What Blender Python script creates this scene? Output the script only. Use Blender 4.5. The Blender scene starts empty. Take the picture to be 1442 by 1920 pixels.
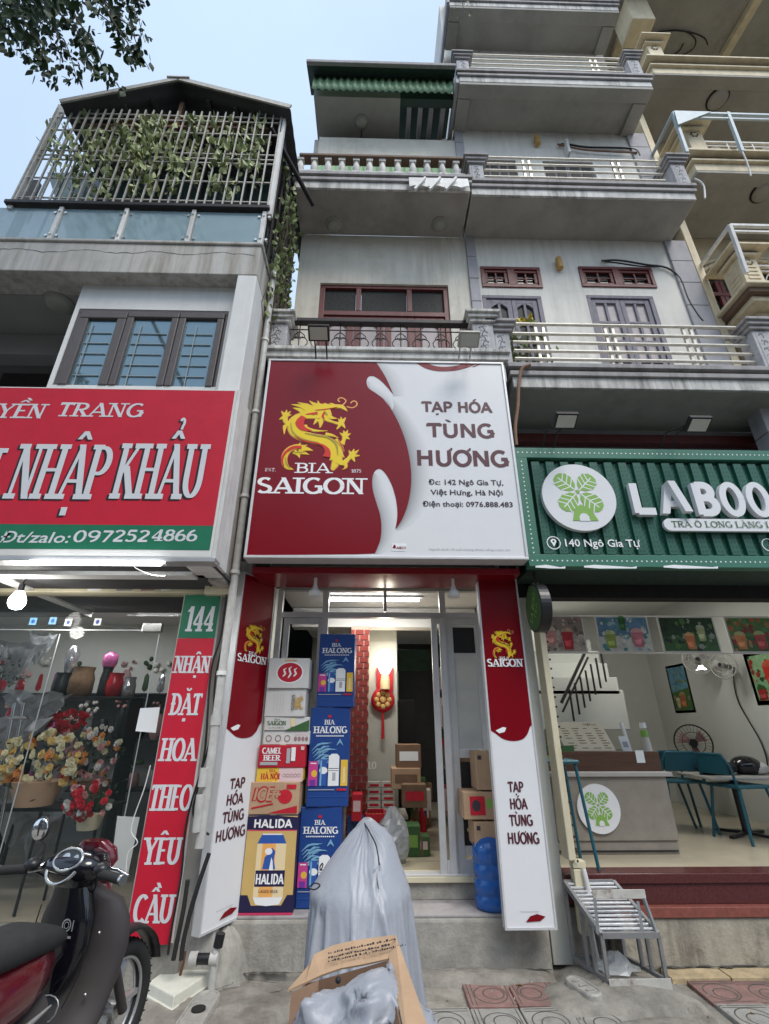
import bpy, bmesh, math, random
from mathutils import Vector, Matrix

R_ = math.radians
sc = bpy.context.scene
col = sc.collection
# ------------------------------------------------------------------ camera, sky, sun, exposure
EYE = 1.55; FOC = 890.0; TILT = R_(24.2); YAW = R_(-1.3)
cam_d = bpy.data.cameras.new('camera'); cam = bpy.data.objects.new('camera', cam_d); col.objects.link(cam)
cam.location = (0, 0, EYE); cam.rotation_euler = (R_(90) + TILT, 0, YAW)
cam_d.sensor_fit = 'HORIZONTAL'; cam_d.sensor_width = 36; cam_d.lens = FOC / 1442 * 36
cam_d.clip_start = 0.05; cam_d.clip_end = 2000
sc.camera = cam
world = bpy.data.worlds.new('World'); sc.world = world; world.use_nodes = True
wn = world.node_tree.nodes; wl = world.node_tree.links
sky = wn.new('ShaderNodeTexSky'); sky.sky_type = 'NISHITA'; sky.sun_disc = False
sky.sun_elevation = R_(54); sky.sun_rotation = R_(150); sky.air_density = 1.0; sky.dust_density = 4.0; sky.ozone_density = 1.0
tc = wn.new('ShaderNodeTexCoord'); cn = wn.new('ShaderNodeTexNoise'); cn.inputs['Scale'].default_value = 1.4; cn.inputs['Detail'].default_value = 5
wl.new(tc.outputs['Generated'], cn.inputs[0]); cr = wn.new('ShaderNodeMapRange'); cr.inputs[1].default_value = .3; cr.inputs[2].default_value = .7; cr.inputs[3].default_value = .62; cr.inputs[4].default_value = .9
wl.new(cn.outputs[0], cr.inputs[0]); cm = wn.new('ShaderNodeMix'); cm.data_type = 'RGBA'; wl.new(cr.outputs[0], cm.inputs[0]); wl.new(sky.outputs[0], cm.inputs[6]); cm.inputs[7].default_value = (5.1, 6.5, 8.3, 1)
wl.new(cm.outputs[2], wn['Background'].inputs[0]); wn['Background'].inputs[1].default_value = 0.12
sun_d = bpy.data.lights.new('sun', 'SUN'); sun = bpy.data.objects.new('sun', sun_d); col.objects.link(sun)
sun_d.energy = 1.5; sun_d.angle = R_(25); sun_d.color = (1, 0.96, 0.9)
sun.rotation_euler = (R_(36), 0, R_(30))
sc.view_settings.view_transform = 'Standard'; sc.view_settings.look = 'None'
sc.view_settings.gamma = 1.0; sc.view_settings.use_curve_mapping = False
sc.view_settings.exposure = 0.5
sc.cycles.max_bounces = 8; sc.cycles.transparent_max_bounces = 16

# ------------------------------------------------------------------ survey helpers: a sighting turned into a place on a plane
def ray(px, py):
    x = (px - 721) / FOC; y = (960 - py) / FOC
    z = y * math.cos(TILT) + math.sin(TILT); f = math.cos(TILT) - y * math.sin(TILT)
    return Vector((x * math.cos(YAW) - f * math.sin(YAW), x * math.sin(YAW) + f * math.cos(YAW), z))
def at(px, py, Y):
    d = ray(px, py); t = Y / d.y; return Vector((d.x * t, Y, EYE + d.z * t))
def atz(px, py, z):
    d = ray(px, py); t = (z - EYE) / d.z; return Vector((d.x * t, d.y * t, z))
def atx(px, py, X):
    d = ray(px, py); t = X / d.x; return Vector((X, d.y * t, EYE + d.z * t))
def rect(x0, y0, x1, y1, Y):
    a = at(x0, y0, Y); b = at(x1, y1, Y); return a.x, b.x, b.z, a.z      # X0, X1, Z0, Z1

# ------------------------------------------------------------------ materials
MATS = {}
def mat(name, c, rough=0.6, metal=0.0, var=0.12, vscale=6.0, bump=0.0, bscale=60.0, streak=0.0, streak_c=(0.05, 0.045, 0.04),
        spots=0.0, spot_c=(0.05, 0.045, 0.04), spot_scale=3.0, emit=None, estr=1.0, alpha=1.0, coat=0.0, spec=0.5, trans=0.0, ior=1.45, vcol=False, stretch=(1, 1, 1)):
    if name in MATS: return MATS[name]
    m = bpy.data.materials.new(name); m.use_nodes = True; MATS[name] = m
    nt = m.node_tree; N = nt.nodes; L = nt.links; b = N['Principled BSDF']
    b.inputs['Roughness'].default_value = rough; b.inputs['Metallic'].default_value = metal
    b.inputs['Coat Weight'].default_value = coat; b.inputs['Specular IOR Level'].default_value = spec
    b.inputs['Transmission Weight'].default_value = trans; b.inputs['IOR'].default_value = ior
    b.inputs['Alpha'].default_value = alpha
    g = N.new('ShaderNodeNewGeometry')
    mp = N.new('ShaderNodeMapping'); mp.inputs['Scale'].default_value = stretch; L.new(g.outputs['Position'], mp.inputs[0])
    def noise(scale, detail=4, rough_=0.6, src=None):
        n = N.new('ShaderNodeTexNoise'); n.inputs['Scale'].default_value = scale; n.inputs['Detail'].default_value = detail
        n.inputs['Roughness'].default_value = rough_; L.new((src or mp).outputs[0], n.inputs[0]); return n
    def ramp(src, p0, p1, c0=(0, 0, 0, 1), c1=(1, 1, 1, 1)):
        r = N.new('ShaderNodeValToRGB'); L.new(src, r.inputs[0])
        r.color_ramp.elements[0].position = p0; r.color_ramp.elements[1].position = p1
        r.color_ramp.elements[0].color = c0; r.color_ramp.elements[1].color = c1; return r.outputs[0]
    def mix(fac, a, bb, mode='MIX'):
        x = N.new('ShaderNodeMix'); x.data_type = 'RGBA'; x.blend_type = mode
        if isinstance(fac, (int, float)): x.inputs[0].default_value = fac
        else: L.new(fac, x.inputs[0])
        for i, v in ((6, a), (7, bb)):
            if isinstance(v, tuple): x.inputs[i].default_value = v if len(v) == 4 else (*v, 1)
            else: L.new(v, x.inputs[i])
        return x.outputs[2]
    def mul(a, k):
        x = N.new('ShaderNodeMath'); x.operation = 'MULTIPLY'; L.new(a, x.inputs[0]); x.inputs[1].default_value = k; return x.outputs[0]
    if vcol:
        at_ = N.new('ShaderNodeVertexColor'); at_.layer_name = 'Col'; base = at_.outputs[0]
    else:
        rgb = N.new('ShaderNodeRGB'); rgb.outputs[0].default_value = (*c, 1); base = rgb.outputs[0]
    if var > 0:
        n = noise(vscale, 6, 0.65)
        base = mix(1.0, base, ramp(n.outputs[0], 0.3, 0.7, (1 - var, 1 - var, 1 - var, 1), (1 + var * .6, 1 + var * .6, 1 + var * .6, 1)), 'MULTIPLY')
    if streak > 0:
        mp2 = N.new('ShaderNodeMapping'); mp2.inputs['Scale'].default_value = (9, 9, 0.7); L.new(g.outputs['Position'], mp2.inputs[0])
        n = noise(1.0, 6, 0.7, mp2)
        n2 = noise(0.9, 3, 0.5)
        k = N.new('ShaderNodeMath'); k.operation = 'MULTIPLY'
        L.new(ramp(n.outputs[0], 0.42, 0.66), k.inputs[0]); L.new(ramp(n2.outputs[0], 0.32, 0.6), k.inputs[1])
        base = mix(mul(k.outputs[0], streak), base, streak_c)
    if spots > 0:
        n = noise(spot_scale, 8, 0.7)
        base = mix(mul(ramp(n.outputs[0], 0.52, 0.68), spots), base, spot_c)
    L.new(base, b.inputs['Base Color'])
    if bump > 0:
        n = noise(bscale, 5, 0.6); bp = N.new('ShaderNodeBump'); bp.inputs['Strength'].default_value = bump
        bp.inputs['Distance'].default_value = 0.01; L.new(n.outputs[0], bp.inputs['Height']); L.new(bp.outputs[0], b.inputs['Normal'])
    if rough > 0.12 and trans == 0 and not emit:
        n = noise(vscale * 2.3, 4)
        mr = N.new('ShaderNodeMapRange'); mr.inputs[3].default_value = rough * 0.8; mr.inputs[4].default_value = min(1, rough * 1.2)
        L.new(n.outputs[0], mr.inputs[0]); L.new(mr.outputs[0], b.inputs['Roughness'])
    if emit:
        b.inputs['Emission Color'].default_value = (*emit, 1); b.inputs['Emission Strength'].default_value = estr
    return m

# ------------------------------------------------------------------ mesh builder
class MB:
    def __init__(s): s.v = []; s.f = []; s.m = []; s.c = None; s.smooth = []
    def add(s, vs, fs, mi=0, sm=False):
        o = len(s.v); s.v += [tuple(v) for v in vs]; s.f += [tuple(i + o for i in f) for f in fs]
        s.m += [mi] * len(fs); s.smooth += [sm] * len(fs); return s
    def box(s, x0, x1, y0, y1, z0, z1, mi=0):
        vs = [(x0, y0, z0), (x1, y0, z0), (x1, y1, z0), (x0, y1, z0), (x0, y0, z1), (x1, y0, z1), (x1, y1, z1), (x0, y1, z1)]
        return s.add(vs, [(0, 3, 2, 1), (4, 5, 6, 7), (0, 1, 5, 4), (1, 2, 6, 5), (2, 3, 7, 6), (3, 0, 4, 7)], mi)
    def hexa(s, vs, mi=0):            # 8 corners, bottom ring then top ring
        return s.add(vs, [(0, 3, 2, 1), (4, 5, 6, 7), (0, 1, 5, 4), (1, 2, 6, 5), (2, 3, 7, 6), (3, 0, 4, 7)], mi)
    def quad(s, a, b, c, d, mi=0): return s.add([a, b, c, d], [(0, 1, 2, 3)], mi)
    def cyl(s, p0, p1, r0, r1=None, n=12, mi=0, cap=True, sm=True):
        r1 = r0 if r1 is None else r1
        p0 = Vector(p0); p1 = Vector(p1); d = (p1 - p0).normalized()
        u = d.orthogonal().normalized(); w = d.cross(u)
        vs = []
        for p, r in ((p0, r0), (p1, r1)):
            for i in range(n):
                a = 2 * math.pi * i / n; vs.append(p + (u * math.cos(a) + w * math.sin(a)) * r)
        s.add(vs, [(i, (i + 1) % n, n + (i + 1) % n, n + i) for i in range(n)], mi, sm)
        if cap: s.add(vs, [tuple(range(n))[::-1], tuple(range(n, 2 * n))], mi)
        return s
    def bar(s, p0, p1, w, h=None, up=(0, 0, 1), mi=0):   # square-section bar
        h = w if h is None else h
        p0 = Vector(p0); p1 = Vector(p1); d = (p1 - p0).normalized(); up = Vector(up)
        if abs(d.dot(up)) > 0.98: up = Vector((0, 1, 0))
        u = d.cross(up).normalized() * w / 2; k = u.cross(d).normalized() * h / 2
        return s.hexa([p0 - u - k, p0 + u - k, p1 + u - k, p1 - u - k, p0 - u + k, p0 + u + k, p1 + u + k, p1 - u + k], mi)
    def tube(s, pts, r, n=8, mi=0, closed=False):
        pts = [Vector(p) for p in pts]; k = len(pts); rr = r if isinstance(r, (list, tuple)) else [r] * k
        vs = []; u = None
        for i, p in enumerate(pts):
            a = pts[i - 1] if (i > 0 or closed) else pts[i]; b = pts[(i + 1) % k] if (i < k - 1 or closed) else pts[i]
            d = (b - a).normalized()
            if u is None: u = d.orthogonal().normalized()
            else: u = (u - d * u.dot(d)).normalized()
            w = d.cross(u)
            vs += [p + (u * math.cos(2 * math.pi * j / n) + w * math.sin(2 * math.pi * j / n)) * rr[i] for j in range(n)]
        fs = []
        for i in range(k if closed else k - 1):
            a = i * n; b = ((i + 1) % k) * n
            fs += [(a + j, a + (j + 1) % n, b + (j + 1) % n, b + j) for j in range(n)]
        s.add(vs, fs, mi, True)
        if not closed: s.add(vs, [tuple(range(n))[::-1], tuple(range((k - 1) * n, k * n))], mi)
        return s
    def lathe(s, prof, c=(0, 0, 0), n=16, mi=0, axis='z', sm=True):   # prof: (radius, height)
        c = Vector(c); vs = []
        for r, h in prof:
            for i in range(n):
                a = 2 * math.pi * i / n
                if axis == 'z': vs.append(c + Vector((r * math.cos(a), r * math.sin(a), h)))
                else: vs.append(c + Vector((r * math.cos(a), h, r * math.sin(a))))
        fs = []
        for k in range(len(prof) - 1):
            fs += [(k * n + i, k * n + (i + 1) % n, (k + 1) * n + (i + 1) % n, (k + 1) * n + i) for i in range(n)]
        s.add(vs, fs, mi, sm)
        s.add(vs, [tuple(range(n))[::-1], tuple(range((len(prof) - 1) * n, len(prof) * n))], mi)
        return s
    def prism(s, poly, y0, y1, mi=0):     # poly in (x, z), extruded along y
        n = len(poly); vs = [(x, y0, z) for x, z in poly] + [(x, y1, z) for x, z in poly]
        s.add(vs, [tuple(range(n)), tuple(range(n, 2 * n))[::-1]] + [(i, n + i, n + (i + 1) % n, (i + 1) % n) for i in range(n)], mi); return s
    def prism_x(s, poly, x0, x1, mi=0):   # poly in (y, z), extruded along x
        n = len(poly); vs = [(x0, y, z) for y, z in poly] + [(x1, y, z) for y, z in poly]
        s.add(vs, [tuple(range(n)), tuple(range(n, 2 * n))[::-1]] + [(i, n + i, n + (i + 1) % n, (i + 1) % n) for i in range(n)], mi); return s
    def ball(s, c, r, n=10, mi=0, sq=(1, 1, 1)):
        c = Vector(c); prof = [(math.sin(math.pi * k / (n // 2 + 2)), -math.cos(math.pi * k / (n // 2 + 2))) for k in range(n // 2 + 3)]
        o = len(s.v); s.lathe([(max(p[0], 0.001) * r, p[1] * r) for p in prof], (0, 0, 0), n, mi)
        for i in range(o, len(s.v)):
            v = s.v[i]; s.v[i] = (c.x + v[0] * sq[0], c.y + v[1] * sq[1], c.z + v[2] * sq[2])
        return s

ORG = {}
def link(o, parent=None):
    col.objects.link(o)
    if parent is not None: o.parent = parent
def worg(p):
    v = Vector((0, 0, 0))
    while p is not None:
        v = v + p.location; p = p.parent
    return v
def tag(o, label=None, cat=None, group=None, kind=None):
    if label: o['label'] = label
    if cat: o['category'] = cat
    if group: o['group'] = group
    if kind: o['kind'] = kind
    return o
def thing(name, label, cat, loc, group=None, parent=None):
    o = bpy.data.objects.new(name, None); o.empty_display_size = 0.1; o.location = loc; link(o, parent)
    if parent is None: tag(o, label, cat, group)
    return o
def obj(name, mb, mats, parent=None, bevel=0.0, label=None, cat=None, group=None, kind=None, loc=None, autosm=False):
    if not isinstance(mats, (list, tuple)): mats = [mats]
    base = worg(parent) if parent is not None else Vector((0, 0, 0))
    if loc is None:
        if not mb.v: return None
        xs = [v[0] for v in mb.v]; ys = [v[1] for v in mb.v]; zs = [v[2] for v in mb.v]
        loc = Vector(((min(xs) + max(xs)) / 2, (min(ys) + max(ys)) / 2, min(zs)))
    loc = Vector(loc)
    me = bpy.data.meshes.new(name)
    me.from_pydata([(v[0] - loc.x, v[1] - loc.y, v[2] - loc.z) for v in mb.v], [], mb.f)
    for m in mats: me.materials.append(m)
    me.polygons.foreach_set('material_index', mb.m); me.polygons.foreach_set('use_smooth', mb.smooth)
    if mb.c:
        ca = me.color_attributes.new('Col', 'FLOAT_COLOR', 'POINT')
        for i, c in enumerate(mb.c): ca.data[i].color = (*c, 1)
    me.update()
    o = bpy.data.objects.new(name, me); o.location = loc - base; link(o, parent)
    if bevel:
        b = o.modifiers.new('bevel', 'BEVEL'); b.width = bevel; b.segments = 2; b.limit_method = 'ANGLE'
    tag(o, label, cat, group, kind)
    return o
def box_obj(name, x0, x1, y0, y1, z0, z1, m, parent=None, bevel=0.004, **k):
    return obj(name, MB().box(x0, x1, y0, y1, z0, z1), m, parent, bevel, **k)
def dup(o, off, parent=None, rotz=None):
    c = o.copy(); col.objects.link(c)
    if parent is None: c.location = o.location + Vector(off)
    else: c.parent = parent
    if rotz is not None: c.rotation_euler.z = rotz
    for ch in list(o.children): dup(ch, (0, 0, 0), c)
    return c
def copy_part(o, off):        # another piece alike, same mesh, same parent
    c = o.copy(); col.objects.link(c); c.location = o.location + Vector(off); return c

# ------------------------------------------------------------------ flat print: surfaces, strokes, lettering
class Surf:                    # a flat face of a thing: origin, right, up, outward normal
    def __init__(s, o, ex, ez):
        s.o = Vector(o); s.ex = Vector(ex).normalized(); s.ez = Vector(ez).normalized(); s.n = s.ex.cross(s.ez).normalized()
    def P(s, u, v, d=0.0): return s.o + s.ex * u + s.ez * v + s.n * d
    def uv(s, px, py):
        d = ray(px, py); e = Vector((0, 0, EYE)); t = (s.o - e).dot(s.n) / d.dot(s.n); p = e + d * t - s.o
        return p.dot(s.ex), p.dot(s.ez)
def front(Y): return Surf((0, Y, 0), (1, 0, 0), (0, 0, 1))   # faces the street (-Y)
LAY = 0.00006
class Print:
    """collects flat shapes on a surface; each shape lies a hair above the last one"""
    def __init__(s, surf, base=0.001): s.s = surf; s.d = base; s.mb = MB()
    def poly(s, pts, mi=0, thick=0.0):
        s.d += LAY; vs = [s.s.P(u, v, s.d) for u, v in pts]; n = len(pts)
        s.mb.add(vs, [tuple(range(n))], mi); return s
    def pix(s, pts, mi=0, sc_=1.0, ox=0, oy=0): return s.poly([s.s.uv(ox + x / sc_, oy + y / sc_) for x, y in pts], mi)
    def rect(s, u0, u1, v0, v1, mi=0): return s.poly([(u0, v0), (u1, v0), (u1, v1), (u0, v1)], mi)
    def ell(s, cu, cv, ru, rv, mi=0, n=28): return s.poly([(cu + ru * math.cos(2 * math.pi * i / n), cv + rv * math.sin(2 * math.pi * i / n)) for i in range(n)], mi)
    def ribbon(s, pts, ws, mi=0):        # variable-width stroke as quads
        s.d += LAY; k = len(pts); L = []; Rr = []
        for i, (u, v) in enumerate(pts):
            a = pts[max(i - 1, 0)]; b = pts[min(i + 1, k - 1)]; dx, dy = b[0] - a[0], b[1] - a[1]; l = math.hypot(dx, dy) or 1
            w = (ws[i] if isinstance(ws, (list, tuple)) else ws) / 2
            L.append(s.s.P(u - dy / l * w, v + dx / l * w, s.d)); Rr.append(s.s.P(u + dy / l * w, v - dx / l * w, s.d))
        s.mb.add(L + Rr, [(i, k + i, k + i + 1, i + 1) for i in range(k - 1)], mi); return s
    def ring(s, cu, cv, r0, r1, mi=0, n=28):
        pts = [(cu + (r0 + r1) / 2 * math.cos(2 * math.pi * i / n), cv + (r0 + r1) / 2 * math.sin(2 * math.pi * i / n)) for i in range(n + 1)]
        s.d += LAY; vs = []
        for rr in (r0, r1): vs += [s.s.P(cu + rr * math.cos(2 * math.pi * i / n), cv + rr * math.sin(2 * math.pi * i / n), s.d) for i in range(n)]
        s.mb.add(vs, [(i, n + i, n + (i + 1) % n, (i + 1) % n) for i in range(n)], mi); return s
    def build(s, name, mats, parent, **k): return obj(name, s.mb, mats, parent, **k)

def scan_fill(pr, pts, mi=0, rows=260):      # concave outline filled by thin level strips
    vs_ = [p[1] for p in pts]; v0, v1 = min(vs_), max(vs_); n = len(pts); pr.d += LAY
    def cut(v):
        xs = []
        for i in range(n):
            (a, b), (c, d) = pts[i], pts[(i + 1) % n]
            if (b <= v) != (d <= v): xs.append(a + (c - a) * (v - b) / (d - b))
        return sorted(xs)
    for k in range(rows):
        va = v0 + (v1 - v0) * k / rows; vb = v0 + (v1 - v0) * (k + 1) / rows; e = (vb - va) * .02
        A = cut(va + e); B = cut(vb - e)
        if len(A) != len(B): A = B = cut((va + vb) / 2)
        for j in range(0, len(A) - 1, 2): pr.mb.add([pr.s.P(A[j], va, pr.d), pr.s.P(A[j + 1], va, pr.d), pr.s.P(B[j + 1], vb, pr.d), pr.s.P(B[j], vb, pr.d)], [(0, 1, 2, 3)], mi)
def arc(cx, cy, rx, ry, a0, a1, n=12):
    return [(cx + rx * math.cos(R_(a0 + (a1 - a0) * i / n)), cy + ry * math.sin(R_(a0 + (a1 - a0) * i / n))) for i in range(n + 1)]
GL = {
 'A': (.78, [(.55, [(.07, 0), (.39, 1)]), (1, [(.37, 1), (.71, 0)]), (.5, [(.2, .32), (.58, .32)])], [(.07, 0), (.71, 0)]),
 'B': (.66, [(1, [(.14, 0), (.14, 1)]), (0, [(.14, .94)] + arc(.34, .735, .2, .205, 90, -90) + [(.14, .53)]), (0, [(.14, .53)] + arc(.36, .295, .23, .235, 90, -90) + [(.14, .06)])], [(.14, 0), (.14, 1)]),
 'C': (.7, [(0, arc(.4, .5, .32, .46, 48, 312, 20))], []),
 'D': (.74, [(1, [(.14, 0), (.14, 1)]), (0, [(.14, .94)] + arc(.3, .5, .34, .44, 90, -90, 18) + [(.14, .06)])], [(.14, 0), (.14, 1)]),
 'E': (.6, [(1, [(.14, 0), (.14, 1)]), (.55, [(.14, .94), (.54, .94)]), (.5, [(.14, .52), (.46, .52)]), (.55, [(.14, .06), (.56, .06)])], [(.14, 0), (.14, 1)]),
 'G': (.76, [(0, arc(.4, .5, .32, .46, 50, 345, 22)), (1, [(.65, .04), (.65, .46)]), (.5, [(.45, .46), (.72, .46)])], []),
 'H': (.8, [(1, [(.15, 0), (.15, 1)]), (1, [(.63, 0), (.63, 1)]), (.5, [(.15, .52), (.63, .52)])], [(.15, 0), (.15, 1), (.63, 0), (.63, 1)]),
 'I': (.34, [(1, [(.17, 0), (.17, 1)])], [(.17, 0), (.17, 1)]),
 'K': (.74, [(1, [(.14, 0), (.14, 1)]), (.5, [(.16, .42), (.62, 1)]), (1, [(.3, .58), (.66, 0)])], [(.14, 0), (.14, 1), (.62, 1), (.66, 0)]),
 'L': (.58, [(1, [(.14, 0), (.14, 1)]), (.55, [(.14, .06), (.54, .06)])], [(.14, 0), (.14, 1)]),
 'M': (.94, [(.6, [(.14, 0), (.14, 1)]), (1, [(.16, 1), (.46, .1)]), (.55, [(.46, .1), (.76, 1)]), (1, [(.78, 0), (.78, 1)])], [(.14, 0), (.78, 0)]),
 'N': (.8, [(.55, [(.14, 0), (.14, 1)]), (1, [(.14, 1), (.64, 0)]), (.55, [(.64, 0), (.64, 1)])], [(.14, 0), (.64, 1), (.12, 1)]),
 'O': (.8, [(0, arc(.4, .5, .32, .46, 0, 360, 28))], []),
 'P': (.64, [(1, [(.14, 0), (.14, 1)]), (0, [(.14, .94)] + arc(.33, .7, .24, .24, 90, -90) + [(.14, .46)])], [(.14, 0), (.14, 1)]),
 'R': (.7, [(1, [(.14, 0), (.14, 1)]), (0, [(.14, .94)] + arc(.33, .72, .22, .22, 90, -90) + [(.14, .5)]), (1, [(.32, .5), (.62, 0)])], [(.14, 0), (.14, 1), (.62, 0)]),
 'S': (.62, [(0, arc(.31, .73, .2, .21, 35, 225, 12) + arc(.31, .27, .22, .21, 60, -150, 14))], []),
 'T': (.66, [(1, [(.33, 0), (.33, 1)]), (.8, [(.03, .93), (.63, .93)]), (.45, [(.06, .8), (.06, .98)]), (.45, [(.6, .8), (.6, .98)])], [(.33, 0)]),
 'U': (.78, [(0, [(.15, 1), (.15, .36)] + arc(.39, .36, .24, .31, 180, 360, 14) + [(.63, 1)])], [(.15, 1), (.63, 1)]),
 'V': (.74, [(1, [(.06, 1), (.37, 0)]), (.55, [(.37, 0), (.66, 1)])], [(.06, 1), (.66, 1)]),
 'X': (.74, [(1, [(.08, 1), (.66, 0)]), (.55, [(.08, 0), (.64, 1)])], [(.08, 0), (.66, 0), (.08, 1), (.64, 1)]),
 'Y': (.74, [(1, [(.06, 1), (.36, .46)]), (.55, [(.36, .46), (.66, 1)]), (1, [(.36, 0), (.36, .5)])], [(.06, 1), (.66, 1), (.36, 0)]),
 'Z': (.66, [(.55, [(.08, .94), (.56, .94)]), (1, [(.56, .94), (.1, .06)]), (.55, [(.08, .06), (.6, .06)])], []),
 '0': (.62, [(0, arc(.31, .5, .22, .46, 0, 360, 24))], []),
 '1': (.46, [(1, [(.27, 0), (.27, 1)]), (.6, [(.27, .98), (.08, .78)])], [(.27, 0)]),
 '2': (.6, [(0, arc(.29, .72, .2, .23, 160, -40, 12) + [(.1, .06)]), (.7, [(.08, .06), (.54, .06)])], []),
 '3': (.6, [(0, arc(.27, .73, .2, .21, 140, -80, 12)), (0, arc(.27, .28, .23, .24, 80, -140, 12))], []),
 '4': (.66, [(1, [(.44, 0), (.44, 1)]), (.55, [(.44, 1), (.06, .3)]), (.6, [(.05, .28), (.6, .28)])], [(.44, 0)]),
 '5': (.6, [(.7, [(.14, .94), (.5, .94)]), (.7, [(.15, .95), (.13, .55)]), (0, arc(.27, .32, .23, .28, 120, -145, 14))], []),
 '6': (.62, [(0, arc(.31, .3, .22, .26, 0, 360, 20)), (0, arc(.42, .4, .33, .54, 95, 185, 10))], []),
 '7': (.56, [(.65, [(.07, .94), (.5, .94)]), (.9, [(.5, .94), (.22, 0)])], []),
 '8': (.62, [(0, arc(.31, .74, .18, .2, 0, 360, 18)), (0, arc(.31, .28, .22, .24, 0, 360, 20))], []),
 '9': (.62, [(0, arc(.31, .7, .22, .26, 0, 360, 20)), (0, arc(.2, .6, .33, .54, -85, 5, 10))], []),
 '+': (.6, [(.9, [(.3, .2), (.3, .8)]), (.9, [(.05, .5), (.55, .5)])], []),
 '.': (.24, [(1, [(.1, 0), (.1, .14)])], []), ':': (.26, [(1, [(.12, .1), (.12, .24)]), (1, [(.12, .5), (.12, .64)])], []),
 '-': (.4, [(.7, [(.06, .42), (.34, .42)])], []), '/': (.4, [(.6, [(.02, -.05), (.36, 1.05)])], []), '*': (.4, [(.5, [(.2, .6), (.2, 1)]), (.5, [(.05, .7), (.35, .9)]), (.5, [(.05, .9), (.35, .7)])], []),
 ' ': (.34, [], []), ',': (.24, [(.8, [(.12, .1), (.06, -.14)])], []),
}
MARK = {'^': [(.55, [(-.17, 1.1), (0, 1.26)]), (.55, [(0, 1.26), (.17, 1.1)])], 'u': [(.55, arc(0, 1.27, .14, .13, 190, 350, 8))],
        '.': [(1.0, [(0, -.28), (0, -.14)])], "'": [(.7, [(-.02, 1.12), (.12, 1.3)])], '`': [(.7, [(-.14, 1.3), (.02, 1.12)])],
        'h': [(.5, arc(.04, 1.42, .07, .08, 160, -60, 6) + [(.05, 1.28)])], '7': [(.55, [(.26, 1.0), (.36, 1.04), (.38, 1.16)])], '-': [(.6, [(-.36, .52), (-.04, .52)])]}
DEC = {'Ạ': ('A', '.'), 'Ó': ('O', "'"), 'Ù': ('U', '`'), 'Ư': ('U', '7'), 'Ơ': ('O', '7'), 'Ậ': ('A', '^.'), 'Ẩ': ('A', '^h'), 'Ặ': ('A', 'u.'),
       'Đ': ('D', '-'), 'Ê': ('E', '^'), 'Ầ': ('A', '^`'), 'Ề': ('E', '^`'), 'À': ('A', '`'), 'Ô': ('O', '^'), 'Ộ': ('O', '^.'), 'Ị': ('I', '.'), 'Ố': ('O', "^'")}
def letters(pr, text, u0, u1, v0, v1, mi=0, weight=.17, serif=True, slant=0.0, contrast=.5, caps=None, rot=None):
    """write text on Print pr inside the rectangle (v0..v1 is the cap height)"""
    tw = sum(GL[DEC[c][0] if c in DEC else c][0] for c in text) - .1
    sx = (u1 - u0) / tw; sy = (v1 - v0)
    def T(x, y): return (u0 + x * sx + slant * (y) * sy, v0 + y * sy) if rot is None else rot(u0 + x * sx + slant * y * sy, v0 + y * sy)
    k = min(sx, sy) if sx < sy * 1.6 else sy
    cur = -.05
    def stroke(wf, pts, ox):
        if wf and len(pts) == 2:
            (x0, y0), (x1, y1) = pts
            if abs(y1 - y0) > abs(x1 - x0) * .5 and abs(y1 - y0) > .1:
                w = weight * wf * math.hypot(x1 - x0, y1 - y0) / abs(y1 - y0) / 2 * k / sx
                pr.poly([T(ox + x0 - w, y0), T(ox + x0 + w, y0), T(ox + x1 + w, y1), T(ox + x1 - w, y1)], mi); return
            h = weight * wf * .85 / 2 * max(k, (sx + sy) / 2) / sy
            pr.poly([T(ox + x0, y0 - h), T(ox + x1, y1 - h), T(ox + x1, y1 + h), T(ox + x0, y0 + h)], mi); return
        n = len(pts); P = [T(ox + x, y) for x, y in pts]; ws = []
        for i in range(n):
            a = P[max(i - 1, 0)]; b = P[min(i + 1, n - 1)]; l = math.hypot(b[0] - a[0], b[1] - a[1]) or 1
            f = wf if wf else (1 - contrast) + contrast * abs(b[1] - a[1]) / l
            ws.append(weight * k * f)
        pr.ribbon(P, ws, mi)
    for ch in text:
        b, mk = DEC.get(ch, (ch, '')); wd, st, sf = GL[b]
        for wf, pts in st:
            stroke(wf if wf == 0 or serif else 1 - (1 - wf) * contrast * .8, pts, cur)
        if serif:
            for x, y in sf:
                hh = .045; w = weight * .95; yy = y - (hh if y > .5 else -hh)
                pr.poly([T(cur + x - w, yy - hh), T(cur + x + w, yy - hh), T(cur + x + w, yy + hh), T(cur + x - w, yy + hh)], mi)
        cx = cur + (wd - .04) / 2
        for m in mk:
            dy = .0
            for wf, pts in MARK[m]:
                off = 0.2 if (m in "`'" and '^' in mk) else 0
                oy = .12 if (m in "`'" and '^' in mk) else 0
                stroke(wf, [(x + off, y + oy) for x, y in pts], cx)
        cur += wd
    return pr
def pletters(pr, text, x0, y0, x1, y1, mi=0, **k):      # the same, rectangle sighted (cap top-left, base bottom-right)
    a = pr.s.uv(x0, y0); b = pr.s.uv(x1, y1); return letters(pr, text, a[0], b[0], b[1], a[1], mi, **k)
FONT = {}
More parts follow.
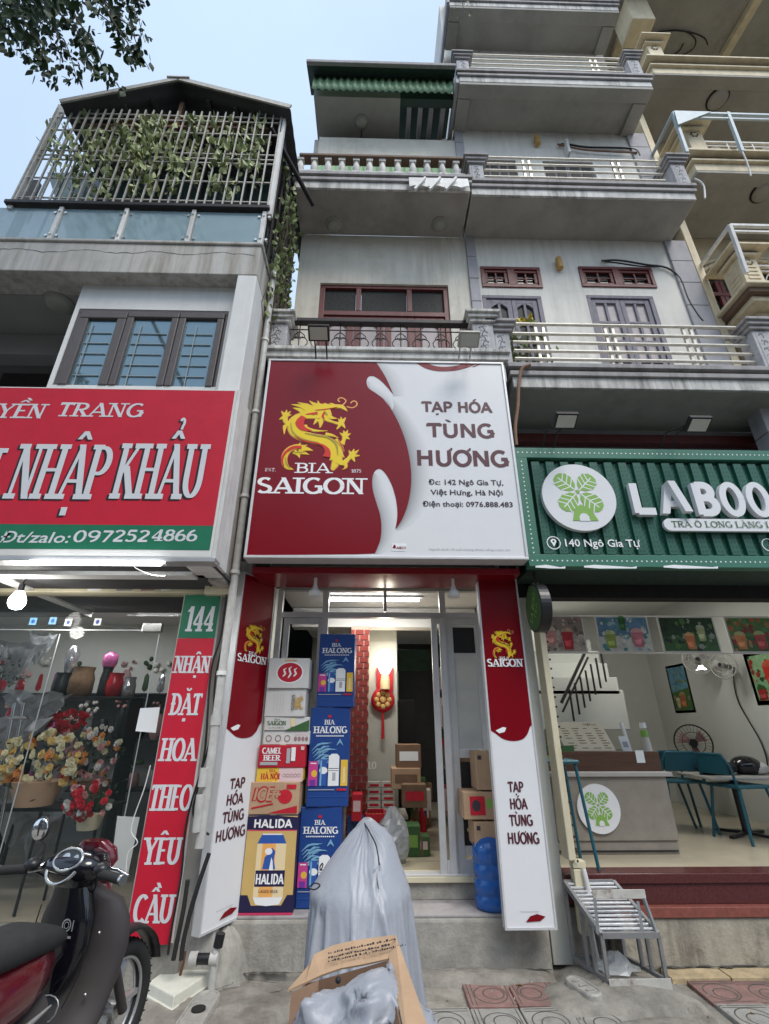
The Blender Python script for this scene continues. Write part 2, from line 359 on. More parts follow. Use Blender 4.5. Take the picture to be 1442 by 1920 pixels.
def small_text(name, text, surf, u0, u1, v0, v1, m, parent, bold=0.0, d=0.002, shear=0.0):
    cu = bpy.data.curves.new('print', 'FONT'); cu.body = text; cu.offset = bold; cu.resolution_u = 2; cu.shear = shear
    to = bpy.data.objects.new('print', cu); col.objects.link(to)
    dg = bpy.context.evaluated_depsgraph_get(); me = bpy.data.meshes.new_from_object(to.evaluated_get(dg))
    bpy.data.objects.remove(to)
    xs = [v.co.x for v in me.vertices]; x0, x1 = min(xs), max(xs); sx = (u1 - u0) / (x1 - x0); sy = (v1 - v0) / 0.70
    mb = MB(); mb.add([surf.P(u0 + (v.co.x - x0) * sx, v0 + v.co.y * sy, d) for v in me.vertices], [tuple(p.vertices) for p in me.polygons])
    bpy.data.meshes.remove(me)
    return obj(name, mb, m, parent)
def psmall(name, text, surf, x0, y0, x1, y1, m, parent, **k):
    a = surf.uv(x0, y0); b = surf.uv(x1, y1); return small_text(name, text, surf, a[0], b[0], b[1], a[1], m, parent, **k)
rnd = random.Random(7)
# ------------------------------------------------------------------ named materials
def M(n): return MATS[n]
mat('plaster', (.77, .74, .67), .85, var=.1, vscale=1.6, bump=.25, bscale=90, streak=.28, streak_c=(.28, .27, .24))
mat('plaster_stained', (.76, .72, .63), .85, var=.1, vscale=1.8, bump=.3, bscale=70, streak=.45, streak_c=(.36, .3, .2), spots=.35, spot_c=(.38, .34, .26), spot_scale=1.6)
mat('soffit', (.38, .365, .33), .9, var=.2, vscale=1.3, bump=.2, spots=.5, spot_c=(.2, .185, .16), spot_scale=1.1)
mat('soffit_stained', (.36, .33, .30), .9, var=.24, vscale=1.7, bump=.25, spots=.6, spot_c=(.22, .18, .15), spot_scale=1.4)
mat('band', (.66, .64, .6), .8, var=.2, vscale=4, bump=.3, streak=.95, streak_c=(.15, .14, .13), spots=.3, spot_c=(.25, .24, .22), spot_scale=5)
mat('band_purple', (.37, .35, .345), .8, var=.15, vscale=5, bump=.25, streak=.6, streak_c=(.12, .11, .11))
mat('purple_stone', (.41, .395, .41), .75, var=.1, vscale=7, bump=.2, streak=.25, streak_c=(.2, .2, .22))
mat('carved_stone', (.5, .49, .5), .8, var=.2, vscale=16, bump=.5, bscale=50, streak=.5, streak_c=(.2, .19, .18))
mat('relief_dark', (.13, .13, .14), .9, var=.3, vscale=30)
mat('brown_wood', (.14, .028, .024), .45, var=.25, vscale=14, bump=.15, bscale=120, stretch=(1, 1, .25))
mat('grey_wood', (.24, .225, .26), .7, var=.3, vscale=20, bump=.25, stretch=(1, 1, .3), streak=.4, streak_c=(.12, .11, .12))
mat('arched_panel', (.42, .37, .37), .5, var=.15, vscale=9)
mat('dark_glass', (.03, .035, .035), .12, var=0, spec=.6)
mat('patterned_glass', (.03, .032, .03), .5, spec=.2, var=.5, vscale=28)
mat('steel', (.62, .6, .56), .22, metal=1.0, var=.06, vscale=12)
mat('rail_paint', (.75, .7, .6), .35, metal=.15, var=.14, vscale=10, streak=.2)
mat('iron_dark', (.035, .03, .03), .5, metal=.4, var=.2)
mat('iron_grey', (.46, .44, .4), .6, metal=.4, var=.25, vscale=18)
mat('white_paint', (.74, .73, .7), .6, var=.12, vscale=8, streak=.5, streak_c=(.25, .23, .2))
mat('baluster_white', (.72, .7, .66), .7, var=.15, vscale=12, streak=.6, streak_c=(.25, .23, .2), spots=.3, spot_scale=9, spot_c=(.28, .25, .21))
mat('green_sheet', (.22, .36, .2), .5, var=.15, vscale=6, streak=.35, streak_c=(.07, .11, .08))
mat('green_dark', (.035, .06, .05), .6, var=.2)
mat('lamp_glass', (.34, .33, .28), .35, var=.08)
mat('orange_lamp', (.5, .3, .09), .5, var=.15, vscale=20)
mat('cream_wall', (.66, .56, .38), .8, var=.1, vscale=2.5, bump=.2, streak=.3, streak_c=(.3, .22, .12))
mat('cream_trim', (.72, .62, .43), .7, var=.12, vscale=6, streak=.35, streak_c=(.28, .19, .1))
mat('brown_band', (.16, .1, .065), .7, var=.2, vscale=6)
mat('cement', (.38, .36, .32), .92, var=.35, vscale=5, bump=.6, bscale=40, streak=.4, streak_c=(.14, .125, .1), spots=.5, spot_c=(.17, .155, .12), spot_scale=3)
mat('cement_stained', (.42, .38, .30), .92, var=.28, vscale=4, bump=.6, bscale=40, streak=.95, streak_c=(.07, .06, .05), spots=.85, spot_c=(.11, .095, .075), spot_scale=4)
mat('ground_cement', (.27, .25, .215), .95, var=.4, vscale=6, bump=1.0, bscale=30, spots=.85, spot_c=(.12, .105, .08), spot_scale=2.6)
mat('concrete_144', (.5, .485, .45), .88, var=.12, vscale=3.0, bump=.35, streak=.8, streak_c=(.2, .17, .13), spots=.2, spot_c=(.3, .24, .17), spot_scale=3)
mat('white_144', (.72, .72, .7), .8, var=.1, vscale=2, bump=.15, streak=.2, streak_c=(.4, .4, .38))
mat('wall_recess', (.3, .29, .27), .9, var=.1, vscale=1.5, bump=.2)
mat('side_wall', (.5, .46, .42), .9, var=.25, vscale=2.5, bump=.5, streak=.9, streak_c=(.13, .11, .09), spots=.5, spot_c=(.2, .16, .13), spot_scale=2)
mat('window_frame', (.1, .085, .082), .45, var=.12, vscale=14)
mat('window_glass', (.16, .24, .28), .04, var=.0, spec=1.0, metal=.55)
mat('rail_glass', (.3, .42, .46), .08, var=.12, vscale=2, spec=.8, alpha=.72)
mat('dark_sheet', (.06, .06, .062), .75, var=.25, vscale=4)
mat('net_green', (.035, .07, .055), .8, var=.4, vscale=6, alpha=.9)
mat('wood_old', (.24, .14, .09), .8, var=.3, vscale=12)
mat('leaf_tree', (.02, .045, .012), .6, var=.7, vscale=3, spec=.3)
mat('leaf_vine', (.4, .45, .2), .55, var=.5, vscale=5)
mat('leaf_vine2', (.18, .23, .08), .55, var=.5, vscale=5)
mat('bark', (.09, .07, .05), .9, var=.3, vscale=20, bump=.6)
mat('aluminium', (.5, .5, .5), .4, metal=.6, var=.08)
mat('alu_white', (.62, .62, .62), .35, metal=.2, var=.07, vscale=15)
mat('sign_red', (.2, .0015, .008), .25, var=.03, vscale=1.5, spec=.4)
mat('sign_white', (.74, .74, .75), .3, var=.02, spec=.4)
mat('ink_maroon', (.085, .018, .028), .5, var=0); mat('ink_white', (.85, .85, .85), .45, var=0); mat('ink_dark', (.05, .035, .05), .6, var=0)
mat('ink_yellow', (.86, .62, .02), .4, var=0); mat('ink_red', (.65, .03, .015), .4, var=0); mat('ink_edge', (.85, .42, .12), .4, var=0)
mat('ink_olive', (.42, .34, .04), .4, var=0); mat('ink_grey', (.42, .42, .43), .5, var=0); mat('ink_black', (.012, .012, .014), .5, var=0)
mat('print_fade', (1, 1, 1), .3, var=0, vcol=True, spec=.4)
mat('banner_red', (.52, .006, .028), .6, var=.08, vscale=6, bump=.25, bscale=8)
mat('banner_green', (.006, .15, .075), .6, var=.08, vscale=6, bump=.25, bscale=8)
mat('letter_grey', (.62, .63, .65), .5, var=.03)
mat('cafe_green', (.018, .105, .07), .45, var=.12, vscale=8)
mat('cafe_frame', (.045, .17, .115), .45, var=.08, vscale=8)
mat('cafe_dark', (.012, .035, .028), .6, var=.1)
mat('leaf_ink', (.22, .42, .08), .5, var=0)
mat('led', (.75, .78, .74), .4, var=0)
mat('black_plastic', (.018, .018, .02), .35, var=.1)
mat('black_rubber', (.02, .02, .02), .75, var=.2)
mat('grey_plastic', (.05, .043, .042), .5, var=.1, vscale=10)
mat('scooter_red', (.11, .004, .012), .18, var=.15, vscale=20, coat=.8)
mat('scooter_black', (.006, .006, .01), .14, var=0, coat=.6)
mat('chrome', (.8, .8, .8), .08, metal=1, var=0)
mat('silver_paint', (.45, .45, .45), .35, metal=.6, var=.08)
mat('card', (.47, .31, .19), .85, var=.12, vscale=9, bump=.15)
mat('card_dark', (.2, .12, .075), .9, var=.15, vscale=9)
mat('card_edge', (.32, .2, .12), .9, var=.2, vscale=60)
mat('tarp', (.32, .335, .37), .42, metal=.05, var=.06, vscale=3, bump=.35, bscale=20, spec=.5)
mat('white_card', (.66, .65, .62), .7, var=.06, vscale=9)
mat('blue_card', (.012, .055, .24), .5, var=.08, vscale=7)
mat('navy_card', (.018, .014, .06), .5, var=.05)
mat('gold_card', (.62, .42, .15), .45, var=.05)
mat('gold_light', (.82, .66, .4), .4, var=0)
mat('red_card', (.5, .012, .03), .55, var=.06)
mat('pink_strip', (.6, .04, .12), .5, var=0)
mat('yellow_card', (.8, .5, .05), .6, var=.05); mat('pink_card', (.75, .55, .55), .6, var=.05)
mat('green_card', (.05, .13, .04), .6, var=.1)
mat('blue_ink', (.03, .1, .38), .5, var=0); mat('sky_ink', (.2, .42, .62), .5, var=0); mat('pink_ink', (.6, .06, .28), .5, var=0); mat('violet_ink', (.18, .04, .35), .5, var=0)
mat('tile_floor', (.48, .42, .31), .18, var=.12, vscale=3)
mat('cafe_wall', (.55, .56, .52), .7, var=.05, vscale=2)
mat('cafe_ceiling', (.72, .71, .68), .5, var=.03)
mat('shop_wall', (.5, .51, .46), .75, var=.08, vscale=2)
mat('brick_red', (.2, .022, .016), .7, var=.3, vscale=20)
mat('mortar', (.45, .3, .25), .9, var=.1)
mat('counter_front', (.26, .23, .19), .6, var=.16, vscale=7, spots=.25, spot_c=(.18, .16, .13), spot_scale=9)
mat('counter_top', (.4, .38, .35), .5, var=.08)
mat('walnut', (.11, .05, .028), .45, var=.3, vscale=9, stretch=(.25, 1, 3))
mat('teal', (.012, .09, .125), .4, var=.08)
mat('granite', (.095, .025, .025), .25, var=.35, vscale=60)
mat('granite_light', (.24, .075, .055), .4, var=.3, vscale=30)
mat('shutter_cream', (.66, .6, .43), .6, var=.08, vscale=5, streak=.25, streak_c=(.35, .28, .17))
mat('wet_black', (.015, .013, .012), .8, var=.3)
mat('bottle_blue', (.02, .14, .5), .12, var=.3, vscale=9, spec=.8, alpha=.82)
mat('pvc', (.5, .49, .46), .5, var=.2, vscale=12, spots=.3, spot_c=(.2, .18, .15), spot_scale=9)
mat('clear_film', (.7, .72, .72), .25, var=.1, alpha=.5)
mat('shop_glass', (.03, .045, .045), .03, var=0, alpha=.13, spec=.8)
mat('frosted', (.6, .62, .6), .3, var=.1, vscale=3, alpha=.72)
mat('tube_lit', (1, 1, 1), .5, var=0, emit=(.95, .98, 1), estr=9)
mat('bulb_lit', (1, 1, 1), .5, var=0, emit=(1, .98, .93), estr=16)
mat('lantern_lit', (1, 1, 1), .5, var=0, emit=(1, .93, .75), estr=7)
mat('dark_room', (.05, .048, .045), .9, var=.15)
mat('tile_red', (.26, .15, .13), .9, var=.3, vscale=9, bump=.5, spots=.75, spot_c=(.15, .13, .11), spot_scale=4)
mat('tile_grey', (.3, .29, .265), .85, var=.22, vscale=9, bump=.4, spots=.45, spot_c=(.14, .125, .1), spot_scale=5)
mat('tile_yellow', (.48, .37, .22), .9, var=.3, vscale=9, bump=.4, spots=.8, spot_c=(.2, .17, .13), spot_scale=5)
mat('asphalt', (.05, .05, .052), .9, var=.2, vscale=30)
for n_, c_ in (('flower_yellow', (.85, .62, .22)), ('flower_cream', (.82, .76, .5)), ('flower_orange', (.8, .33, .08)), ('flower_pink', (.72, .38, .36)), ('flower_red', (.55, .012, .03)), ('flower_white', (.75, .73, .68)), ('flower_mauve', (.35, .2, .2))):
    mat(n_, c_, .6, var=.2, vscale=25)
mat('foliage', (.035, .07, .025), .6, var=.4, vscale=14)
mat('wrap_grey', (.3, .31, .32), .3, var=.3, vscale=9, alpha=.8)
mat('wicker', (.22, .13, .07), .8, var=.3, vscale=30)
mat('red_glass', (.4, .01, .02), .15, var=.2, vscale=30); mat('pink_glass', (.5, .12, .3), .15, var=.3, vscale=30)
mat('silver_glass', (.5, .5, .52), .15, metal=.7, var=.3, vscale=30)
# ================================================================== setting: ground, pavement, road
SOFF1, SOFF2, SOFF3, SOFF4 = 4.81, 8.22, 10.99, 13.74      # undersides of the balcony slabs
WALL = 4.78
g = MB()
nx, ny = 120, 60
def gh(x, y):
    return .012 * math.sin(x * 3.1 + y * 2.3) * math.sin(y * 4.1 - x) - .006
for j in range(ny + 1):
    for i in range(nx + 1):
        x = -7 + 14 * i / nx; y = -2.6 + 7.4 * j / ny; g.v.append((x, y, gh(x, y) - .02))
for j in range(ny):
    for i in range(nx):
        a = j * (nx + 1) + i; g.f.append((a, a + 1, a + nx + 2, a + nx + 1)); g.m.append(0); g.smooth.append(True)
pavement = obj('pavement', g, M('ground_cement'), kind='structure')
obj('ground', MB().quad((-300, -300, -.2), (300, -300, -.2), (300, 300, -.2), (-300, 300, -.2)), M('asphalt'), kind='structure')
obj('kerb', MB().box(-60, 60, -2.95, -2.61, -.2, -.01), M('cement'), kind='structure', bevel=.02)
obj('road', MB().quad((-150, -12, -.19), (150, -12, -.19), (150, -2.96, -.19), (-150, -2.96, -.19)), M('asphalt'), kind='structure')
def paver(mname):
    b = MB(); s = .146; b.box(-s, s, -s, s, -.05, 0, 0); h = 0.0035
    sf = Surf((0, 0, 0), (1, 0, 0), (0, 1, 0)); p = Print(sf, .0005)
    p.ring(-.03, .0, .062, .07, 1, 20); p.ring(-.01, .01, .1, .108, 1, 24)
    for k in (-.125, .1, .125): p.rect(k - .003, k + .003, -.135, .135, 1)
    b.add(p.mb.v, p.mb.f, 1)
    return b
mat('groove', (.085, .075, .065), .95, var=.3, vscale=20)
protos = {}
for k in ('tile_red', 'tile_grey'):
    protos[k] = paver(k)
first = {}
def put_paver(k, x, y, rot, dz):
    if k not in first:
        o = obj('paving_tile', protos[k], [M(k), M('groove')], pavement, loc=(0, 0, 0)); first[k] = o
        b = o.modifiers.new('bevel', 'BEVEL'); b.width = .004; b.segments = 1; b.limit_method = 'ANGLE'
    else:
        o = first[k].copy(); col.objects.link(o)
    o.location = Vector((x, y, dz)) - worg(pavement); o.rotation_euler = (R_(rnd.uniform(-.8, .8)), R_(rnd.uniform(-.8, .8)), R_(90 * rot + rnd.uniform(-1, 1)))
rr_ = random.Random(5)
for j in range(9):
    for i in range(-9, 18):
        x = .3 * i + .15; y = 3.975 - j * .3
        if x < (.45, -.3, -.9, -2)[min(j, 3)]: continue
        if j < 2 and (1.2, 1.45)[j] < x < (2.1, 1.95)[j]: continue
        put_paver('tile_red' if j == 0 or (j > 3 and (i + j) % 4 == 0) else 'tile_grey', x, y, rr_.randrange(4), -.003 + rr_.uniform(-.006, .006))
for i in range(8):
    x = 2.02 + i * .41
    o = box_obj('paving_tile', x, x + .4, 4.14, 4.28, -.05, .004 + rr_.uniform(-.004, .004), M('tile_yellow'), pavement, .004)

cp_ = Print(Surf((0, 0, 0), (1, 0, 0), (0, 1, 0)), .012); rk = random.Random(14)
for k in range(16):
    x, y = rk.uniform(-2, 3), rk.uniform(3.6, 4.25); a = rk.uniform(0, 6.3); P_ = []
    for q in range(rk.randint(6, 18)): P_.append((x, y)); a += rk.uniform(-.7, .7); x += .04 * math.cos(a); y += .022 * math.sin(a)
    cp_.ribbon(P_, [rk.uniform(.002, .008) for _ in P_], 0)
cp_.build('cracks', M('wet_black'), pavement, kind='stuff')
for x0_, x1_, y_ in ((-.95, 1.25, 4.262), (1.75, 4.6, 4.285)):      # dark line painted as contact shadow along the foot of the steps
    cp_ = Print(Surf((0, 0, 0), (1, 0, 0), (0, 1, 0)), .014); P_ = [(x0_ + (x1_ - x0_) * q / 60, y_ - rk.uniform(0, .02)) for q in range(61)]; cp_.ribbon(P_, [rk.uniform(.005, .035) for _ in P_]); cp_.build('contact_shade', M('groove'), pavement)
def lump(name, x, y, rx, ry, h, m, seed):
    r2 = random.Random(seed); b = MB(); n = 26; rings = 7; vs = [(x, y, h)]
    for k in range(1, rings + 1):
        f = k / rings
        for i in range(n):
            a = 2 * math.pi * i / n; w = 1 + .16 * math.sin(3 * a + seed) + .08 * math.sin(7 * a + seed * 2)
            z = h * (1 - f ** 2) + r2.uniform(-.012, .012) * (1 - f) - (.05 if k == rings else 0)
            vs.append((x + rx * f * w * math.cos(a), y + ry * f * w * math.sin(a), z))
    fs = [(0, 1 + i, 1 + (i + 1) % n) for i in range(n)]
    for k in range(rings - 1):
        fs += [(1 + k * n + i, 1 + (k + 1) * n + i, 1 + (k + 1) * n + (i + 1) % n, 1 + k * n + (i + 1) % n) for i in range(n)]
    b.add(vs, fs, 0, True); return obj(name, b, M(m), pavement)
lump('cement_patch', 1.55, 3.98, .5, .34, .06, 'ground_cement', 3)
lump('cement_patch', 1.75, 3.35, .55, .35, .035, 'ground_cement', 8)
lump('cement_patch', .6, 4.2, .75, .12, .03, 'ground_cement', 5)
lump('cement_patch', -.95, 3.75, .55, .4, .03, 'ground_cement', 12)
deb = MB()
for k in range(1800):
    x = rr_.uniform(-2.2, 3.6); y = rr_.uniform(2.6, 4.25); s = rr_.choice([.004, .005, .007, .012])
    z = gh(x, y) + .004
    deb.add([(x + s * rr_.uniform(-1, 1), y + s * rr_.uniform(-1, 1), z) for _ in range(3)] + [(x, y, z + s)], [(0, 1, 3), (1, 2, 3), (2, 0, 3)])
obj('gravel', deb, M('cement'), kind='stuff')
fl = MB()
for k in range(60):
    x = rr_.uniform(-2.2, 3.4); y = rr_.uniform(2.8, 4.2); a = rr_.uniform(0, 6.3); s = rr_.uniform(.015, .035)
    c, d_ = math.cos(a) * s, math.sin(a) * s; z = gh(x, y) + .008
    fl.add([(x - c, y - d_, z), (x + d_ * .4, y - c * .4, z + .006), (x + c, y + d_, z + .002), (x - d_ * .4, y + c * .4, z + .007)], [(0, 1, 2, 3)])
mat('dead_leaf', (.16, .1, .04), .8, var=.4, vscale=30)
obj('fallen_leaves', fl, M('dead_leaf'), kind='stuff')
# ================================================================== shared facade builders
def wall_with_openings(b, x0, x1, z0, z1, y0, y1, ops, mi=0):
    """wall slab with rectangular openings (xa, xb, za, zb)"""
    ops = sorted(ops); cur = x0
    for xa, xb, za, zb in ops:
        if xa > cur + 1e-4: b.box(cur, xa, y0, y1, z0, z1, mi)
        if za > z0 + 1e-4: b.box(xa, xb, y0, y1, z0, za, mi)
        if zb < z1 - 1e-4: b.box(xa, xb, y0, y1, zb, z1, mi)
        cur = xb
    if cur < x1 - 1e-4: b.box(cur, x1, y0, y1, z0, z1, mi)
    return b
def slab(name, x0, x1, yf, yb, zs, parent, m_side='band', m_soff='soffit', h=.26, steps=True, frame=False):
    """balcony slab: fascia with mouldings; soffit below"""
    b = MB(); b.box(x0, x1, yf, yb, zs, zs + .14, 0)
    if steps:
        b.box(x0 - .03, x1 + .03, yf - .03, yb, zs + .142, zs + .2, 1); b.box(x0 + .01, x1 - .01, yf + .015, yb, zs + .202, zs + .24, 1)
        b.box(x0 - .045, x1 + .045, yf - .045, yb, zs + .242, zs + .3, 1)
    o = obj(name, b, [M(m_side), M('band_purple') if m_side == 'band' else M(m_side)], parent, bevel=.006)
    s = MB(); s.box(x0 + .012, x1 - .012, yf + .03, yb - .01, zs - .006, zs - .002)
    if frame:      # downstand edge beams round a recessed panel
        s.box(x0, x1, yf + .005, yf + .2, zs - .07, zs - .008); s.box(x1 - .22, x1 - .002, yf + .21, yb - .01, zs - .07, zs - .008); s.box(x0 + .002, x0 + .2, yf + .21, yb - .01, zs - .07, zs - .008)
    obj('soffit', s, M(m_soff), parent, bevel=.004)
    return o
def carved_pillar(x, yf, z0, z1, w, parent, m='carved_stone', capm='band_purple', relief='relief_dark', name='balcony_pillar'):
    b = MB(); b.box(x - w / 2, x + w / 2, yf, yf + w, z0, z1 - .14, 0)
    b.box(x - w / 2 - .03, x + w / 2 + .03, yf - .03, yf + w + .03, z1 - .138, z1 - .09, 1)
    b.box(x - w / 2 - .055, x + w / 2 + .055, yf - .055, yf + w + .055, z1 - .088, z1 - .04, 1)
    b.box(x - w / 2 - .08, x + w / 2 + .08, yf - .08, yf + w + .08, z1 - .038, z1, 1)
    p = obj(name, b, [M(m), M(capm)], parent, bevel=.006)
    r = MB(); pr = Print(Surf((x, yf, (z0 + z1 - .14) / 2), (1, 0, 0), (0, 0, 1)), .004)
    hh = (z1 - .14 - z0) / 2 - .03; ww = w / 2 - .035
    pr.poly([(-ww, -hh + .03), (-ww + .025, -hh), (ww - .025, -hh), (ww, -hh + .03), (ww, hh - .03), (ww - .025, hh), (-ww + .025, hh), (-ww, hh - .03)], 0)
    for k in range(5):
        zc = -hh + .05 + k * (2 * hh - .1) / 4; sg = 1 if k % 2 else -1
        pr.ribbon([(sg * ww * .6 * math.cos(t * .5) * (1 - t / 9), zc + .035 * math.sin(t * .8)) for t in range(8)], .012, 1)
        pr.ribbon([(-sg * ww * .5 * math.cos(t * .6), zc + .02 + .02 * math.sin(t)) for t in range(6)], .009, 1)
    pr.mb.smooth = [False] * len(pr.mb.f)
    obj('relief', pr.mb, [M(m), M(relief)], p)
    return p
def round_lamp(x, y, z, r, parent, m='lamp_glass', rim='soffit', name='ceiling_lamp'):
    b = MB(); b.lathe([(r * 1.12, 0), (r * 1.12, -.02), (r * 1.0, -.03)], (x, y, z), 28, 1)
    b.lathe([(r * .98, -.03), (r * .93, -.05), (r * .7, -.075), (r * .35, -.085), (.002, -.088)], (x, y, z), 28, 0)
    return obj(name, b, [M(m), M(rim)], parent)
def rails(name, x0, x1, y, zs, r, parent, m='rail_paint', square=False):
    for z in zs:
        b = MB(); b.cyl((x0, y, z), (x1, y, z), r, n=10); obj(name, b, M(m), parent)

# ================================================================== house 142 (narrow, middle)
h142 = thing('house', 'narrow pale house in the middle with dark red balcony doors and white balusters', 'house', (.1, 5.2, 0))
XL, XR = -1.12, 1.31
dx0, dx1, _, dz1 = rect(600.8, 530, 848, 640, WALL); dz0 = SOFF1 + .3
b = MB(); wall_with_openings(b, XL, XR, SOFF1, SOFF2, WALL, WALL + .2, [(dx0, dx1, dz0, dz1)])
b.box(XL, XL + .12, WALL + .2, 9, 0, SOFF3)
obj('wall', b, M('plaster_stained'), h142)
b = MB(); b.box(XL + .12, XR, WALL, WALL + .2, SOFF2 + .3, SOFF3 - .3); obj('wall', b, M('plaster_stained'), h142)
fr = MB(); zt = dz1 - .06; zm = at(700, 583, WALL).z; f = .06
xs = [dx0, at(672, 560, WALL).x, at(768, 560, WALL).x, dx1]
fr.box(dx0, dx1, WALL + .03, WALL + .12, dz1 - f, dz1 - .002); fr.box(dx0, dx1, WALL + .03, WALL + .12, zm - .05, zm + .03)
for x in (dx0, dx1 - .07): fr.box(x, x + .07, WALL + .029, WALL + .121, dz0, dz1 - f - .002)
for x in xs[1:3]: fr.box(x - .035, x + .035, WALL + .028, WALL + .119, zm + .032, dz1 - f - .002)
doorf = obj('door_frame', fr, M('brown_wood'), h142, bevel=.006)
for i in range(3): box_obj('pane', xs[i] + .04, xs[i + 1] - .04, WALL + .07, WALL + .08, zm + .035, dz1 - f - .005, M('patterned_glass'), doorf, 0)
lw = (dx1 - dx0 - .14) / 4
for i in range(4):
    x0 = dx0 + .07 + i * lw; x1 = x0 + lw - .004; y = WALL + .05
    L = MB(); s_ = .095; ptop = zm - .16
    L.box(x0, x0 + s_, y, y + .05, dz0, zm - .055); L.box(x1 - s_, x1, y, y + .05, dz0, zm - .055); L.box(x0 + s_, x1 - s_, y, y + .05, dz0, dz0 + .1)
    arcp = [(x0 + s_, ptop - .08)] + [(x0 + s_ + (x1 - x0 - 2 * s_) * t, ptop - .08 + .08 * math.sin(math.pi * t)) for t in (.1, .25, .4, .5, .6, .75, .9)] + [(x1 - s_, ptop - .08), (x1 - s_, zm - .055), (x0 + s_, zm - .055)]
    L.prism(arcp, y, y + .05)
    lf = obj('door_leaf', L, M('brown_wood'), h142, bevel=.004)
    box_obj('arched_panel', x0 + s_ - .002, x1 - s_ + .002, y + .022, y + .034, dz0 + .1, ptop + .01, M('arched_panel'), lf, 0)
zled = at(700, 662, 4.0).z
b = MB(); b.box(XL - .02, 1.39, 3.98, WALL, zled - .38, zled - .13); b.box(XL - .05, 1.42, 3.93, WALL, zled - .128, zled - .05); b.box(XL - .07, 1.44, 3.9, WALL, zled - .048, zled)
obj('balcony_slab', b, M('band'), h142, bevel=.008)
for px in (520, 905):
    x = at(px, 620, 4.0).x; zt_ = at(px, 585, 3.95).z
    carved_pillar(x, 3.98, zled + .002, zt_, .23, h142, capm='band', m='carved_stone')
zr = at(700, 603, 4.05).z
xa, xb = at(520, 620, 4.0).x + .12, at(905, 620, 4.0).x - .12
bal = obj('balustrade', MB().box(xa, xb, 4.03, 4.11, zr - .03, zr + .03), M('iron_dark'), h142, bevel=.012)
b = MB(); b.cyl((xa, 4.07, zr - .12), (xb, 4.07, zr - .12), .008, n=6); b.cyl((xa, 4.07, zled + .04), (xb, 4.07, zled + .04), .008, n=6)
obj('thin_rail', b, M('iron_dark'), bal)
nsc = 9; stp = (xb - xa) / nsc
for i in range(nsc):
    x = xa + stp * (i + .5); s = MB(); h = zr - .12 - zled - .04
    for sg in (-1, 1):
        pts = [(x + sg * (.015 + .07 * (k / 10) * math.cos(k * .55)), 4.07, zled + .06 + h * (.1 + .35 * (k / 14)) + .05 * (k / 10) * math.sin(k * .55)) for k in range(15)]
        s.tube(pts, .006, 5)
        pts = [(x + sg * (.015 + .055 * (k / 10) * math.cos(k * .6 + 1)), 4.07, zled + .06 + h * (.55 + .25 * (k / 14)) + .04 * (k / 10) * math.sin(k * .6)) for k in range(13)]
        s.tube(pts, .006, 5)
    s.cyl((x, 4.07, zled + .04), (x, 4.07, zr - .03), .007, n=5)
    obj('iron_scroll', s, M('iron_dark'), bal)
slab('balcony_slab', XL - .02, 1.27, 4.1, WALL, SOFF2, h142, m_soff='soffit_stained')
ztop = at(700, 292, 4.12).z; zb = SOFF2 + .3
x0, x1 = XL, at(868, 300, 4.12).x
toprail = box_obj('baluster_rail', x0, x1, 4.1, 4.24, ztop - .05, ztop, M('brown_band'), h142, .008)
box_obj('baluster_plinth', x0, x1, 4.1, 4.24, zb + .002, zb + .1, M('band'), h142, .008)
bx = [563, 589, 615, 641, 668, 693, 717, 746, 774, 801, 829, 855]
pro = None; zc = zb + .1; hb = ztop - .05 - zc
for px in bx:
    x = at(px, 315, 4.17).x
    if pro is None:
        m_ = MB(); m_.box(x - .048, x + .048, 4.125, 4.215, zc, zc + .05); m_.box(x - .048, x + .048, 4.125, 4.215, zc + hb - .05, zc + hb)
        m_.lathe([(.03, .05), (.042, .09), (.052, .14), (.05, .18), (.034, .26), (.024, .34), (.022, hb - .1), (.036, hb - .08), (.036, hb - .05)], (x, 4.17, zc), 14)
        pro = obj('baluster', m_, M('baluster_white'), h142); px0 = x
    else: copy_part(pro, (x - px0, 0, 0))
xa, xb, za, zb_ = rect(767, 336, 880, 356, 4.03)
b = MB(); n = 14; prf = []
for i in range(n + 1):
    t = i / n; prf.append((xa + (xb - xa) * t, za - .0 + .035 * abs(math.sin(t * math.pi * 3.5))))
b.add([(x, 4.0, z) for x, z in prf] + [(x, 4.04, zb_ + .06) for x, z in prf], [(i, i + 1, n + 2 + i, n + 1 + i) for i in range(n)], 0)
sheet = obj('loose_roof_sheet', b, M('white_paint'), h142)
sheet.modifiers.new('thickness', 'SOLIDIFY').thickness = .006
for px in (797, 825, 855):
    p = at(px, 334, 3.99); q = at(px - 20, 356, 3.97); bb = MB(); bb.bar(p, q, .045, .03); obj('rib', bb, M('white_paint'), sheet)
for px in (626, 824):
    p = at(px, 422, 4.5); zz = SOFF2 - .006; p = atz(px, 420, zz); round_lamp(p.x, p.y, zz, .1, h142)
xa, xb, za, zb_ = rect(596, 303, 850, 340, WALL - .06)
def corrugated(name, x0, x1, zt, yt, zb, yb, pitch, amp, m, parent, **k):
    b = MB(); n = max(4, int((x1 - x0) / pitch * 8)); vs = []
    for i in range(n + 1):
        x = x0 + (x1 - x0) * i / n; w = amp * math.cos(2 * math.pi * (x - x0) / pitch)
        vs.append((x, yt - w, zt)); vs.append((x, yb - w, zb))
    b.add(vs, [(2 * i, 2 * i + 1, 2 * i + 3, 2 * i + 2) for i in range(n)], 0, True)
    o = obj(name, b, M(m), parent, **k); s = o.modifiers.new('thickness', 'SOLIDIFY'); s.thickness = .004; return o
corrugated('green_sheet', xa, xb, SOFF2 + 1.6, WALL - .06, SOFF2 + .3, WALL - .06, .11, .012, 'green_sheet', h142)
P0 = atz(585, 180, SOFF3); Yc = P0.y
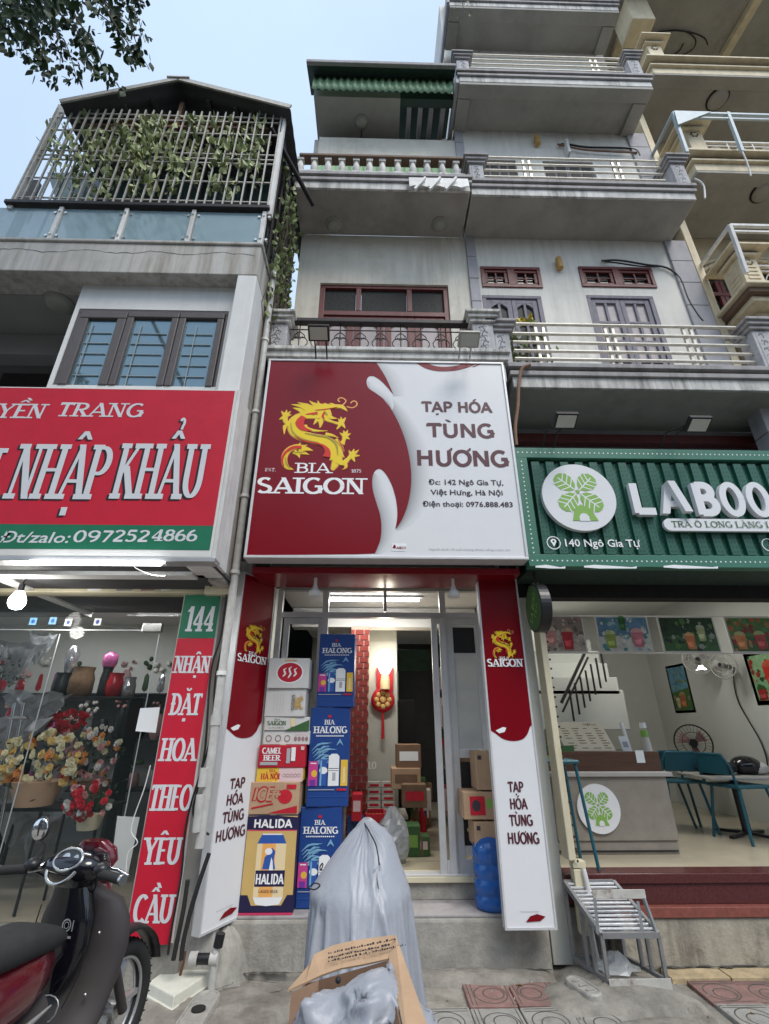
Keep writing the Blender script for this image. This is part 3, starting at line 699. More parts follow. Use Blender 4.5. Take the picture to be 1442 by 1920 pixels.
xl = at(588, 182, Yc).x; xm = at(751, 182, Yc).x; xr = 1.27; yb_ = WALL + .25
box_obj('canopy_slab', xl, xm, Yc, yb_ + .2, SOFF3, SOFF3 + .18, M('soffit'), h142, .006)
for ya, yb2 in ((Yc, Yc + .12), (yb_ - .02, yb_ + .12)): box_obj('canopy_beam', xm + .002, xr, ya, yb2, SOFF3 + .001, SOFF3 + .18, M('green_dark'), h142, 0)
for px in (767, 788, 808, 830):
    x = at(px, 215, Yc + .3).x; x = atz(px, 215, SOFF3).x
    box_obj('pergola_beam', x - .035, x + .035, Yc + .121, yb_ - .03, SOFF3 - .01, SOFF3 + .12, M('band_purple'), h142, .004)
box_obj('roof_deck', xm, xr, Yc, yb_ + .2, SOFF3 + .6, SOFF3 + .62, M('green_dark'), h142, 0)
box_obj('back_wall', xl + .05, xr, yb_, yb_ + .1, SOFF3 - .9, SOFF3 - .003, M('green_dark'), h142, 0)
zt_ = SOFF3 + .02 + (at(590, 143, Yc - .08).z - at(590, 180, Yc - .08).z)
corrugated('green_awning', xl - .02, xr, zt_, Yc - .02, SOFF3 - .01, Yc - .1, .115, .014, 'green_sheet', h142)
q = at(590, 122, Yc - .38)
YY_ = Yc - .2; q = at(590, 122, YY_); b = MB(); b.hexa([(xl - .12, YY_, q.z - .02), (xr, YY_, q.z - .02), (xr, Yc + .3, zt_ + .06), (xl - .12, Yc + .3, zt_ + .06), (xl - .12, YY_, q.z + .03), (xr, YY_, q.z + .03), (xr, Yc + .3, zt_ + .12), (xl - .12, Yc + .3, zt_ + .12)])
obj('roof_edge', b, M('green_dark'), h142)
obj('gutter', MB().box(xl - .12, xr, YY_ - .06, YY_ - .002, q.z - .03, q.z + .05), M('band_purple'), h142, bevel=.01)
p = atz(678, 228, SOFF3); round_lamp(p.x, p.y, SOFF3 - .003, .1, h142)
obj('lamp_cable', MB().cyl((p.x, p.y + .1, SOFF3 - .01), (p.x - .02, yb_ - .01, SOFF3 - .01), .008, n=6), M('iron_dark'), h142)
box_obj('side_wall', xl - .04, xl + .03, Yc + .03, yb_, SOFF3 - .9, SOFF3 - .002, M('band_purple'), h142, .004).location.z -= 0
bpy.data.objects.remove(bpy.data.objects['side_wall'])

# ================================================================== house 140 (right of the middle)
h140 = thing('house', 'grey white house with purple stone corners and steel-railed balconies above the tea shop', 'house', (2.9, 5.2, 0))
X0, X1 = XR + .001, 4.66
def win_rect(a, b_, Y=WALL): return rect(*a, *b_, Y)
w1 = win_rect((900, 501), (1018, 541)); w2 = win_rect((1083, 501), (1232, 541))
d1 = win_rect((903, 553), (1030, 640)); d2 = win_rect((1098, 553), (1257, 660))
d1 = (d1[0], d1[1], SOFF1 + .3, d1[3]); d2 = (d2[0], d2[1], SOFF1 + .3, d2[3])
b = MB()
wall_with_openings(b, X0 + .14, 4.32, w1[2] - .04, SOFF2, WALL, WALL + .2, [w1, w2])
wall_with_openings(b, X0 + .14, 4.32, SOFF1, w1[2] - .041, WALL, WALL + .2, [d1, d2])
obj('wall', b, M('plaster'), h140)
w3 = win_rect((1061, 300), (1145, 345)); w4 = (1.75, 2.5, SOFF2 + 1.0, SOFF2 + 2.2)
b = MB(); wall_with_openings(b, X0 + .14, 4.32, SOFF2, SOFF3, WALL, WALL + .2, [(1.7, 2.3, SOFF2 + .3, SOFF2 + 1.95), (2.75, 3.6, SOFF2 + .3, SOFF2 + 1.95)])
b.box(X0 + .14, 4.32, WALL, WALL + .2, SOFF3, SOFF4)
b.box(X0 + .14, 4.32, WALL, WALL + .2, SOFF4, SOFF4 + 2.4)
b.box(X0 + .02, X0 + .2, WALL + .2, 11, SOFF2, SOFF4 + 2.4); b.box(4.5, 4.64, WALL + .2, 11, 0, SOFF4 + 2.4)
obj('wall', b, M('plaster'), h140)
for xa, xb in ((1.7, 2.3), (2.75, 3.6)):
    s = MB(); z0, z1 = SOFF2 + .3, SOFF2 + 1.95; n = 2
    for i in range(2):
        xx = xa + (xb - xa) * i / 2; ww = (xb - xa) / 2
        s.box(xx + .004, xx + ww - .004, WALL + .05, WALL + .09, z0, z1 - .004)
        for k in range(4):
            for j in range(2): s.box(xx + .05 + j * ww * .46, xx + .04 + j * ww * .46 + ww * .36, WALL + .038, WALL + .05, z0 + .1 + k * .4, z0 + .42 + k * .4, 1)
    obj('shutter_door', s, [M('grey_wood'), M('patterned_glass')], h140)
def pier(xa, xb, z0, z1, h, y=WALL - .035):
    n = max(1, round((z1 - z0) / h)); hh = (z1 - z0) / n
    for k in range(n):
        box_obj('stone_block', xa, xb, y, y + .23, z0 + k * hh + .005, z0 + (k + 1) * hh - .005, M('purple_stone'), h140, .006)
for z0, z1 in ((SOFF1 + .3, SOFF2), (SOFF2 + .3, SOFF3)):
    pier(X0, X0 + .138, z0, z1, .42); pier(4.322, 4.64, z0, z1, .42)
def transom(r):
    x0, x1, z0, z1 = r; b = MB(); y = WALL + .0
    b.box(x0, x1, y - .02, y + .05, z1 - .05, z1); b.box(x0, x1, y - .02, y + .05, z0, z0 + .05)
    xm = (x0 + x1) / 2
    for x in (x0, x1 - .05, xm - .05): b.box(x, x + (.05 if x != xm - .05 else .1), y - .019, y + .049, z0 + .051, z1 - .051)
    o = obj('window', b, M('brown_wood'), h140, bevel=.004)
    for a, c in ((x0 + .05, xm - .05), (xm + .05, x1 - .05)):
        s = MB(); q = .045
        s.box(a, c, y, y + .04, z1 - .051 - q, z1 - .052); s.box(a, c, y, y + .04, z0 + .052, z0 + .052 + q)
        s.box(a, a + q, y + .001, y + .039, z0 + .06 + q, z1 - .06 - q); s.box(c - q, c, y + .001, y + .039, z0 + .06 + q, z1 - .06 - q)
        s.box((a + c) / 2 - .012, (a + c) / 2 + .012, y + .002, y + .038, z0 + .06 + q, z1 - .06 - q); s.box(a + q, c - q, y + .01, y + .03, (z0 + z1) / 2 - .01, (z0 + z1) / 2 + .01)
        obj('sash', s, M('brown_wood'), o, bevel=.003)
        box_obj('pane', a + .02, c - .02, y + .042, y + .046, z0 + .07, z1 - .07, M('dark_glass'), o, 0)
transom(w1); transom(w2)
def shutters(r, arched):
    x0, x1, z0, z1 = r; y = WALL + .02; b = MB()
    b.box(x0, x1, y - .02, y + .08, z1 - .05, z1 - .001)
    for x in (x0, x1 - .06): b.box(x, x + .06, y - .02, y + .08, z0, z1 - .052)
    o = obj('door_frame', b, M('grey_wood'), h140, bevel=.005)
    lw = (x1 - x0 - .12) / 2
    for i in range(2):
        a = x0 + .06 + i * lw; c = a + lw - .005; s = MB(); q = .065; top = z1 - .06; H_ = top - z0
        rows = 4; ph = (.34)
        s.box(a, a + q, y, y + .05, z0, top); s.box(c - q, c, y, y + .05, z0, top)
        zz = top; s.box(a + q, c - q, y, y + .05, top - q, top)
        if arched:
            pts = [(a + q, top - q - .09)] + [(a + q + (c - a - 2 * q) * t, top - q - .09 + .08 * math.sin(math.pi * t)) for t in (.15, .3, .5, .7, .85)] + [(c - q, top - q - .09), (c - q, top - q - .001), (a + q, top - q - .001)]
            s.prism(pts, y, y + .05)
        for k in range(1, 6):
            zz = top - q - k * ph
            if zz > z0 + .1: s.box(a + q, c - q, y, y + .05, zz - .04, zz)
        s.box((a + c) / 2 - .018, (a + c) / 2 + .018, y + .003, y + .047, z0, top - q - .001)
        lf = obj('shutter_leaf', s, M('grey_wood'), h140, bevel=.004)
        box_obj('panel', a + q - .01, c - q + .01, y + .03, y + .036, z0, top - .05, M('arched_panel') if not arched else M('patterned_glass'), lf, 0)
shutters(d1, True); shutters(d2, False)
slab('balcony_slab', 1.46, 5.2, 4.0, WALL, SOFF1, h140)
slab('balcony_slab', 1.30, 4.44, 4.14, WALL, SOFF2, h140)
slab('balcony_slab', 1.30, 4.44, 4.09, WALL, SOFF3, h140, frame=True)
slab('balcony_slab', 1.30, 4.48, 4.15, WALL, SOFF4, h140, frame=True)
for px, py, Y, zb in ((935, 640, 4.03, SOFF1 + .3), (1432, 650, 4.03, SOFF1 + .3)):
    x = at(px, py, Y).x; carved_pillar(x + .03, Y, zb + .002, at(px, 606 if px < 1000 else 603, Y).z, .2, h140)
for px, Y, zb, pt in ((893, 4.16, SOFF2 + .3, 290), (1272, 4.16, SOFF2 + .3, 290), (868, 4.11, SOFF3 + .3, 97), (1190, 4.11, SOFF3 + .3, 97)):
    p = at(px, pt + 25, Y); carved_pillar(p.x, Y, zb + .002, at(px, pt, Y - .05).z, .2, h140)
def railset(pxl, pxr, ys, Y, r=.017, posts=()):
    zz = [at(1000, y, Y).z for y in ys]
    xa = pxl; xb = pxr
    for z in zz: obj('rail', MB().cyl((xa, Y, z), (xb, Y, z), r, n=10), M('rail_paint'), h140)
    for px in posts:
        for dx in (-.045, .045):
            obj('rail_post', MB().bar((px + dx, Y + .02, zz[-1] - .12), (px + dx, Y + .02, zz[0]), .03, .03), M('rail_paint'), h140)
railset(1.56, 4.30, (608, 626, 642, 658, 673), 4.12, .019, (1.9, 2.72, 3.65))
railset(1.5, 4.2, (297, 309, 321, 333), 4.25, .016, (2.2, 3.55))
railset(1.5, 4.2, (106, 115, 123, 131), 4.2, .016, (3.7,))
for z in (SOFF3, SOFF4): obj('corner_band', MB().box(1.24, 1.3 - .002, 4.1, WALL + .6, z - .02, z + .2), M('purple_stone'), h140, bevel=.01)
def wall_lamp(px, py):
    p = at(px, py, WALL - .02); b = MB(); b.cyl((p.x, WALL - .055, p.z - .1), (p.x, WALL - .055, p.z + .1), .045, n=16); b.box(p.x - .02, p.x + .02, WALL - .02, WALL, p.z - .03, p.z + .03)
    obj('wall_lamp', b, M('orange_lamp'), h140)
wall_lamp(1047, 498); wall_lamp(1006, 268)
def cable(name, pts, r, m, parent=None, **k):
    P = [Vector(p) for p in pts]; out = []
    for i in range(len(P) - 1):
        a = P[max(i - 1, 0)]; b_ = P[i]; c = P[i + 1]; d = P[min(i + 2, len(P) - 1)]
        for t in (0, .25, .5, .75):
            out.append(.5 * ((2 * b_) + (c - a) * t + (2 * a - 5 * b_ + 4 * c - d) * t * t + (3 * b_ - a - 3 * c + d) * t ** 3))
    out.append(P[-1]); return obj(name, MB().tube(out, r, 6), M(m), parent, **k)
cable('wall_cable', [at(x, y, WALL - .03) for x, y in ((1128, 489), (1160, 488), (1210, 496), (1250, 502), (1275, 522), (1290, 560), (1308, 590), (1318, 602))], .014, 'iron_dark', h140)
cable('wall_cable', [at(x, y, WALL - .05) for x, y in ((1128, 489), (1150, 492), (1200, 499), (1240, 500))], .01, 'iron_dark', h140)
cable('wall_cable', [at(x, y, WALL - .03) for x, y in ((1048, 272), (1060, 270), (1100, 276), (1150, 277), (1190, 280), (1200, 292))], .016, 'iron_dark', h140)
cable('wall_cable', [at(x, y, WALL - .05) for x, y in ((1045, 270), (1090, 280), (1140, 284), (1195, 286))], .014, 'wood_old', h140)
b = MB(); b.box(at(1060, 272, 4.7).x, at(1062, 272, 4.7).x + .02, 4.65, WALL, at(1060, 290, 4.7).z, at(1060, 266, 4.7).z); obj('bracket', b, M('white_paint'), h140)
cable('drain_hose', [at(x, y, 3.93) for x, y in ((994, 684), (980, 690), (975, 705), (972, 730), (971, 760), (966, 800), (968, 835))], .02, 'wood_old', h140)
box_obj('recess_wall', 1.46, 5.2, WALL + .01, WALL + .12, 3.4, SOFF1, M('purple_stone'), h140, 0)
box_obj('recess_beam', 1.5, 5.2, WALL - .12, WALL, at(1100, 830, WALL - .1).z, at(1100, 815, WALL - .1).z, M('brown_wood'), h140, .01)
x = at(1405, 800, 4.5).x
for k in range(4): box_obj('stone_block', 3.55 if k < 0 else x, x + 1.4, 4.3, 4.5, 3.3 + k * .4, 3.3 + k * .4 + .39, M('purple_stone'), h140, .008)
# ================================================================== house 138 (cream, far right)
h138 = thing('house', 'cream yellow house with scrollwork balcony rails at the far right edge', 'house', (6.4, 5.8, 0))
YF = 4.35; YW = 5.45; XB = at(1300, 305, YF).x
zC = at(1405, 560, YF).z; zBs = at(1350, 320, YF).z; zAs = at(1350, 140, YF).z; zTop = zAs + 2.75
XE = 10.5
wa = (XB + .35, XB + 2.3)
def arch_wall(z0, z1, spring, rad):
    """wall with one arched doorway; brown door and mouldings in it"""
    xc = XB + 1.35; b = MB()
    b.box(4.68, xc - rad, YW, YW + .2, z0, z1); b.box(xc + rad, XE, YW, YW + .2, z0, z1)
    pts = [(xc + rad * math.cos(math.pi * k / 16), spring + rad * .62 * math.sin(math.pi * k / 16)) for k in range(17)]
    b.prism(pts + [(xc - rad, z1), (xc + rad, z1)][::1], YW, YW + .2)
    obj('wall', b, M('cream_wall'), h138)
    m_ = MB()
    for r_, y_ in ((rad + .02, YW - .05), (rad + .12, YW - .03)):
        m_.tube([(xc + r_ * math.cos(math.pi * k / 20), y_, spring + (r_ - rad + rad * .62) * math.sin(math.pi * k / 20)) for k in range(21)], .035, 6)
    obj('arch_moulding', m_, M('cream_trim'), h138)
    d = MB(); n = 4; w = 2 * rad / n
    for i in range(n):
        x = xc - rad + i * w
        d.box(x + .005, x + .07, YW + .07, YW + .12, z0, spring + .3); d.box(x + w - .07, x + w - .005, YW + .07, YW + .12, z0, spring + .3)
        for k in range(5): d.box(x + .07, x + w - .07, YW + .071, YW + .119, z0 + .1 + k * .42, z0 + .16 + k * .42)
    d.box(xc - rad, xc + rad, YW + .06, YW + .069, spring - .05, spring + .03)
    o = obj('arched_door', d, M('brown_wood'), h138, bevel=.004)
    box_obj('pane', xc - rad, xc + rad, YW + .13, YW + .14, z0, z1 - .02, M('dark_glass'), o, 0)
arch_wall(zC - 1.0, zBs, zC + 1.45, 1.0); arch_wall(zBs, zAs, zBs + 1.75, 1.0)
b = MB(); b.box(4.68, XE, YW, YW + .2, zAs, zTop + 1.5); b.box(4.68, XE, YW, YW + .2, 0, zC - 1.0); obj('wall', b, M('cream_wall'), h138)
for xa, yy in ((4.665, WALL - .02), (4.79, WALL + .1)):
    box_obj('pilaster', xa, xa + .11, yy, YW, 4.8, zAs, M('cream_trim'), h138, .01)
def cream_slab(zs, h1=.12):
    b = MB(); b.box(XB, XE, YF, YW, zs, zs + .17, 0); b.box(XB - .05, XE, YF - .05, YW, zs + .172, zs + .22, 0)
    b.box(XB - .02, XE, YF - .02, YW, zs + .222, zs + .3, 1); b.box(XB - .12, XE, YF - .12, YW, zs + .302, zs + .35, 0)
    obj('balcony_slab', b, [M('cream_trim'), M('brown_band')], h138, bevel=.008)
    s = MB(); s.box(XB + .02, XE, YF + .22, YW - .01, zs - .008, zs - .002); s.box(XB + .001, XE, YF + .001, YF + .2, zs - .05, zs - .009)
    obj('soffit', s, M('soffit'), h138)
def cream_pillar(x, z0, z1, slots=False):
    w = .26; b = MB(); b.box(x, x + w, YF - .02, YF + w, z0, z1 - .13, 0); b.box(x - .05, x + w + .05, YF - .07, YF + w + .05, z1 - .128, z1 - .08, 0)
    b.box(x - .03, x + w + .03, YF - .05, YF + w + .03, z1 - .078, z1 - .04, 1); b.box(x - .14, x + w + .14, YF - .16, YF + w + .14, z1 - .038, z1, 0)
    p = obj('balcony_pillar', b, [M('cream_trim'), M('brown_band')], h138, bevel=.006)
    r = MB()
    if slots:
        for k in range(6): r.box(x + .05, x + w - .05, YF - .03, YF - .021, z0 + .05 + k * .07, z0 + .085 + k * .07)
        for k in range(5): r.box(x - .008, x - .001, YF + .04, YF + w - .05, z0 + .05 + k * .07, z0 + .075 + k * .07)
    r.ball((x + w / 2, YF - .02, z1 - .22), .05, 10, 0, (1, .3, .8)); r.ball((x, YF + w / 2, z1 - .22), .05, 10, 0, (.3, 1, .8))
    for k in range(6):
        a = k * math.pi / 3; r.ball((x + w / 2 + .05 * math.cos(a), YF - .022, z1 - .22 + .05 * math.sin(a)), .022, 8, 1, (1, .4, 1))
    obj('relief', r, [M('cream_trim'), M('brown_band')], p)
def scroll_rail(x0, x1, z0, z1, y, step=.42):
    o = obj('balcony_railing', MB().bar((x0, y, z1 - .015), (x1, y, z1 - .015), .04, .03).bar((x0, y, z1 - .11), (x1, y, z1 - .11), .018, .018).bar((x0, y, z0 + .03), (x1, y, z0 + .03), .02, .02), M('white_paint'), h138)
    x = x0 + .04; pro_ = None
    while x < x1 - step:
        if pro_ is None:
            s = MB(); zb_, zt_ = z0 + .04, z1 - .12; h = zt_ - zb_
            s.bar((x, y, zb_), (x, y, z1), .022, .022)
            c = x + step / 2
            s.tube([(c + step * .46 * math.cos(math.pi * k / 12), y, zb_ + h * .95 * math.sin(math.pi * k / 12)) for k in range(13)], .009, 5)
            for sg in (-1, 1):
                s.tube([(c + sg * step * .24 + step * .17 * (1 - k / 26) * math.cos(k * .6), y, zb_ + h * .33 + h * .3 * (1 - k / 26) * math.sin(k * .6)) for k in range(16)], .008, 5)
            s.bar((c, y, zb_), (c, y, zb_ + h * .6), .03, .02); s.ball((c, y, zb_ + h * .63), .025, 8)
            pro_ = obj('scroll_panel', s, M('white_paint'), o); px_ = x
        else: copy_part(pro_, (x - px_, 0, 0))
        x += step
for zs in (zBs, zAs):
    cream_slab(zs); zt_ = zs + .35
    rh = (at(1350, 228 if zs == zBs else 72, YF - .1).z - zt_)
    cream_pillar(XB + .06, zt_ + .002, zt_ + max(.55, min(rh, 1.0)), False)
    scroll_rail(XB + .36, XE, zt_, zt_ + (.62 if zs == zBs else .5), YF + .12)
b = MB(); b.box(XB - .1, XE, YF - .1, YW, zC + .02, zC + .1, 1); b.box(XB - .16, XE, YF - .16, YW, zC + .102, zC + .15, 0); b.box(XB - .03, XE, YF - .03, YW, zC - .06, zC + .018, 0)
b.box(XB + .15, XE, YF + .15, YW, zC - .75, zC - .062, 0)
obj('balcony_slab', b, [M('cream_trim'), M('brown_band')], h138, bevel=.01)
zt_ = zC + .15; cream_pillar(XB + .0, zt_ + .002, zt_ + .72, True); scroll_rail(XB + .32, XE, zt_, zt_ + .62, YF + .12)
mat('lamp_ring', (.02, .018, .018), .5)
p = atz(1345, 185, zAs); round_lamp(p.x, p.y, zAs - .008, .17, h138, 'soffit', 'lamp_ring')
p = atz(1432, 357, zBs); round_lamp(p.x, p.y, zBs - .008, .17, h138, 'soffit', 'lamp_ring')
mat('pale_blue_paint', (.45, .53, .56), .5, var=.12, vscale=8)
def steel_frame(p0, p1, drop, ym, m='pale_blue_paint'):
    o = thing('steel_frame', 'x', 'frame', at(*p0, ym)); o.parent = h138; o.location = at(*p0, ym) - h138.location
    for k in ('label', 'category'): del o[k]
    a = at(*p0, ym); c = at(*p1, ym)
    obj('frame_bar', MB().bar(a, (c.x + 3, a.y, a.z), .04, .04), M(m), o)
    obj('frame_bar', MB().bar((a.x, a.y, a.z), (a.x, a.y + .05, a.z - drop), .045, .045), M(m), o)
    obj('frame_bar', MB().bar((a.x, a.y, a.z - .12), (c.x + 3, a.y, a.z - .12), .03, .03), M(m), o)
    obj('frame_bar', MB().bar((a.x, a.y, a.z), (a.x, YW, a.z), .04, .04), M(m), o)
    return o
fr_ = steel_frame((1262, 212), (1440, 210), .95, YF - .2)
obj('frame_bar', MB().bar(at(1364, 212, YF - .2), at(1392, 285, YF - .2), .045, .045), M('pale_blue_paint'), fr_)
obj('gusset_plate', MB().prism([(at(1262, 212, YF - .2).x, at(1262, 212, YF - .2).z), (at(1330, 212, YF - .2).x, at(1262, 212, YF - .2).z), (at(1262, 232, YF - .2).x + .04, at(1262, 238, YF - .2).z)], YF - .235, YF - .225), M('pale_blue_paint'), fr_)
fr_ = steel_frame((1368, 423), (1440, 421), .85, YF - .2, 'white_paint')
cable('loose_cable', [at(x, y, YF - .25) for x, y in ((1392, 285), (1398, 298), (1404, 315), (1408, 330))], .012, 'white_paint', h138)
cable('loose_cable', [at(x, y, YW - .6) for x, y in ((1280, 450), (1292, 480), (1305, 520), (1330, 550), (1345, 572))], .012, 'iron_dark', h138)
cable('loose_cable', [at(x, y, 4.1) for x, y in ((1302, 335), (1312, 340), (1320, 350), (1322, 372))], .013, 'white_paint', h140)
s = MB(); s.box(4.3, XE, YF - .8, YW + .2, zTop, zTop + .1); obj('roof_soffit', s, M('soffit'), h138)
def topbeam(p, q):
    a = atz(*p, zTop); c = atz(*q, zTop); a.z = c.z = zTop - .08
    obj('soffit_beam', MB().bar(a, c, .16, .155), M('cream_trim'), h138, bevel=.01)
topbeam((1185, 2), (1150, 108)); topbeam((1420, -10), (1355, 100))
b = MB(); p = atz(1255, 80, zTop)
cable('cable_coil', [(p.x + (.3 + .02 * k) * math.cos(k * .5), p.y + .22 * math.sin(k * .5), zTop - .03 - .002 * k) for k in range(26)], .012, 'iron_dark', h138)
b = MB(); x0 = at(1160, 20, 4.6).x
box_obj('roof_capital', x0 - .1, x0 + .35, 4.3, 4.75, zTop - .9, zTop - .1, M('cream_trim'), h138, .02)

# ================================================================== house 144 (flower shop, left)
h144 = thing('house', 'two-storey grey house with brown bay window and caged roof terrace above the flower shop', 'house', (-2.8, 4.6, 0))
Y4 = 3.4; XR4 = -1.205; XL4 = -7.0
zP0, zP1 = at(300, 512, Y4).z, at(300, 458, Y4).z
col_l = at(446, 512, Y4).x; bayl = at(158, 530, 3.56).x
box_obj('parapet_beam', XL4, XR4, Y4, Y4 + .3, zP0, zP1, M('concrete_144'), h144, .01)
box_obj('parapet_coping', XL4, XR4 + .02, Y4 - .02, Y4 + .34, zP1 + .001, zP1 + .04, M('concrete_144'), h144, .01)
rc = random.Random(3); pr = Print(front(Y4), .0015); pts = []
for k in range(60):
    pts.append((-4.6 + 3.35 * k / 59, zP1 - .13 + .018 * math.sin(k * .5) + rc.uniform(-.012, .012)))
pr.ribbon(pts, [rc.uniform(.003, .012) for _ in pts]); pr.build('crack', M('relief_dark'), h144)
box_obj('column', col_l, XR4, Y4 + .002, Y4 + .3, 2.62, zP0 - .002, M('white_144'), h144, .01)
YB = 3.56
wl_, wr_ = at(147, 583, YB).x, at(430, 583, YB).x; wt = at(300, 581, YB).z; wb = 4.4
b = MB(); wall_with_openings(b, bayl, col_l + .001, 2.6, zP0 - .001, YB, YB + .12, [(wl_ + .001, wr_, wb, wt)]); obj('bay_wall', b, M('white_144'), h144)
box_obj('bay_side', bayl, bayl + .1, YB + .121, 5.0, 2.6, zP0 - .001, M('white_144'), h144)
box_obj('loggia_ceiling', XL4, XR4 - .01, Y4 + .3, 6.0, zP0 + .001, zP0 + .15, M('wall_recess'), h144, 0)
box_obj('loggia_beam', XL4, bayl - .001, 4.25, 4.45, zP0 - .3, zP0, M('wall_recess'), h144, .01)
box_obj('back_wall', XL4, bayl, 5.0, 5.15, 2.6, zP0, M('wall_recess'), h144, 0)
box_obj('terrace_floor', XL4, XR4, Y4 + .3, 8.0, zP0 + .16, zP1 - .02, M('concrete_144'), h144, 0)
r_ = rect(60, 688, 100, 760, 4.98); d_ = box_obj('loggia_door', r_[0] - .3, r_[1], 4.94, 4.99, 3.0, r_[3], M('window_frame'), h144, .01)
p = atz(112, 567, zP0); round_lamp(p.x, p.y, zP0 - .001, .13, h144, 'lamp_glass', 'wall_recess')
box_obj('side_wall', XR4 - .12, XR4, Y4 + .301, 7.5, 2.6, zP1, M('side_wall'), h144, .0)
box_obj('side_wall', XR4 - .12, XR4, 4.301, 7.5, 0, 2.599, M('side_wall'), h144, .0)
box_obj('first_floor_slab', XL4, XR4 - .13, 3.62, 5.0, 2.62, 2.8, M('dark_sheet'), h144, 0)
fw = .05
wo = obj('window', MB().box(wl_, wr_, YB + .005, YB + .1, wt - .045, wt - .001).box(wl_, wl_ + .04, YB + .006, YB + .099, wb, wt - .046).box(wr_ - .03, wr_, YB + .006, YB + .099, wb, wt - .046), M('window_frame'), h144, bevel=.005)
ms = [wl_ + .04, at(243, 583, YB).x, at(340, 583, YB).x, wr_ - .03]
for i in range(3):
    a, c = ms[i] + .004, ms[i + 1] - .004; q = .065 if i else .085
    s = MB(); y0 = YB - .012
    s.box(a, c, y0, y0 + .06, wt - .045 - q, wt - .048); s.box(a, a + q, y0 + .001, y0 + .059, wb, wt - .05 - q + .003); s.box(c - q, c, y0 + .001, y0 + .059, wb, wt - .05 - q + .003)
    sa = obj('sash', s, M('window_frame'), h144, bevel=.008);
    box_obj('pane', a + q - .003, c - q + .003, YB + .02, YB + .026, wb, wt - .05 - q, M('window_glass'), sa, 0)
    g_ = MB()
    for k in range(9):
        z = wb + .12 + k * .13
        if z < wt - .2: g_.box(a + q + .02, c - q - .03, YB + .006, YB + .016, z, z + .006)
    g_.box(a + q + .05 + .03 * i, a + q + .056 + .03 * i, YB + .005, YB + .0155, wb, wt - .2)
    mat('grille_bar_grey', (.3, .36, .38), .4, var=0)  # pale bars of the grille behind the glass, set just before the pane
    obj('window_grille', g_, M('grille_bar_grey'), sa)
box_obj('curtain', wl_, wr_, YB + .2, YB + .22, wb, wt, M('wall_recess'), wo, 0)
gz0, gz1 = zP1 + .045, at(300, 391, Y4).z
xp = [at(x, y, Y4 + .03).x for x, y in ((-40, 425), (105, 425), (231, 424), (360, 423), (494, 423))]
bal4 = thing('glass_balustrade', None, None, (xp[2], Y4 + .05, gz0));
bal4.parent = h144; bal4.location = Vector((xp[2], Y4 + .05, gz0)) - h144.location
for x in xp:
    po = box_obj('post', x - .022, x + .022, Y4 - .0, Y4 + .05, gz0, gz1, M('white_paint'), bal4, .004)
    s = MB()
    for z in (gz0 + .08, gz1 - .08):
        s.cyl((x, Y4 - .012, z), (x, Y4, z), .012, n=10)
        for sg in (-1, 1): s.cyl((x + sg * .055, Y4 + .01, z), (x + sg * .055, Y4 + .04, z), .016, n=10)
    obj('bolt', s, M('steel'), po)
for i in range(len(xp) - 1): box_obj('pane', xp[i] + .03, xp[i + 1] - .03, Y4 + .022, Y4 + .034, gz0 + .01, gz1 - .01, M('rail_glass'), bal4, .002)
mat('dark_green_glass', (.03, .07, .065), .08, var=.1, spec=.8, alpha=.9)
box_obj('pane', XR4 - .03, XR4 - .018, Y4 + .08, 4.75, zP1 + .045, gz1 - .01, M('dark_green_glass'), bal4, 0)
cz0, cz1 = at(300, 384, Y4).z, at(300, 208, Y4).z
cage = thing('cage', None, None, (-2.5, Y4, cz0)); cage.parent = h144; cage.location = Vector((-2.5, Y4, cz0)) - h144.location
xl_, xr_ = at(18, 384, Y4).x, at(502, 384, Y4).x
obj('sill_beam', MB().box(xl_ - .05, xr_ + .03, Y4 - .03, Y4 + .06, cz0 - .05, cz0), M('iron_dark'), cage, bevel=.006)
nb = 28; pb = None
for i in range(nb + 1):
    x = xl_ + (xr_ - xl_) * i / nb
    if pb is None: pb = obj('bar', MB().bar((x, Y4, cz0), (x, Y4, cz1), .016, .016), M('iron_grey'), cage); pbx = x
    else: copy_part(pb, (x - pbx, rnd.uniform(-.004, .004), 0))
for y in (213, 222, 245, 283, 292, 300, 335, 372, 379):
    z = at(300, y, Y4).z; obj('cross_bar', MB().bar((xl_ - .02, Y4 + .02, z), (xr_ + .02, Y4 + .02, z), .014, .014), M('iron_grey'), cage)
for x in (xl_, xr_ + .03):
    obj('corner_post', MB().bar((x, Y4 + .03, cz0 - .1), (x, Y4 + .03, cz1 + .1), .05, .05), M('white_paint'), cage)
ybk = 4.74
for k in range(34):
    z = zP1 + .1 + k * .078
    if pb and k == 0: sb_ = obj('side_bar', MB().bar((XR4 - .02, Y4 + .05, z), (XR4 - .02, ybk, z), .014, .014), M('iron_dark'), cage)
    else: copy_part(sb_, (0, 0, k * .078))
for k in range(7):
    y = Y4 + .25 + k * .18; obj('side_post', MB().bar((XR4 + .0, y, zP1), (XR4 + .0, y, cz1 + .05), .02, .02), M('iron_dark'), cage)
    y = Y4 + .25 + k * .18; obj('side_post', MB().bar((xl_, y, cz0), (xl_, y, cz1 + .05), .02, .02), M('iron_grey'), cage)
a = at(132, 225, 4.2);
mat('terrace_glass', (.09, .14, .13), .1, var=.3, vscale=3, spec=.9)
b = MB(); b.prism([(at(180, 385, 4.1).x, cz0), (at(130, 235, 4.1).x, cz1 - .1), (XR4 - .1, cz1 - .1), (XR4 - .1, cz0 - .5), (at(250, 385, 4.1).x, cz0 - .5)], 4.1, 4.12); obj('net_panel', b, M('terrace_glass'), cage)
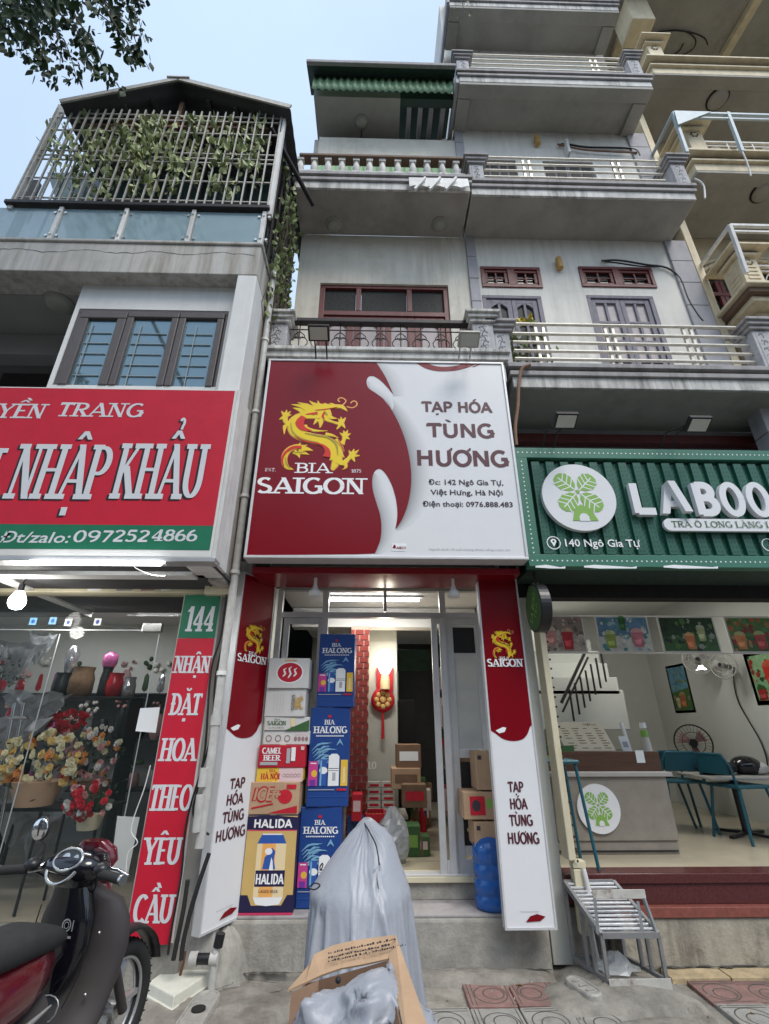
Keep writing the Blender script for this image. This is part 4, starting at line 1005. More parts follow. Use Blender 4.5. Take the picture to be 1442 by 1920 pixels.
for px in (210, 300, 390, 470):
    x = at(px, 300, 4.05).x; obj('inner_post', MB().bar((x, 4.06, cz0 - .2), (x, 4.06, cz1), .05, .05), M('dark_sheet'), cage)
x = at(110, 300, 4.3).x; obj('inner_post', MB().bar((x - .15, 4.3, cz0 - .4), (x - .15, 4.3, cz1), .08, .08), M('dark_sheet'), cage)
pk = at(335, 152, Y4 - .1); el = at(108, 205, Y4 - .1); er = at(541, 200, Y4 - .1)
ez = (el.z + er.z) / 2 + .02
roof = thing('roof', None, None, (pk.x, Y4, ez)); roof.parent = h144; roof.location = Vector((pk.x, Y4, ez)) - h144.location
for (xa, za), (xb, zb_) in (((el.x, ez), (pk.x, pk.z)), ((pk.x, pk.z), (er.x + .03, ez + .02))):
    b = MB(); n = 60; vs = []
    for i in range(n + 1):
        y = Y4 - .1 + (5.2 - Y4 + .1) * i / n; w = .012 * math.sin(i * 1.2); vs += [(xa, y, za + w), (xb, y, zb_ + w)]
    b.add(vs, [(2 * i, 2 * i + 1, 2 * i + 3, 2 * i + 2) for i in range(n)], 0, True)
    o = obj('roof_sheet', b, M('dark_sheet'), roof); o.modifiers.new('thickness', 'SOLIDIFY').thickness = .012
    obj('barge_board', MB().bar((xa, Y4 - .115, za + .02), (xb, Y4 - .115, zb_ + .02), .02, .07), M('iron_grey'), roof)
    for k in range(1, 4):
        x = xa + (xb - xa) * k / 4; z = za + (zb_ - za) * k / 4 - .05; obj('rafter', MB().bar((x, Y4, z), (x, 5.1, z), .05, .05), M('dark_sheet'), roof)
obj('ridge_cap', MB().bar((pk.x, Y4 - .14, pk.z + .025), (pk.x, 5.2, pk.z + .025), .28, .02), M('iron_grey'), roof)
obj('roof_sheet', MB().box(XR4 - .02, XR4 + .02, Y4 + .0, 5.2, ez - .25, ez + .0), M('dark_sheet'), roof)
for z, w in ((ez - .02, 2.3), (ez + .1, 1.5), (ez + .2, .9)):
    obj('gable_slat', MB().bar((pk.x - w / 2, Y4 + .12, z), (pk.x + w / 2, Y4 + .12, z + .02), .05, .04), M('wood_old'), roof)
obj('gable_slat', MB().bar((pk.x, Y4 + .1, ez - .05), (pk.x, Y4 + .1, pk.z - .1), .05, .05), M('wood_old'), roof)
b = MB(); b.prism([(el.x + .1, ez - .08), (pk.x, pk.z - .1), (er.x - .1, ez - .08)], 4.4, 4.42); obj('gable_back', b, M('dark_sheet'), roof)
obj('strut', MB().cyl(at(508, 240, Y4 - .02), at(588, 386, 4.06), .03, n=10), M('iron_dark'), h144)
pa = at(514, 508, 3.8)
pipe = thing('drain_pipe', None, None, (XR4 + .05, 4.1, .6)); pipe.parent = h144; pipe.location = Vector((XR4 + .05, 4.1, .6)) - h144.location
pX = XR4 + .045; p0 = atx(514, 508, pX); p1 = atx(374, 1590, pX)
obj('pipe', MB().tube([(pX - .06, p0.y, p0.z), (pX, p0.y, p0.z), (pX, p0.y, p0.z - .06), (pX, p1.y, 1.2), (pX, p1.y, p1.z)], .032, 12), M('pvc'), pipe)
obj('pipe', MB().cyl((pX, p1.y, 1.62), (pX, p1.y, 1.55), .042, n=12), M('pvc'), pipe)
for z in (5.2, 4.3, 3.4, 2.7, 1.9):
    yy = p0.y + (p1.y - p0.y) * (p0.z - z) / (p0.z - p1.z); obj('pipe_clip', MB().cyl((pX, yy, z), (pX, yy, z + .03), .04, n=12), M('white_paint'), pipe)
# ================================================================== vine on the cage, tree over the pavement, potted plant
def leaf_mesh(name, L, W, fold=.25, tip=1.0, m='leaf_tree'):
    b = MB(); n = 5; prof = [0, .62, 1, .8, .45, 0]
    vs = []
    for i in range(n + 1):
        t = i / n; w = W / 2 * prof[i]; z = -L * .12 * math.sin(t * 2.2);
        vs += [(-w, L * t, z + w * fold), (0, L * t, z), (w, L * t, z + w * fold)]
    fs = []
    for i in range(n): a = 3 * i; fs += [(a, a + 1, a + 4, a + 3), (a + 1, a + 2, a + 5, a + 4)]
    me = bpy.data.meshes.new(name); me.from_pydata(vs, [], fs); me.materials.append(M(m)); me.update(); return me, vs, fs
def scatter_leaves(parent, spots, me, vs, fs, m, n_parts, base=None):
    """spots: (pos, euler, scale). The first n_parts are single objects, the rest one mass"""
    base = worg(parent)
    for p, e, s in spots[:n_parts]:
        o = bpy.data.objects.new('leaf', me); o.location = Vector(p) - base; o.rotation_euler = e; o.scale = (s, s, s); link(o, parent)
    rest = spots[n_parts:]
    if rest:
        mb = MB()
        from mathutils import Euler
        for p, e, s in rest:
            mt = Euler(e).to_matrix(); mb.add([Vector(p) + mt @ (Vector(v) * s) for v in vs], fs, 0)
        obj('leaves', mb, M(m), parent, kind='stuff')
rv = random.Random(11)
vine = thing('climbing_vine', 'pale green leafy vine climbing over the steel cage of the roof terrace', 'vine', (-2.5, Y4 + .1, zP1))
meV, vsV, fsV = leaf_mesh('leaf', .075, .052, .3, m='leaf_vine')
stems = MB(); spots = []; spots2 = []
for k in range(58):
    px = rv.choice([rv.uniform(90, 330), rv.uniform(150, 500), rv.uniform(150, 470)]); py = rv.uniform(300, 380); yy = Y4 + rv.uniform(.03, .16)
    pts = []; n = rv.randint(8, 16); dx = rv.uniform(-4, 6)
    for i in range(n):
        pts.append(at(px, py, yy)); px += dx + rv.uniform(-7, 7); py -= rv.uniform(4, 14)
        if py < 222: break
        for _ in range(rv.randint(2, 4)):
            q = at(px + rv.uniform(-8, 8), py + rv.uniform(-7, 7), Y4 + rv.uniform(-.06, .2))
            if px > 85 and px < 505: (spots if rv.random() < .75 else spots2).append((q, (rv.uniform(.6, 2.2), rv.uniform(-.8, .8), rv.uniform(0, 6.28)), rv.uniform(.7, 1.45)))
    if len(pts) > 2: stems.tube(pts, .004, 4)
obj('stem', stems, M('bark'), vine)
side = []
for k in range(420):
    y = rv.uniform(Y4 + .3, 4.6); z = rv.uniform(zP1 - .8, cz1 - .4) ;
    if rv.random() < (z - zP1) / 6: continue
    side.append(((XR4 + rv.uniform(.0, .1), y, z), (rv.uniform(.6, 2.2), rv.uniform(-.8, .8), rv.uniform(0, 6.28)), rv.uniform(.7, 1.3)))
st2 = MB()
for k in range(26):
    y = rv.uniform(Y4 + .4, 4.6); z = cz1 - .6; pts = []
    while z > zP1 - 1.0: pts.append((XR4 + rv.uniform(.01, .07), y, z)); z -= .22; y += rv.uniform(-.08, .08)
    st2.tube(pts, .005, 4)
obj('stem', st2, M('bark'), vine)
rv.shuffle(spots); allv = spots
scatter_leaves(vine, allv, meV, vsV, fsV, 'leaf_vine', 290)
meV2, a1, a2 = leaf_mesh('leaf', .085, .06, .3, m='leaf_vine2')
scatter_leaves(vine, spots2 + side, meV2, a1, a2, 'leaf_vine2', 95)

# ---- the street tree whose twigs hang into the top left corner
tree = thing('street_tree', 'dark leafed street tree with drooping twigs hanging into the top left corner', 'tree', (-3.1, .3, 0))
tr = MB(); tr.tube([(-3.1, .3, -.1), (-3.05, .35, 1.5), (-3.1, .5, 3.2), (-2.95, .7, 4.6), (-2.8, .9, 5.8)], [.17, .14, .12, .09, .06], 12)
obj('trunk', tr, M('bark'), tree)
crown = thing('crown', None, None, (-3, .8, 4.5)); crown.parent = tree; crown.location = Vector((-3, .8, 4.5)) - tree.location
bough = MB(); near = []; far = []
def twig(path, nleaf, lst, spread):
    bough.tube(path, [.012 - .009 * i / max(1, len(path) - 1) for i in range(len(path))], 5)
    for i in range(nleaf):
        t = rv.random() ** .7 * (len(path) - 1.001); a = path[int(t)]; b_ = path[int(t) + 1]; f = t - int(t)
        p = Vector(a).lerp(Vector(b_), f) + Vector([rv.uniform(-spread, spread) for _ in range(3)])
        e = (R_(-90) + rv.uniform(-.75, .5), rv.uniform(-.6, .6), rv.uniform(0, 6.28))
        lst.append((p, e, rv.uniform(.55, 1.25)))
YT = 2.6
ends = [((-20, -60), (60, 60), (85, 110), (92, 155)), ((20, -60), (95, 40), (130, 95), (142, 158)), ((60, -80), (140, 30), (180, 90), (200, 150)), ((90, -70), (170, 10), (225, 60), (250, 118)),
        ((110, -60), (190, 0), (240, 50), (280, 130)), ((60, -70), (110, 20), (160, 100), (225, 165)), ((-40, -30), (20, 40), (40, 80), (60, 112)), ((150, -60), (210, -10), (255, 20), (272, 80)),
        ((-30, -40), (30, 10), (60, 50), (75, 130)), ((30, -60), (80, 0), (110, 60), (112, 130)), ((0, -60), (50, 10), (75, 40), (100, 90)), ((80, -60), (130, 0), (150, 40), (172, 90)),
        ((-60, -20), (-10, 30), (10, 50), (25, 95)), ((120, -60), (200, 20), (235, 80), (262, 105)), ((40, -60), (100, 10), (150, 60), (165, 125)), ((140, -60), (185, -20), (215, 20), (235, 40)), ((140, -60), (235, -30), (250, -10), (262, 10))]
for e in ends:
    yy = YT + rv.uniform(-.4, .5); path = [at(x, y, yy) for x, y in e]
    P = []
    for i in range(len(path) - 1):
        for t in (0, .33, .66): P.append(path[i].lerp(path[i + 1], t) + Vector((rv.uniform(-.02, .02), 0, rv.uniform(-.02, .02))))
    P.append(path[-1]); twig(P, 62, near, .07)
dense = []
for k in range(1900):
    x = rv.uniform(-90, 190); y = rv.uniform(-120, 62) - max(0, (x - 60)) * .35
    if y > 40 - max(0, x - 40) * .3 and rv.random() < .5: continue
    dense.append((at(x, y, YT + rv.uniform(-.6, .8)), (R_(-90) + rv.uniform(-.9, .6), rv.uniform(-.7, .7), rv.uniform(0, 6.28)), rv.uniform(.7, 1.4)))
for k in range(3000):      # the rest of the crown, above and behind the viewer
    u = rv.uniform(0, 6.28); r = 2.6 * rv.random() ** .5; r *= .8; p = Vector((-4.9 + r * math.cos(u), -.1 + r * math.sin(u), 5.9 + rv.uniform(-1.0, .9) * (1 - r / 4)))
    if p.y > 1.2: p.x = min(p.x, -4.4)
    far.append((p, (rv.uniform(-2.2, -.9), rv.uniform(-.7, .7), rv.uniform(0, 6.28)), rv.uniform(.9, 1.6)))
for k in range(9):
    a = k * .7; bough.tube([(-2.9, .7, 5.0), (-4.3 + .8 * math.cos(a), .1 + .7 * math.sin(a), 5.9), (-4.8 + 1.4 * math.cos(a), .0 + 1.3 * math.sin(a), 6.5)], [.04, .025, .012], 6)
bough.tube([(-2.9, .8, 5.4), (-2.9, 1.2, 6.2), at(-60, -90, YT)], [.04, .03, .018], 6); bough.tube([(-2.9, .8, 5.6), (-2.2, 1.0, 7), at(110, -100, YT)], [.04, .03, .015], 6)
obj('branch', bough, M('bark'), crown)
meT, t1, t2 = leaf_mesh('leaf', .1, .052, .2, m='leaf_tree')
rv.shuffle(near)
scatter_leaves(crown, near[:290] + near[290:] + dense + far, meT, t1, t2, 'leaf_tree', 290)
tw = []; P = [at(850, -60, 3.2), at(852, -20, 3.2), at(866, 4, 3.2), at(872, 26, 3.2)]
bough2 = MB(); bough2.tube(P, .004, 4); bough2.tube([(-2.8, .9, 5.8), (-1.5, -.3, 7.5), (0, .3, 8.6), at(850, -60, 3.2)], [.03, .02, .012, .005], 5); obj('branch', bough2, M('bark'), crown)
for k in range(16): tw.append((at(rv.uniform(848, 885), rv.uniform(-20, 30), 3.2), (R_(-90) + rv.uniform(-.5, .5), 0, rv.uniform(0, 6)), .6))
mm = MB()
from mathutils import Euler
for p, e, s in tw: mm.add([Vector(p) + Euler(e).to_matrix() @ (Vector(v) * s) for v in t1], t2)
obj('leaves', mm, M('leaf_vine2'), crown, kind='stuff')

# ---- trees and house fronts on the other side of the street (seen only in the window panes)
for i, (x, y, h) in enumerate(((-9, -13, 8.5), (-3, -14, 7), (4, -13.5, 8), (10, -14, 9))):
    t = thing('street_tree', ['dark round tree across the street, first from the left in the panes', 'low dark tree across the street behind the viewer', 'dark tree across the street facing the tea shop', 'tall dark tree across the street at the far end'][i], 'tree', (x, y, 0))
    obj('trunk', MB().tube([(x, y, -.2), (x + .1, y, h * .5), (x, y, h * .8)], [.2, .15, .08], 10), M('bark'), t)
    c_ = MB()
    for k in range(700):
        u = Vector((rv.gauss(0, 1), rv.gauss(0, 1), rv.gauss(0, 1))).normalized(); r = rv.uniform(.5, 1) * (1 + .25 * math.sin(3 * u.x + 5 * u.z + i)); p = Vector((x, y, h * .75)) + Vector((u.x * 2.0, u.y * 2.0, u.z * 1.9)) * r
        s = rv.uniform(.15, .3); a = Vector((rv.uniform(-1, 1), rv.uniform(-1, 1), rv.uniform(-1, 1))) * s; b_ = Vector((rv.uniform(-1, 1), rv.uniform(-1, 1), rv.uniform(-1, 1))) * s
        c_.add([p, p + a, p + a + b_, p + b_], [(0, 1, 2, 3)])
    obj('crown', c_, M('leaf_tree'), t)
# ---- flowering pot plant on the first balcony of house 140
pp = at(985, 640, 4.25)
pot = thing('potted_plant', 'green pot plant with yellow leaves on the first balcony behind the steel rails', 'plant', (pp.x, 4.35, SOFF1 + .3))
obj('pot', MB().lathe([(.1, 0), (.15, .2), (.16, .22)], (pp.x, 4.35, SOFF1 + .3), 16), M('band_purple'), pot)
obj('stem', MB().tube([(pp.x, 4.35, SOFF1 + .4), (pp.x + .02, 4.3, SOFF1 + .8)], .012, 6), M('bark'), pot)
sp = []
for k in range(170):
    x = pp.x + rv.gauss(-.02, .16); sp.append(((x, 4.3 + rv.uniform(-.12, .12), SOFF1 + .45 + abs(rv.gauss(.3, .2))), (rv.uniform(.5, 2.4), rv.uniform(-1, 1), rv.uniform(0, 6.28)), rv.uniform(.6, 1.0)))
scatter_leaves(pot, sp, meV2, a1, a2, 'leaf_vine2', 60)
mat('leaf_yellow', (.5, .4, .03), .5, var=.3)
meY, y1, y2 = leaf_mesh('leaf', .07, .05, .3, m='leaf_yellow')
sp = [(at(988 + rv.uniform(-14, 14), 603 + rv.uniform(-8, 7), 4.2), (rv.uniform(.5, 2.4), rv.uniform(-1, 1), rv.uniform(0, 6.28)), rv.uniform(.7, 1.1)) for k in range(26)]
scatter_leaves(pot, sp, meY, y1, y2, 'leaf_yellow', 26)
# ---- houses across the street, behind the viewer: they stand in the reflections and shade the low sky
hx = -17.0
for i, (w, h, m, lab) in enumerate(((4.6, 12.5, 'cream_wall', 'cream four-storey house across the street, first from the left'), (4.2, 10.0, 'wall_recess', 'grey three-storey house across the street, second from the left'), (5.0, 13.0, 'plaster', 'pale tall house across the street facing the flower shop'), (4.4, 11.0, 'concrete_144', 'grey house across the street facing the grocery'), (4.6, 12.0, 'cream_trim', 'yellowish house across the street facing the tea shop'), (5.2, 10.5, 'plaster', 'low pale house across the street, second from the right'), (5.0, 13.5, 'wall_recess', 'dark tall house across the street at the right end'))):
    t = thing('house', lab, 'house', (hx + w / 2, -20, 0)); ops = []; f = MB()
    for k in range(int(h // 3.2)):
        for j in range(2): xa = hx + .6 + j * (w / 2 - .1); ops.append((xa, xa + w / 2 - 1.1, .9 + k * 3.2 + (0 if k else -.8), 2.6 + k * 3.2))
    f.box(hx, hx + w - .05, -26, -17, -.2, h); obj('wall', f, M(m), t)
    for (xa, xb, za, zb_) in ops: box_obj('window', xa, xb, -17, -16.96, za, zb_, M('dark_glass'), t, 0)
    for k in range(1, int(h // 3.2) + 1): box_obj('balcony_slab', hx + .1, hx + w - .15, -17, -16.1, k * 3.2 - .2, k * 3.2, M('band'), t, 0)
    hx += w
# ================================================================== emblems used on several signs
def dragon(pr, T, k, Y=0, E=1, R=2, O=3):
    """flame-maned beer dragon; T maps drawing units to the surface, k scales widths; colours are material slots"""
    def rb(pts, ws, mi): pr.ribbon([T(x, y) for x, y in smooth(pts)], [w * k for w in smooth1(ws, len(smooth(pts)))], mi)
    def smooth(pts):
        out = []
        for i in range(len(pts) - 1):
            a = pts[max(i - 1, 0)]; b = pts[i]; c = pts[i + 1]; d = pts[min(i + 2, len(pts) - 1)]
            for t in (0, .25, .5, .75): out.append(tuple(.5 * ((2 * b[j]) + (c[j] - a[j]) * t + (2 * a[j] - 5 * b[j] + 4 * c[j] - d[j]) * t * t + (3 * b[j] - a[j] - 3 * c[j] + d[j]) * t ** 3) for j in (0, 1)))
        out.append(pts[-1]); return out
    def smooth1(ws, n): return [ws[min(int(i / (n - 1) * (len(ws) - 1)), len(ws) - 2)] * (1 - (i / (n - 1) * (len(ws) - 1) - min(int(i / (n - 1) * (len(ws) - 1)), len(ws) - 2))) + ws[min(int(i / (n - 1) * (len(ws) - 1)), len(ws) - 2) + 1] * (i / (n - 1) * (len(ws) - 1) - min(int(i / (n - 1) * (len(ws) - 1)), len(ws) - 2)) for i in range(n)]
    body = [(660, 290), (575, 335), (515, 400), (530, 490), (610, 545), (720, 580), (840, 600), (935, 645), (1000, 710), (1020, 790), (1005, 860), (975, 920), (962, 955)]
    bw = [40, 110, 140, 140, 125, 118, 118, 122, 120, 108, 80, 45, 10]
    tail = [(640, 690), (540, 680), (450, 715), (400, 790), (400, 870), (440, 925), (505, 945)]
    strokes = [([(930, 195), (850, 200), (760, 185), (690, 138)], [40, 55, 45, 4]), ([(900, 225), (740, 225), (650, 190), (555, 158)], [60, 62, 45, 4]),
               ([(880, 245), (690, 245), (590, 200), (478, 182)], [60, 55, 40, 4]), ([(860, 275), (650, 285), (580, 245), (495, 222)], [60, 70, 44, 4]), ([(820, 200), (800, 170), (790, 135)], [40, 20, 3]),
               ([(890, 190), (860, 170)], [40, 10]),
               ([(860, 215), (960, 205), (1060, 205), (1095, 225), (1140, 262)], [70, 50, 44, 36, 4]), ([(1000, 205), (960, 180), (930, 165)], [40, 24, 4]),
               ([(900, 235), (915, 300), (945, 335), (1020, 348)], [60, 66, 40, 5]), ([(760, 300), (850, 330), (930, 375), (1000, 400)], [70, 70, 30, 14]),
               ([(820, 350), (825, 400), (815, 458)], [70, 40, 4]), ([(790, 350), (765, 385), (738, 420)], [50, 24, 4]), ([(640, 320), (720, 330), (800, 330)], [60, 40, 30]),
               ([(650, 420), (655, 460), (760, 490), (905, 492)], [20, 40, 24, 4]), ([(880, 530), (960, 545), (1035, 575)], [40, 24, 4]),
               ([(1000, 590), (1060, 650), (1100, 735)], [30, 26, 4]), ([(1050, 740), (1075, 775), (1105, 808)], [40, 20, 3]), ([(940, 720), (960, 800), (930, 840)], [60, 50, 4]),
               ([(600, 700), (660, 705), (735, 725)], [70, 44, 4]), ([(560, 735), (620, 750), (690, 772)], [60, 34, 4]), ([(510, 735), (560, 770), (575, 812)], [50, 30, 4]), ([(560, 670), (590, 630)], [30, 4]), ([(610, 680), (668, 655)], [36, 4])]
    def paw(c, claws, r=44):
        out = []
        for x, y in claws: out.append(([c, ((c[0] * .4 + x * .6), (c[1] * .4 + y * .6)), (x, y)], [r, 20, 5]))
        return out
    strokes += [([(470, 430), (415, 385), (405, 330)], [30, 44, 60])] + paw((408, 320), [(362, 258), (425, 245), (472, 262), (482, 303), (335, 362)])
    strokes += [([(455, 430), (405, 440), (395, 535)], [20, 40, 4])]
    strokes += [([(960, 385), (1020, 405), (1070, 400)], [16, 30, 70])] + paw((1070, 400), [(1118, 335), (1062, 328), (1112, 465), (1010, 478), (1030, 350)])
    strokes += [([(1075, 650), (1095, 600), (1110, 565)], [50, 30, 60])] + paw((1108, 560), [(1048, 515), (1095, 488), (1142, 484), (1178, 522), (1165, 592)])
    strokes += [([(1020, 840), (1090, 870), (1150, 820), (1190, 785)], [60, 60, 34, 60])] + paw((1190, 785), [(1155, 722), (1215, 705), (1272, 715), (1285, 785), (1225, 860)]) + [([(1110, 870), (1120, 920), (1080, 948)], [40, 20, 4])]
    curl1 = [(1060, 205), (1100, 170), (1120, 135), (1085, 105), (1045, 105), (1028, 130), (1050, 150)]; curl2 = [(1130, 205), (1200, 218), (1250, 185), (1240, 148), (1205, 140), (1175, 165)]
    for c in (curl1, curl2): rb(c, [14] * len(c), E)
    rb(body, [w + 22 for w in bw], E); rb(tail, [60, 76, 74, 72, 70, 50, 6], E)
    for p, w in strokes: rb(p, [v + 14 if v > 6 else v for v in w], E)
    rb(body, bw, Y); rb(tail, [44, 60, 58, 56, 56, 36, 4], Y)
    for p, w in strokes: rb(p, w, Y)
    rb([(625, 325), (580, 400), (620, 465), (720, 492)], [60, 105, 60, 6], R)
    rb([(520, 555), (640, 615), (760, 635), (850, 665), (905, 730), (895, 800)], [4, 16, 16, 26, 60, 90], R)
    rb([(600, 685), (500, 690), (415, 745), (372, 830), (395, 910)], [34, 40, 30, 26, 6], R)
    rb([(790, 285), (730, 290), (650, 300)], [40, 26, 10], R); rb([(870, 260), (850, 320), (870, 360)], [6, 30, 6], R); rb([(1020, 215), (880, 240), (760, 250)], [8, 14, 8], R)
    rb([(1030, 600), (1070, 660), (1095, 720)], [6, 14, 5], R)
    rb([(475, 400), (500, 510), (620, 590), (800, 630)], [8, 18, 16, 6], O); rb([(640, 520), (780, 545), (920, 575), (1010, 660), (1025, 780)], [8, 20, 22, 22, 8], O)
    rb([(410, 800), (425, 880), (470, 930)], [8, 20, 6], O); rb([(880, 270), (905, 310)], [14, 10], O); rb([(500, 740), (560, 745), (640, 740)], [6, 14, 5], O)
DR_M = lambda: [M('ink_yellow'), M('ink_edge'), M('ink_red'), M('ink_olive'), M('ink_white')]
def dragon_in(pr, u0, u1, v0, v1):
    sx = (u1 - u0) / 960; sy = (v1 - v0) / 865
    dragon(pr, lambda x, y: (u0 + (x - 330) * sx, v1 - (y - 95) * sy), (sx + sy) / 2)
def leaf_emblem(pr, cu, cv, r, green, white):
    pr_ = pr; P = lambda x, y: (cu + x * r, cv + y * r)
    for (ex, ey) in ((-.52, .56), (.42, .56), (-.47, -.36), (.5, -.36)):
        cx, cy = -.02, .12; L = math.hypot(ex - cx, ey - cy); a = math.atan2(ey - cy, ex - cx); ux, uy = math.cos(a), math.sin(a)
        q = lambda t, s: P(cx + ux * t * L - uy * s, cy + uy * t * L + ux * s)
        pr_.poly([q(.14, 0), q(.28, .15), q(.6, .27), q(.92, .25), q(1.12, .13), q(1.16, 0), q(1.12, -.13), q(.92, -.25), q(.6, -.27), q(.28, -.15)], green)
        pr_.ribbon([q(.1, 0), q(1.02, 0)], .035 * r, white)
        for k in (.36, .58, .8):
            for s in (-1, 1): pr_.ribbon([q(k, 0), q(k + .2, s * .26)], .03 * r, white)
    pr_.ell(*P(-.02, .12), .06 * r, .06 * r, green, 14)
    pr_.poly([P(-.2, -.42), P(0, -.28), P(.25, -.42), P(.42, -.78), P(-.3, -.78)], green)
    pr_.poly([P(-.1 + .0, -.79), P(-.1, -.66), P(-.05, -.58), P(.03, -.55), P(.12, -.58), P(.17, -.66), P(.18, -.79)], white)

# ================================================================== main sign over shop 142
SY = 3.7; sx0, sx1, sz0, sz1 = -1.062, 1.272, at(720, 1048, SY).z, at(720, 677, SY).z
sign = thing('shop_sign', 'large red and white grocery signboard with golden dragon logo above the middle shop', 'sign', (.1, SY + .1, sz0))
box_obj('panel', sx0 + .02, sx1 - .02, SY, SY + .14, sz0 + .02, sz1 - .02, M('sign_white'), sign, 0)
fw_ = .022
for a_, c_, z0_, z1_ in ((sx0, sx1, sz0, sz0 + fw_), (sx0, sx1, sz1 - fw_, sz1), (sx0, sx0 + fw_, sz0 + fw_, sz1 - fw_), (sx1 - fw_, sx1, sz0 + fw_, sz1 - fw_)): box_obj('frame_rail', a_, c_, SY - .012, SY + .15, z0_, z1_, M('alu_white'), sign, .003)
F = front(SY)
Z0 = (440, 660, 2.575)
def zp(x, y): return (Z0[0] + x / Z0[2], Z0[1] + y / Z0[2])
def crv(pts, n=5):
    out = []
    for i in range(len(pts) - 1):
        a = pts[max(i - 1, 0)]; b_ = pts[i]; c = pts[i + 1]; d = pts[min(i + 2, len(pts) - 1)]
        for k in range(n):
            t = k / n; out.append(tuple(.5 * ((2 * b_[j]) + (c[j] - a[j]) * t + (2 * a[j] - 5 * b_[j] + 4 * c[j] - d[j]) * t * t + (3 * b_[j] - a[j] - 3 * c[j] + d[j]) * t ** 3) for j in (0, 1)))
    out.append(pts[-1]); return out
seg1 = crv([(678, 44), (700, 75), (725, 115), (747, 160), (766, 206)])
seg2 = crv([(766, 206), (738, 172), (705, 138), (668, 116), (645, 122), (637, 147), (648, 176), (680, 198), (725, 235), (775, 310), (815, 400), (840, 490), (852, 580), (850, 660), (835, 740), (808, 810), (774, 859)])
seg3 = crv([(774, 859), (785, 800), (782, 730), (765, 660), (740, 605), (712, 570), (690, 566), (672, 585), (664, 620), (668, 670), (685, 730), (702, 785), (709, 845), (704, 905), (690, 945), (676, 976)])
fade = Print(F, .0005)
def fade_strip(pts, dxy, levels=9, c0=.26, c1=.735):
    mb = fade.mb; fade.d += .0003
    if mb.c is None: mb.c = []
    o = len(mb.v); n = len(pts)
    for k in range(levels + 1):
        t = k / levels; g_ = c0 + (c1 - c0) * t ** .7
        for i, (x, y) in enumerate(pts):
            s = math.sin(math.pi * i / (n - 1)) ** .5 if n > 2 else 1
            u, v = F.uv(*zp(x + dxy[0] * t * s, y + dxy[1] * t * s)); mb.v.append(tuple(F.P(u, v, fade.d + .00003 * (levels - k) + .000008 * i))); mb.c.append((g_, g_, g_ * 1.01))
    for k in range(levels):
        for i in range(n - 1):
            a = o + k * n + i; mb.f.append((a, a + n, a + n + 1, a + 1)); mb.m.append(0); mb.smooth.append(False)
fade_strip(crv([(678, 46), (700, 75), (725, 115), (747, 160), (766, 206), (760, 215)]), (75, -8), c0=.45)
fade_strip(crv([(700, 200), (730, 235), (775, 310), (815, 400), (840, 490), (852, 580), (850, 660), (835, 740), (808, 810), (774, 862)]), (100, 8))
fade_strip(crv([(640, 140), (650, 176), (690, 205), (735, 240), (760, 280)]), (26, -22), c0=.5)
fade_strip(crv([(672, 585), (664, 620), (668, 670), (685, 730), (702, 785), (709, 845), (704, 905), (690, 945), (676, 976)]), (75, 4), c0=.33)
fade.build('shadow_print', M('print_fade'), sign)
red = Print(F, .0024)
lf_ = [(172, 44)] + seg1 + seg2[1:] + seg3[1:] + [(32, 976)]
red_pts = ([F.uv(*zp(x, y)) if 0 < i < len(lf_) - 1 else (sx0 + fw_, (sz1 if i == 0 else sz0) + (-fw_ if i == 0 else fw_)) for i, (x, y) in enumerate(lf_)])
scan_fill(red, red_pts)
me_ = red.mb
def tri_build(name, pr, mats, parent):
    bm = bmesh.new(); vs = [bm.verts.new(v) for v in pr.mb.v]
    for f, mi in zip(pr.mb.f, pr.mb.m): ff = bm.faces.new([vs[i] for i in f]); ff.material_index = mi
    bmesh.ops.triangulate(bm, faces=bm.faces[:], ngon_method='EAR_CLIP')
    bm.verts.index_update(); mb = MB(); mb.v = [tuple(v.co) for v in bm.verts]; mb.f = [tuple(v.index for v in f.verts) for f in bm.faces]; mb.m = [f.material_index for f in bm.faces]; mb.smooth = [False] * len(mb.f); bm.free()
    return obj(name, mb, mats, parent)
red.pix([zp(x, y) for x, y in crv([(858, 50), (885, 58), (920, 78), (975, 92), (1050, 92), (1110, 80), (1160, 62), (1176, 52), (1110, 50), (1075, 66), (1010, 72), (960, 66), (925, 54), (858, 50)])], 0)
red.pix([zp(x, y) for x, y in ((1142, 74), (1188, 54), (1196, 56), (1160, 72))], 0)
tri_build('red_field', red, M('sign_red'), sign)
dr = Print(F, .003); dragon(dr, lambda x, y: F.uv(470 + x / 6.27, 730 + y / 6.27), .00081)
dr.build('dragon_logo', DR_M(), sign)
tx = Print(F, .003)
pletters(tx, 'BIA', 557, 868, 618, 887.5, 0, weight=.2, contrast=.45); tx.build('lettering', M('ink_white'), sign); tx = Print(F, .003)
pletters(tx, 'SAIGON', 485, 895, 683, 927, 0, weight=.24, contrast=.5); tx.build('lettering', M('ink_white'), sign); tx = Print(F, .003)
pletters(tx, 'EST.', 498, 878, 517, 884, 0, weight=.14); tx.build('lettering', M('ink_white'), sign); tx = Print(F, .003); pletters(tx, '1875', 659, 880, 677, 886.5, 0, weight=.14)
tx.build('lettering', M('ink_white'), sign)
tx = Print(F, .003)
pletters(tx, 'TẠP HÓA', 792, 753, 922, 774, 0, weight=.215, serif=False, contrast=.1)
tx.build('lettering', M('ink_maroon'), sign); tx = Print(F, .003)
pletters(tx, 'TÙNG', 802, 794, 926, 821, 0, weight=.225, serif=False, contrast=.1)
tx.build('lettering', M('ink_maroon'), sign); tx = Print(F, .003)
pletters(tx, 'HƯƠNG', 781, 844, 953, 875, 0, weight=.225, serif=False, contrast=.1)
tx.build('lettering', M('ink_maroon'), sign)
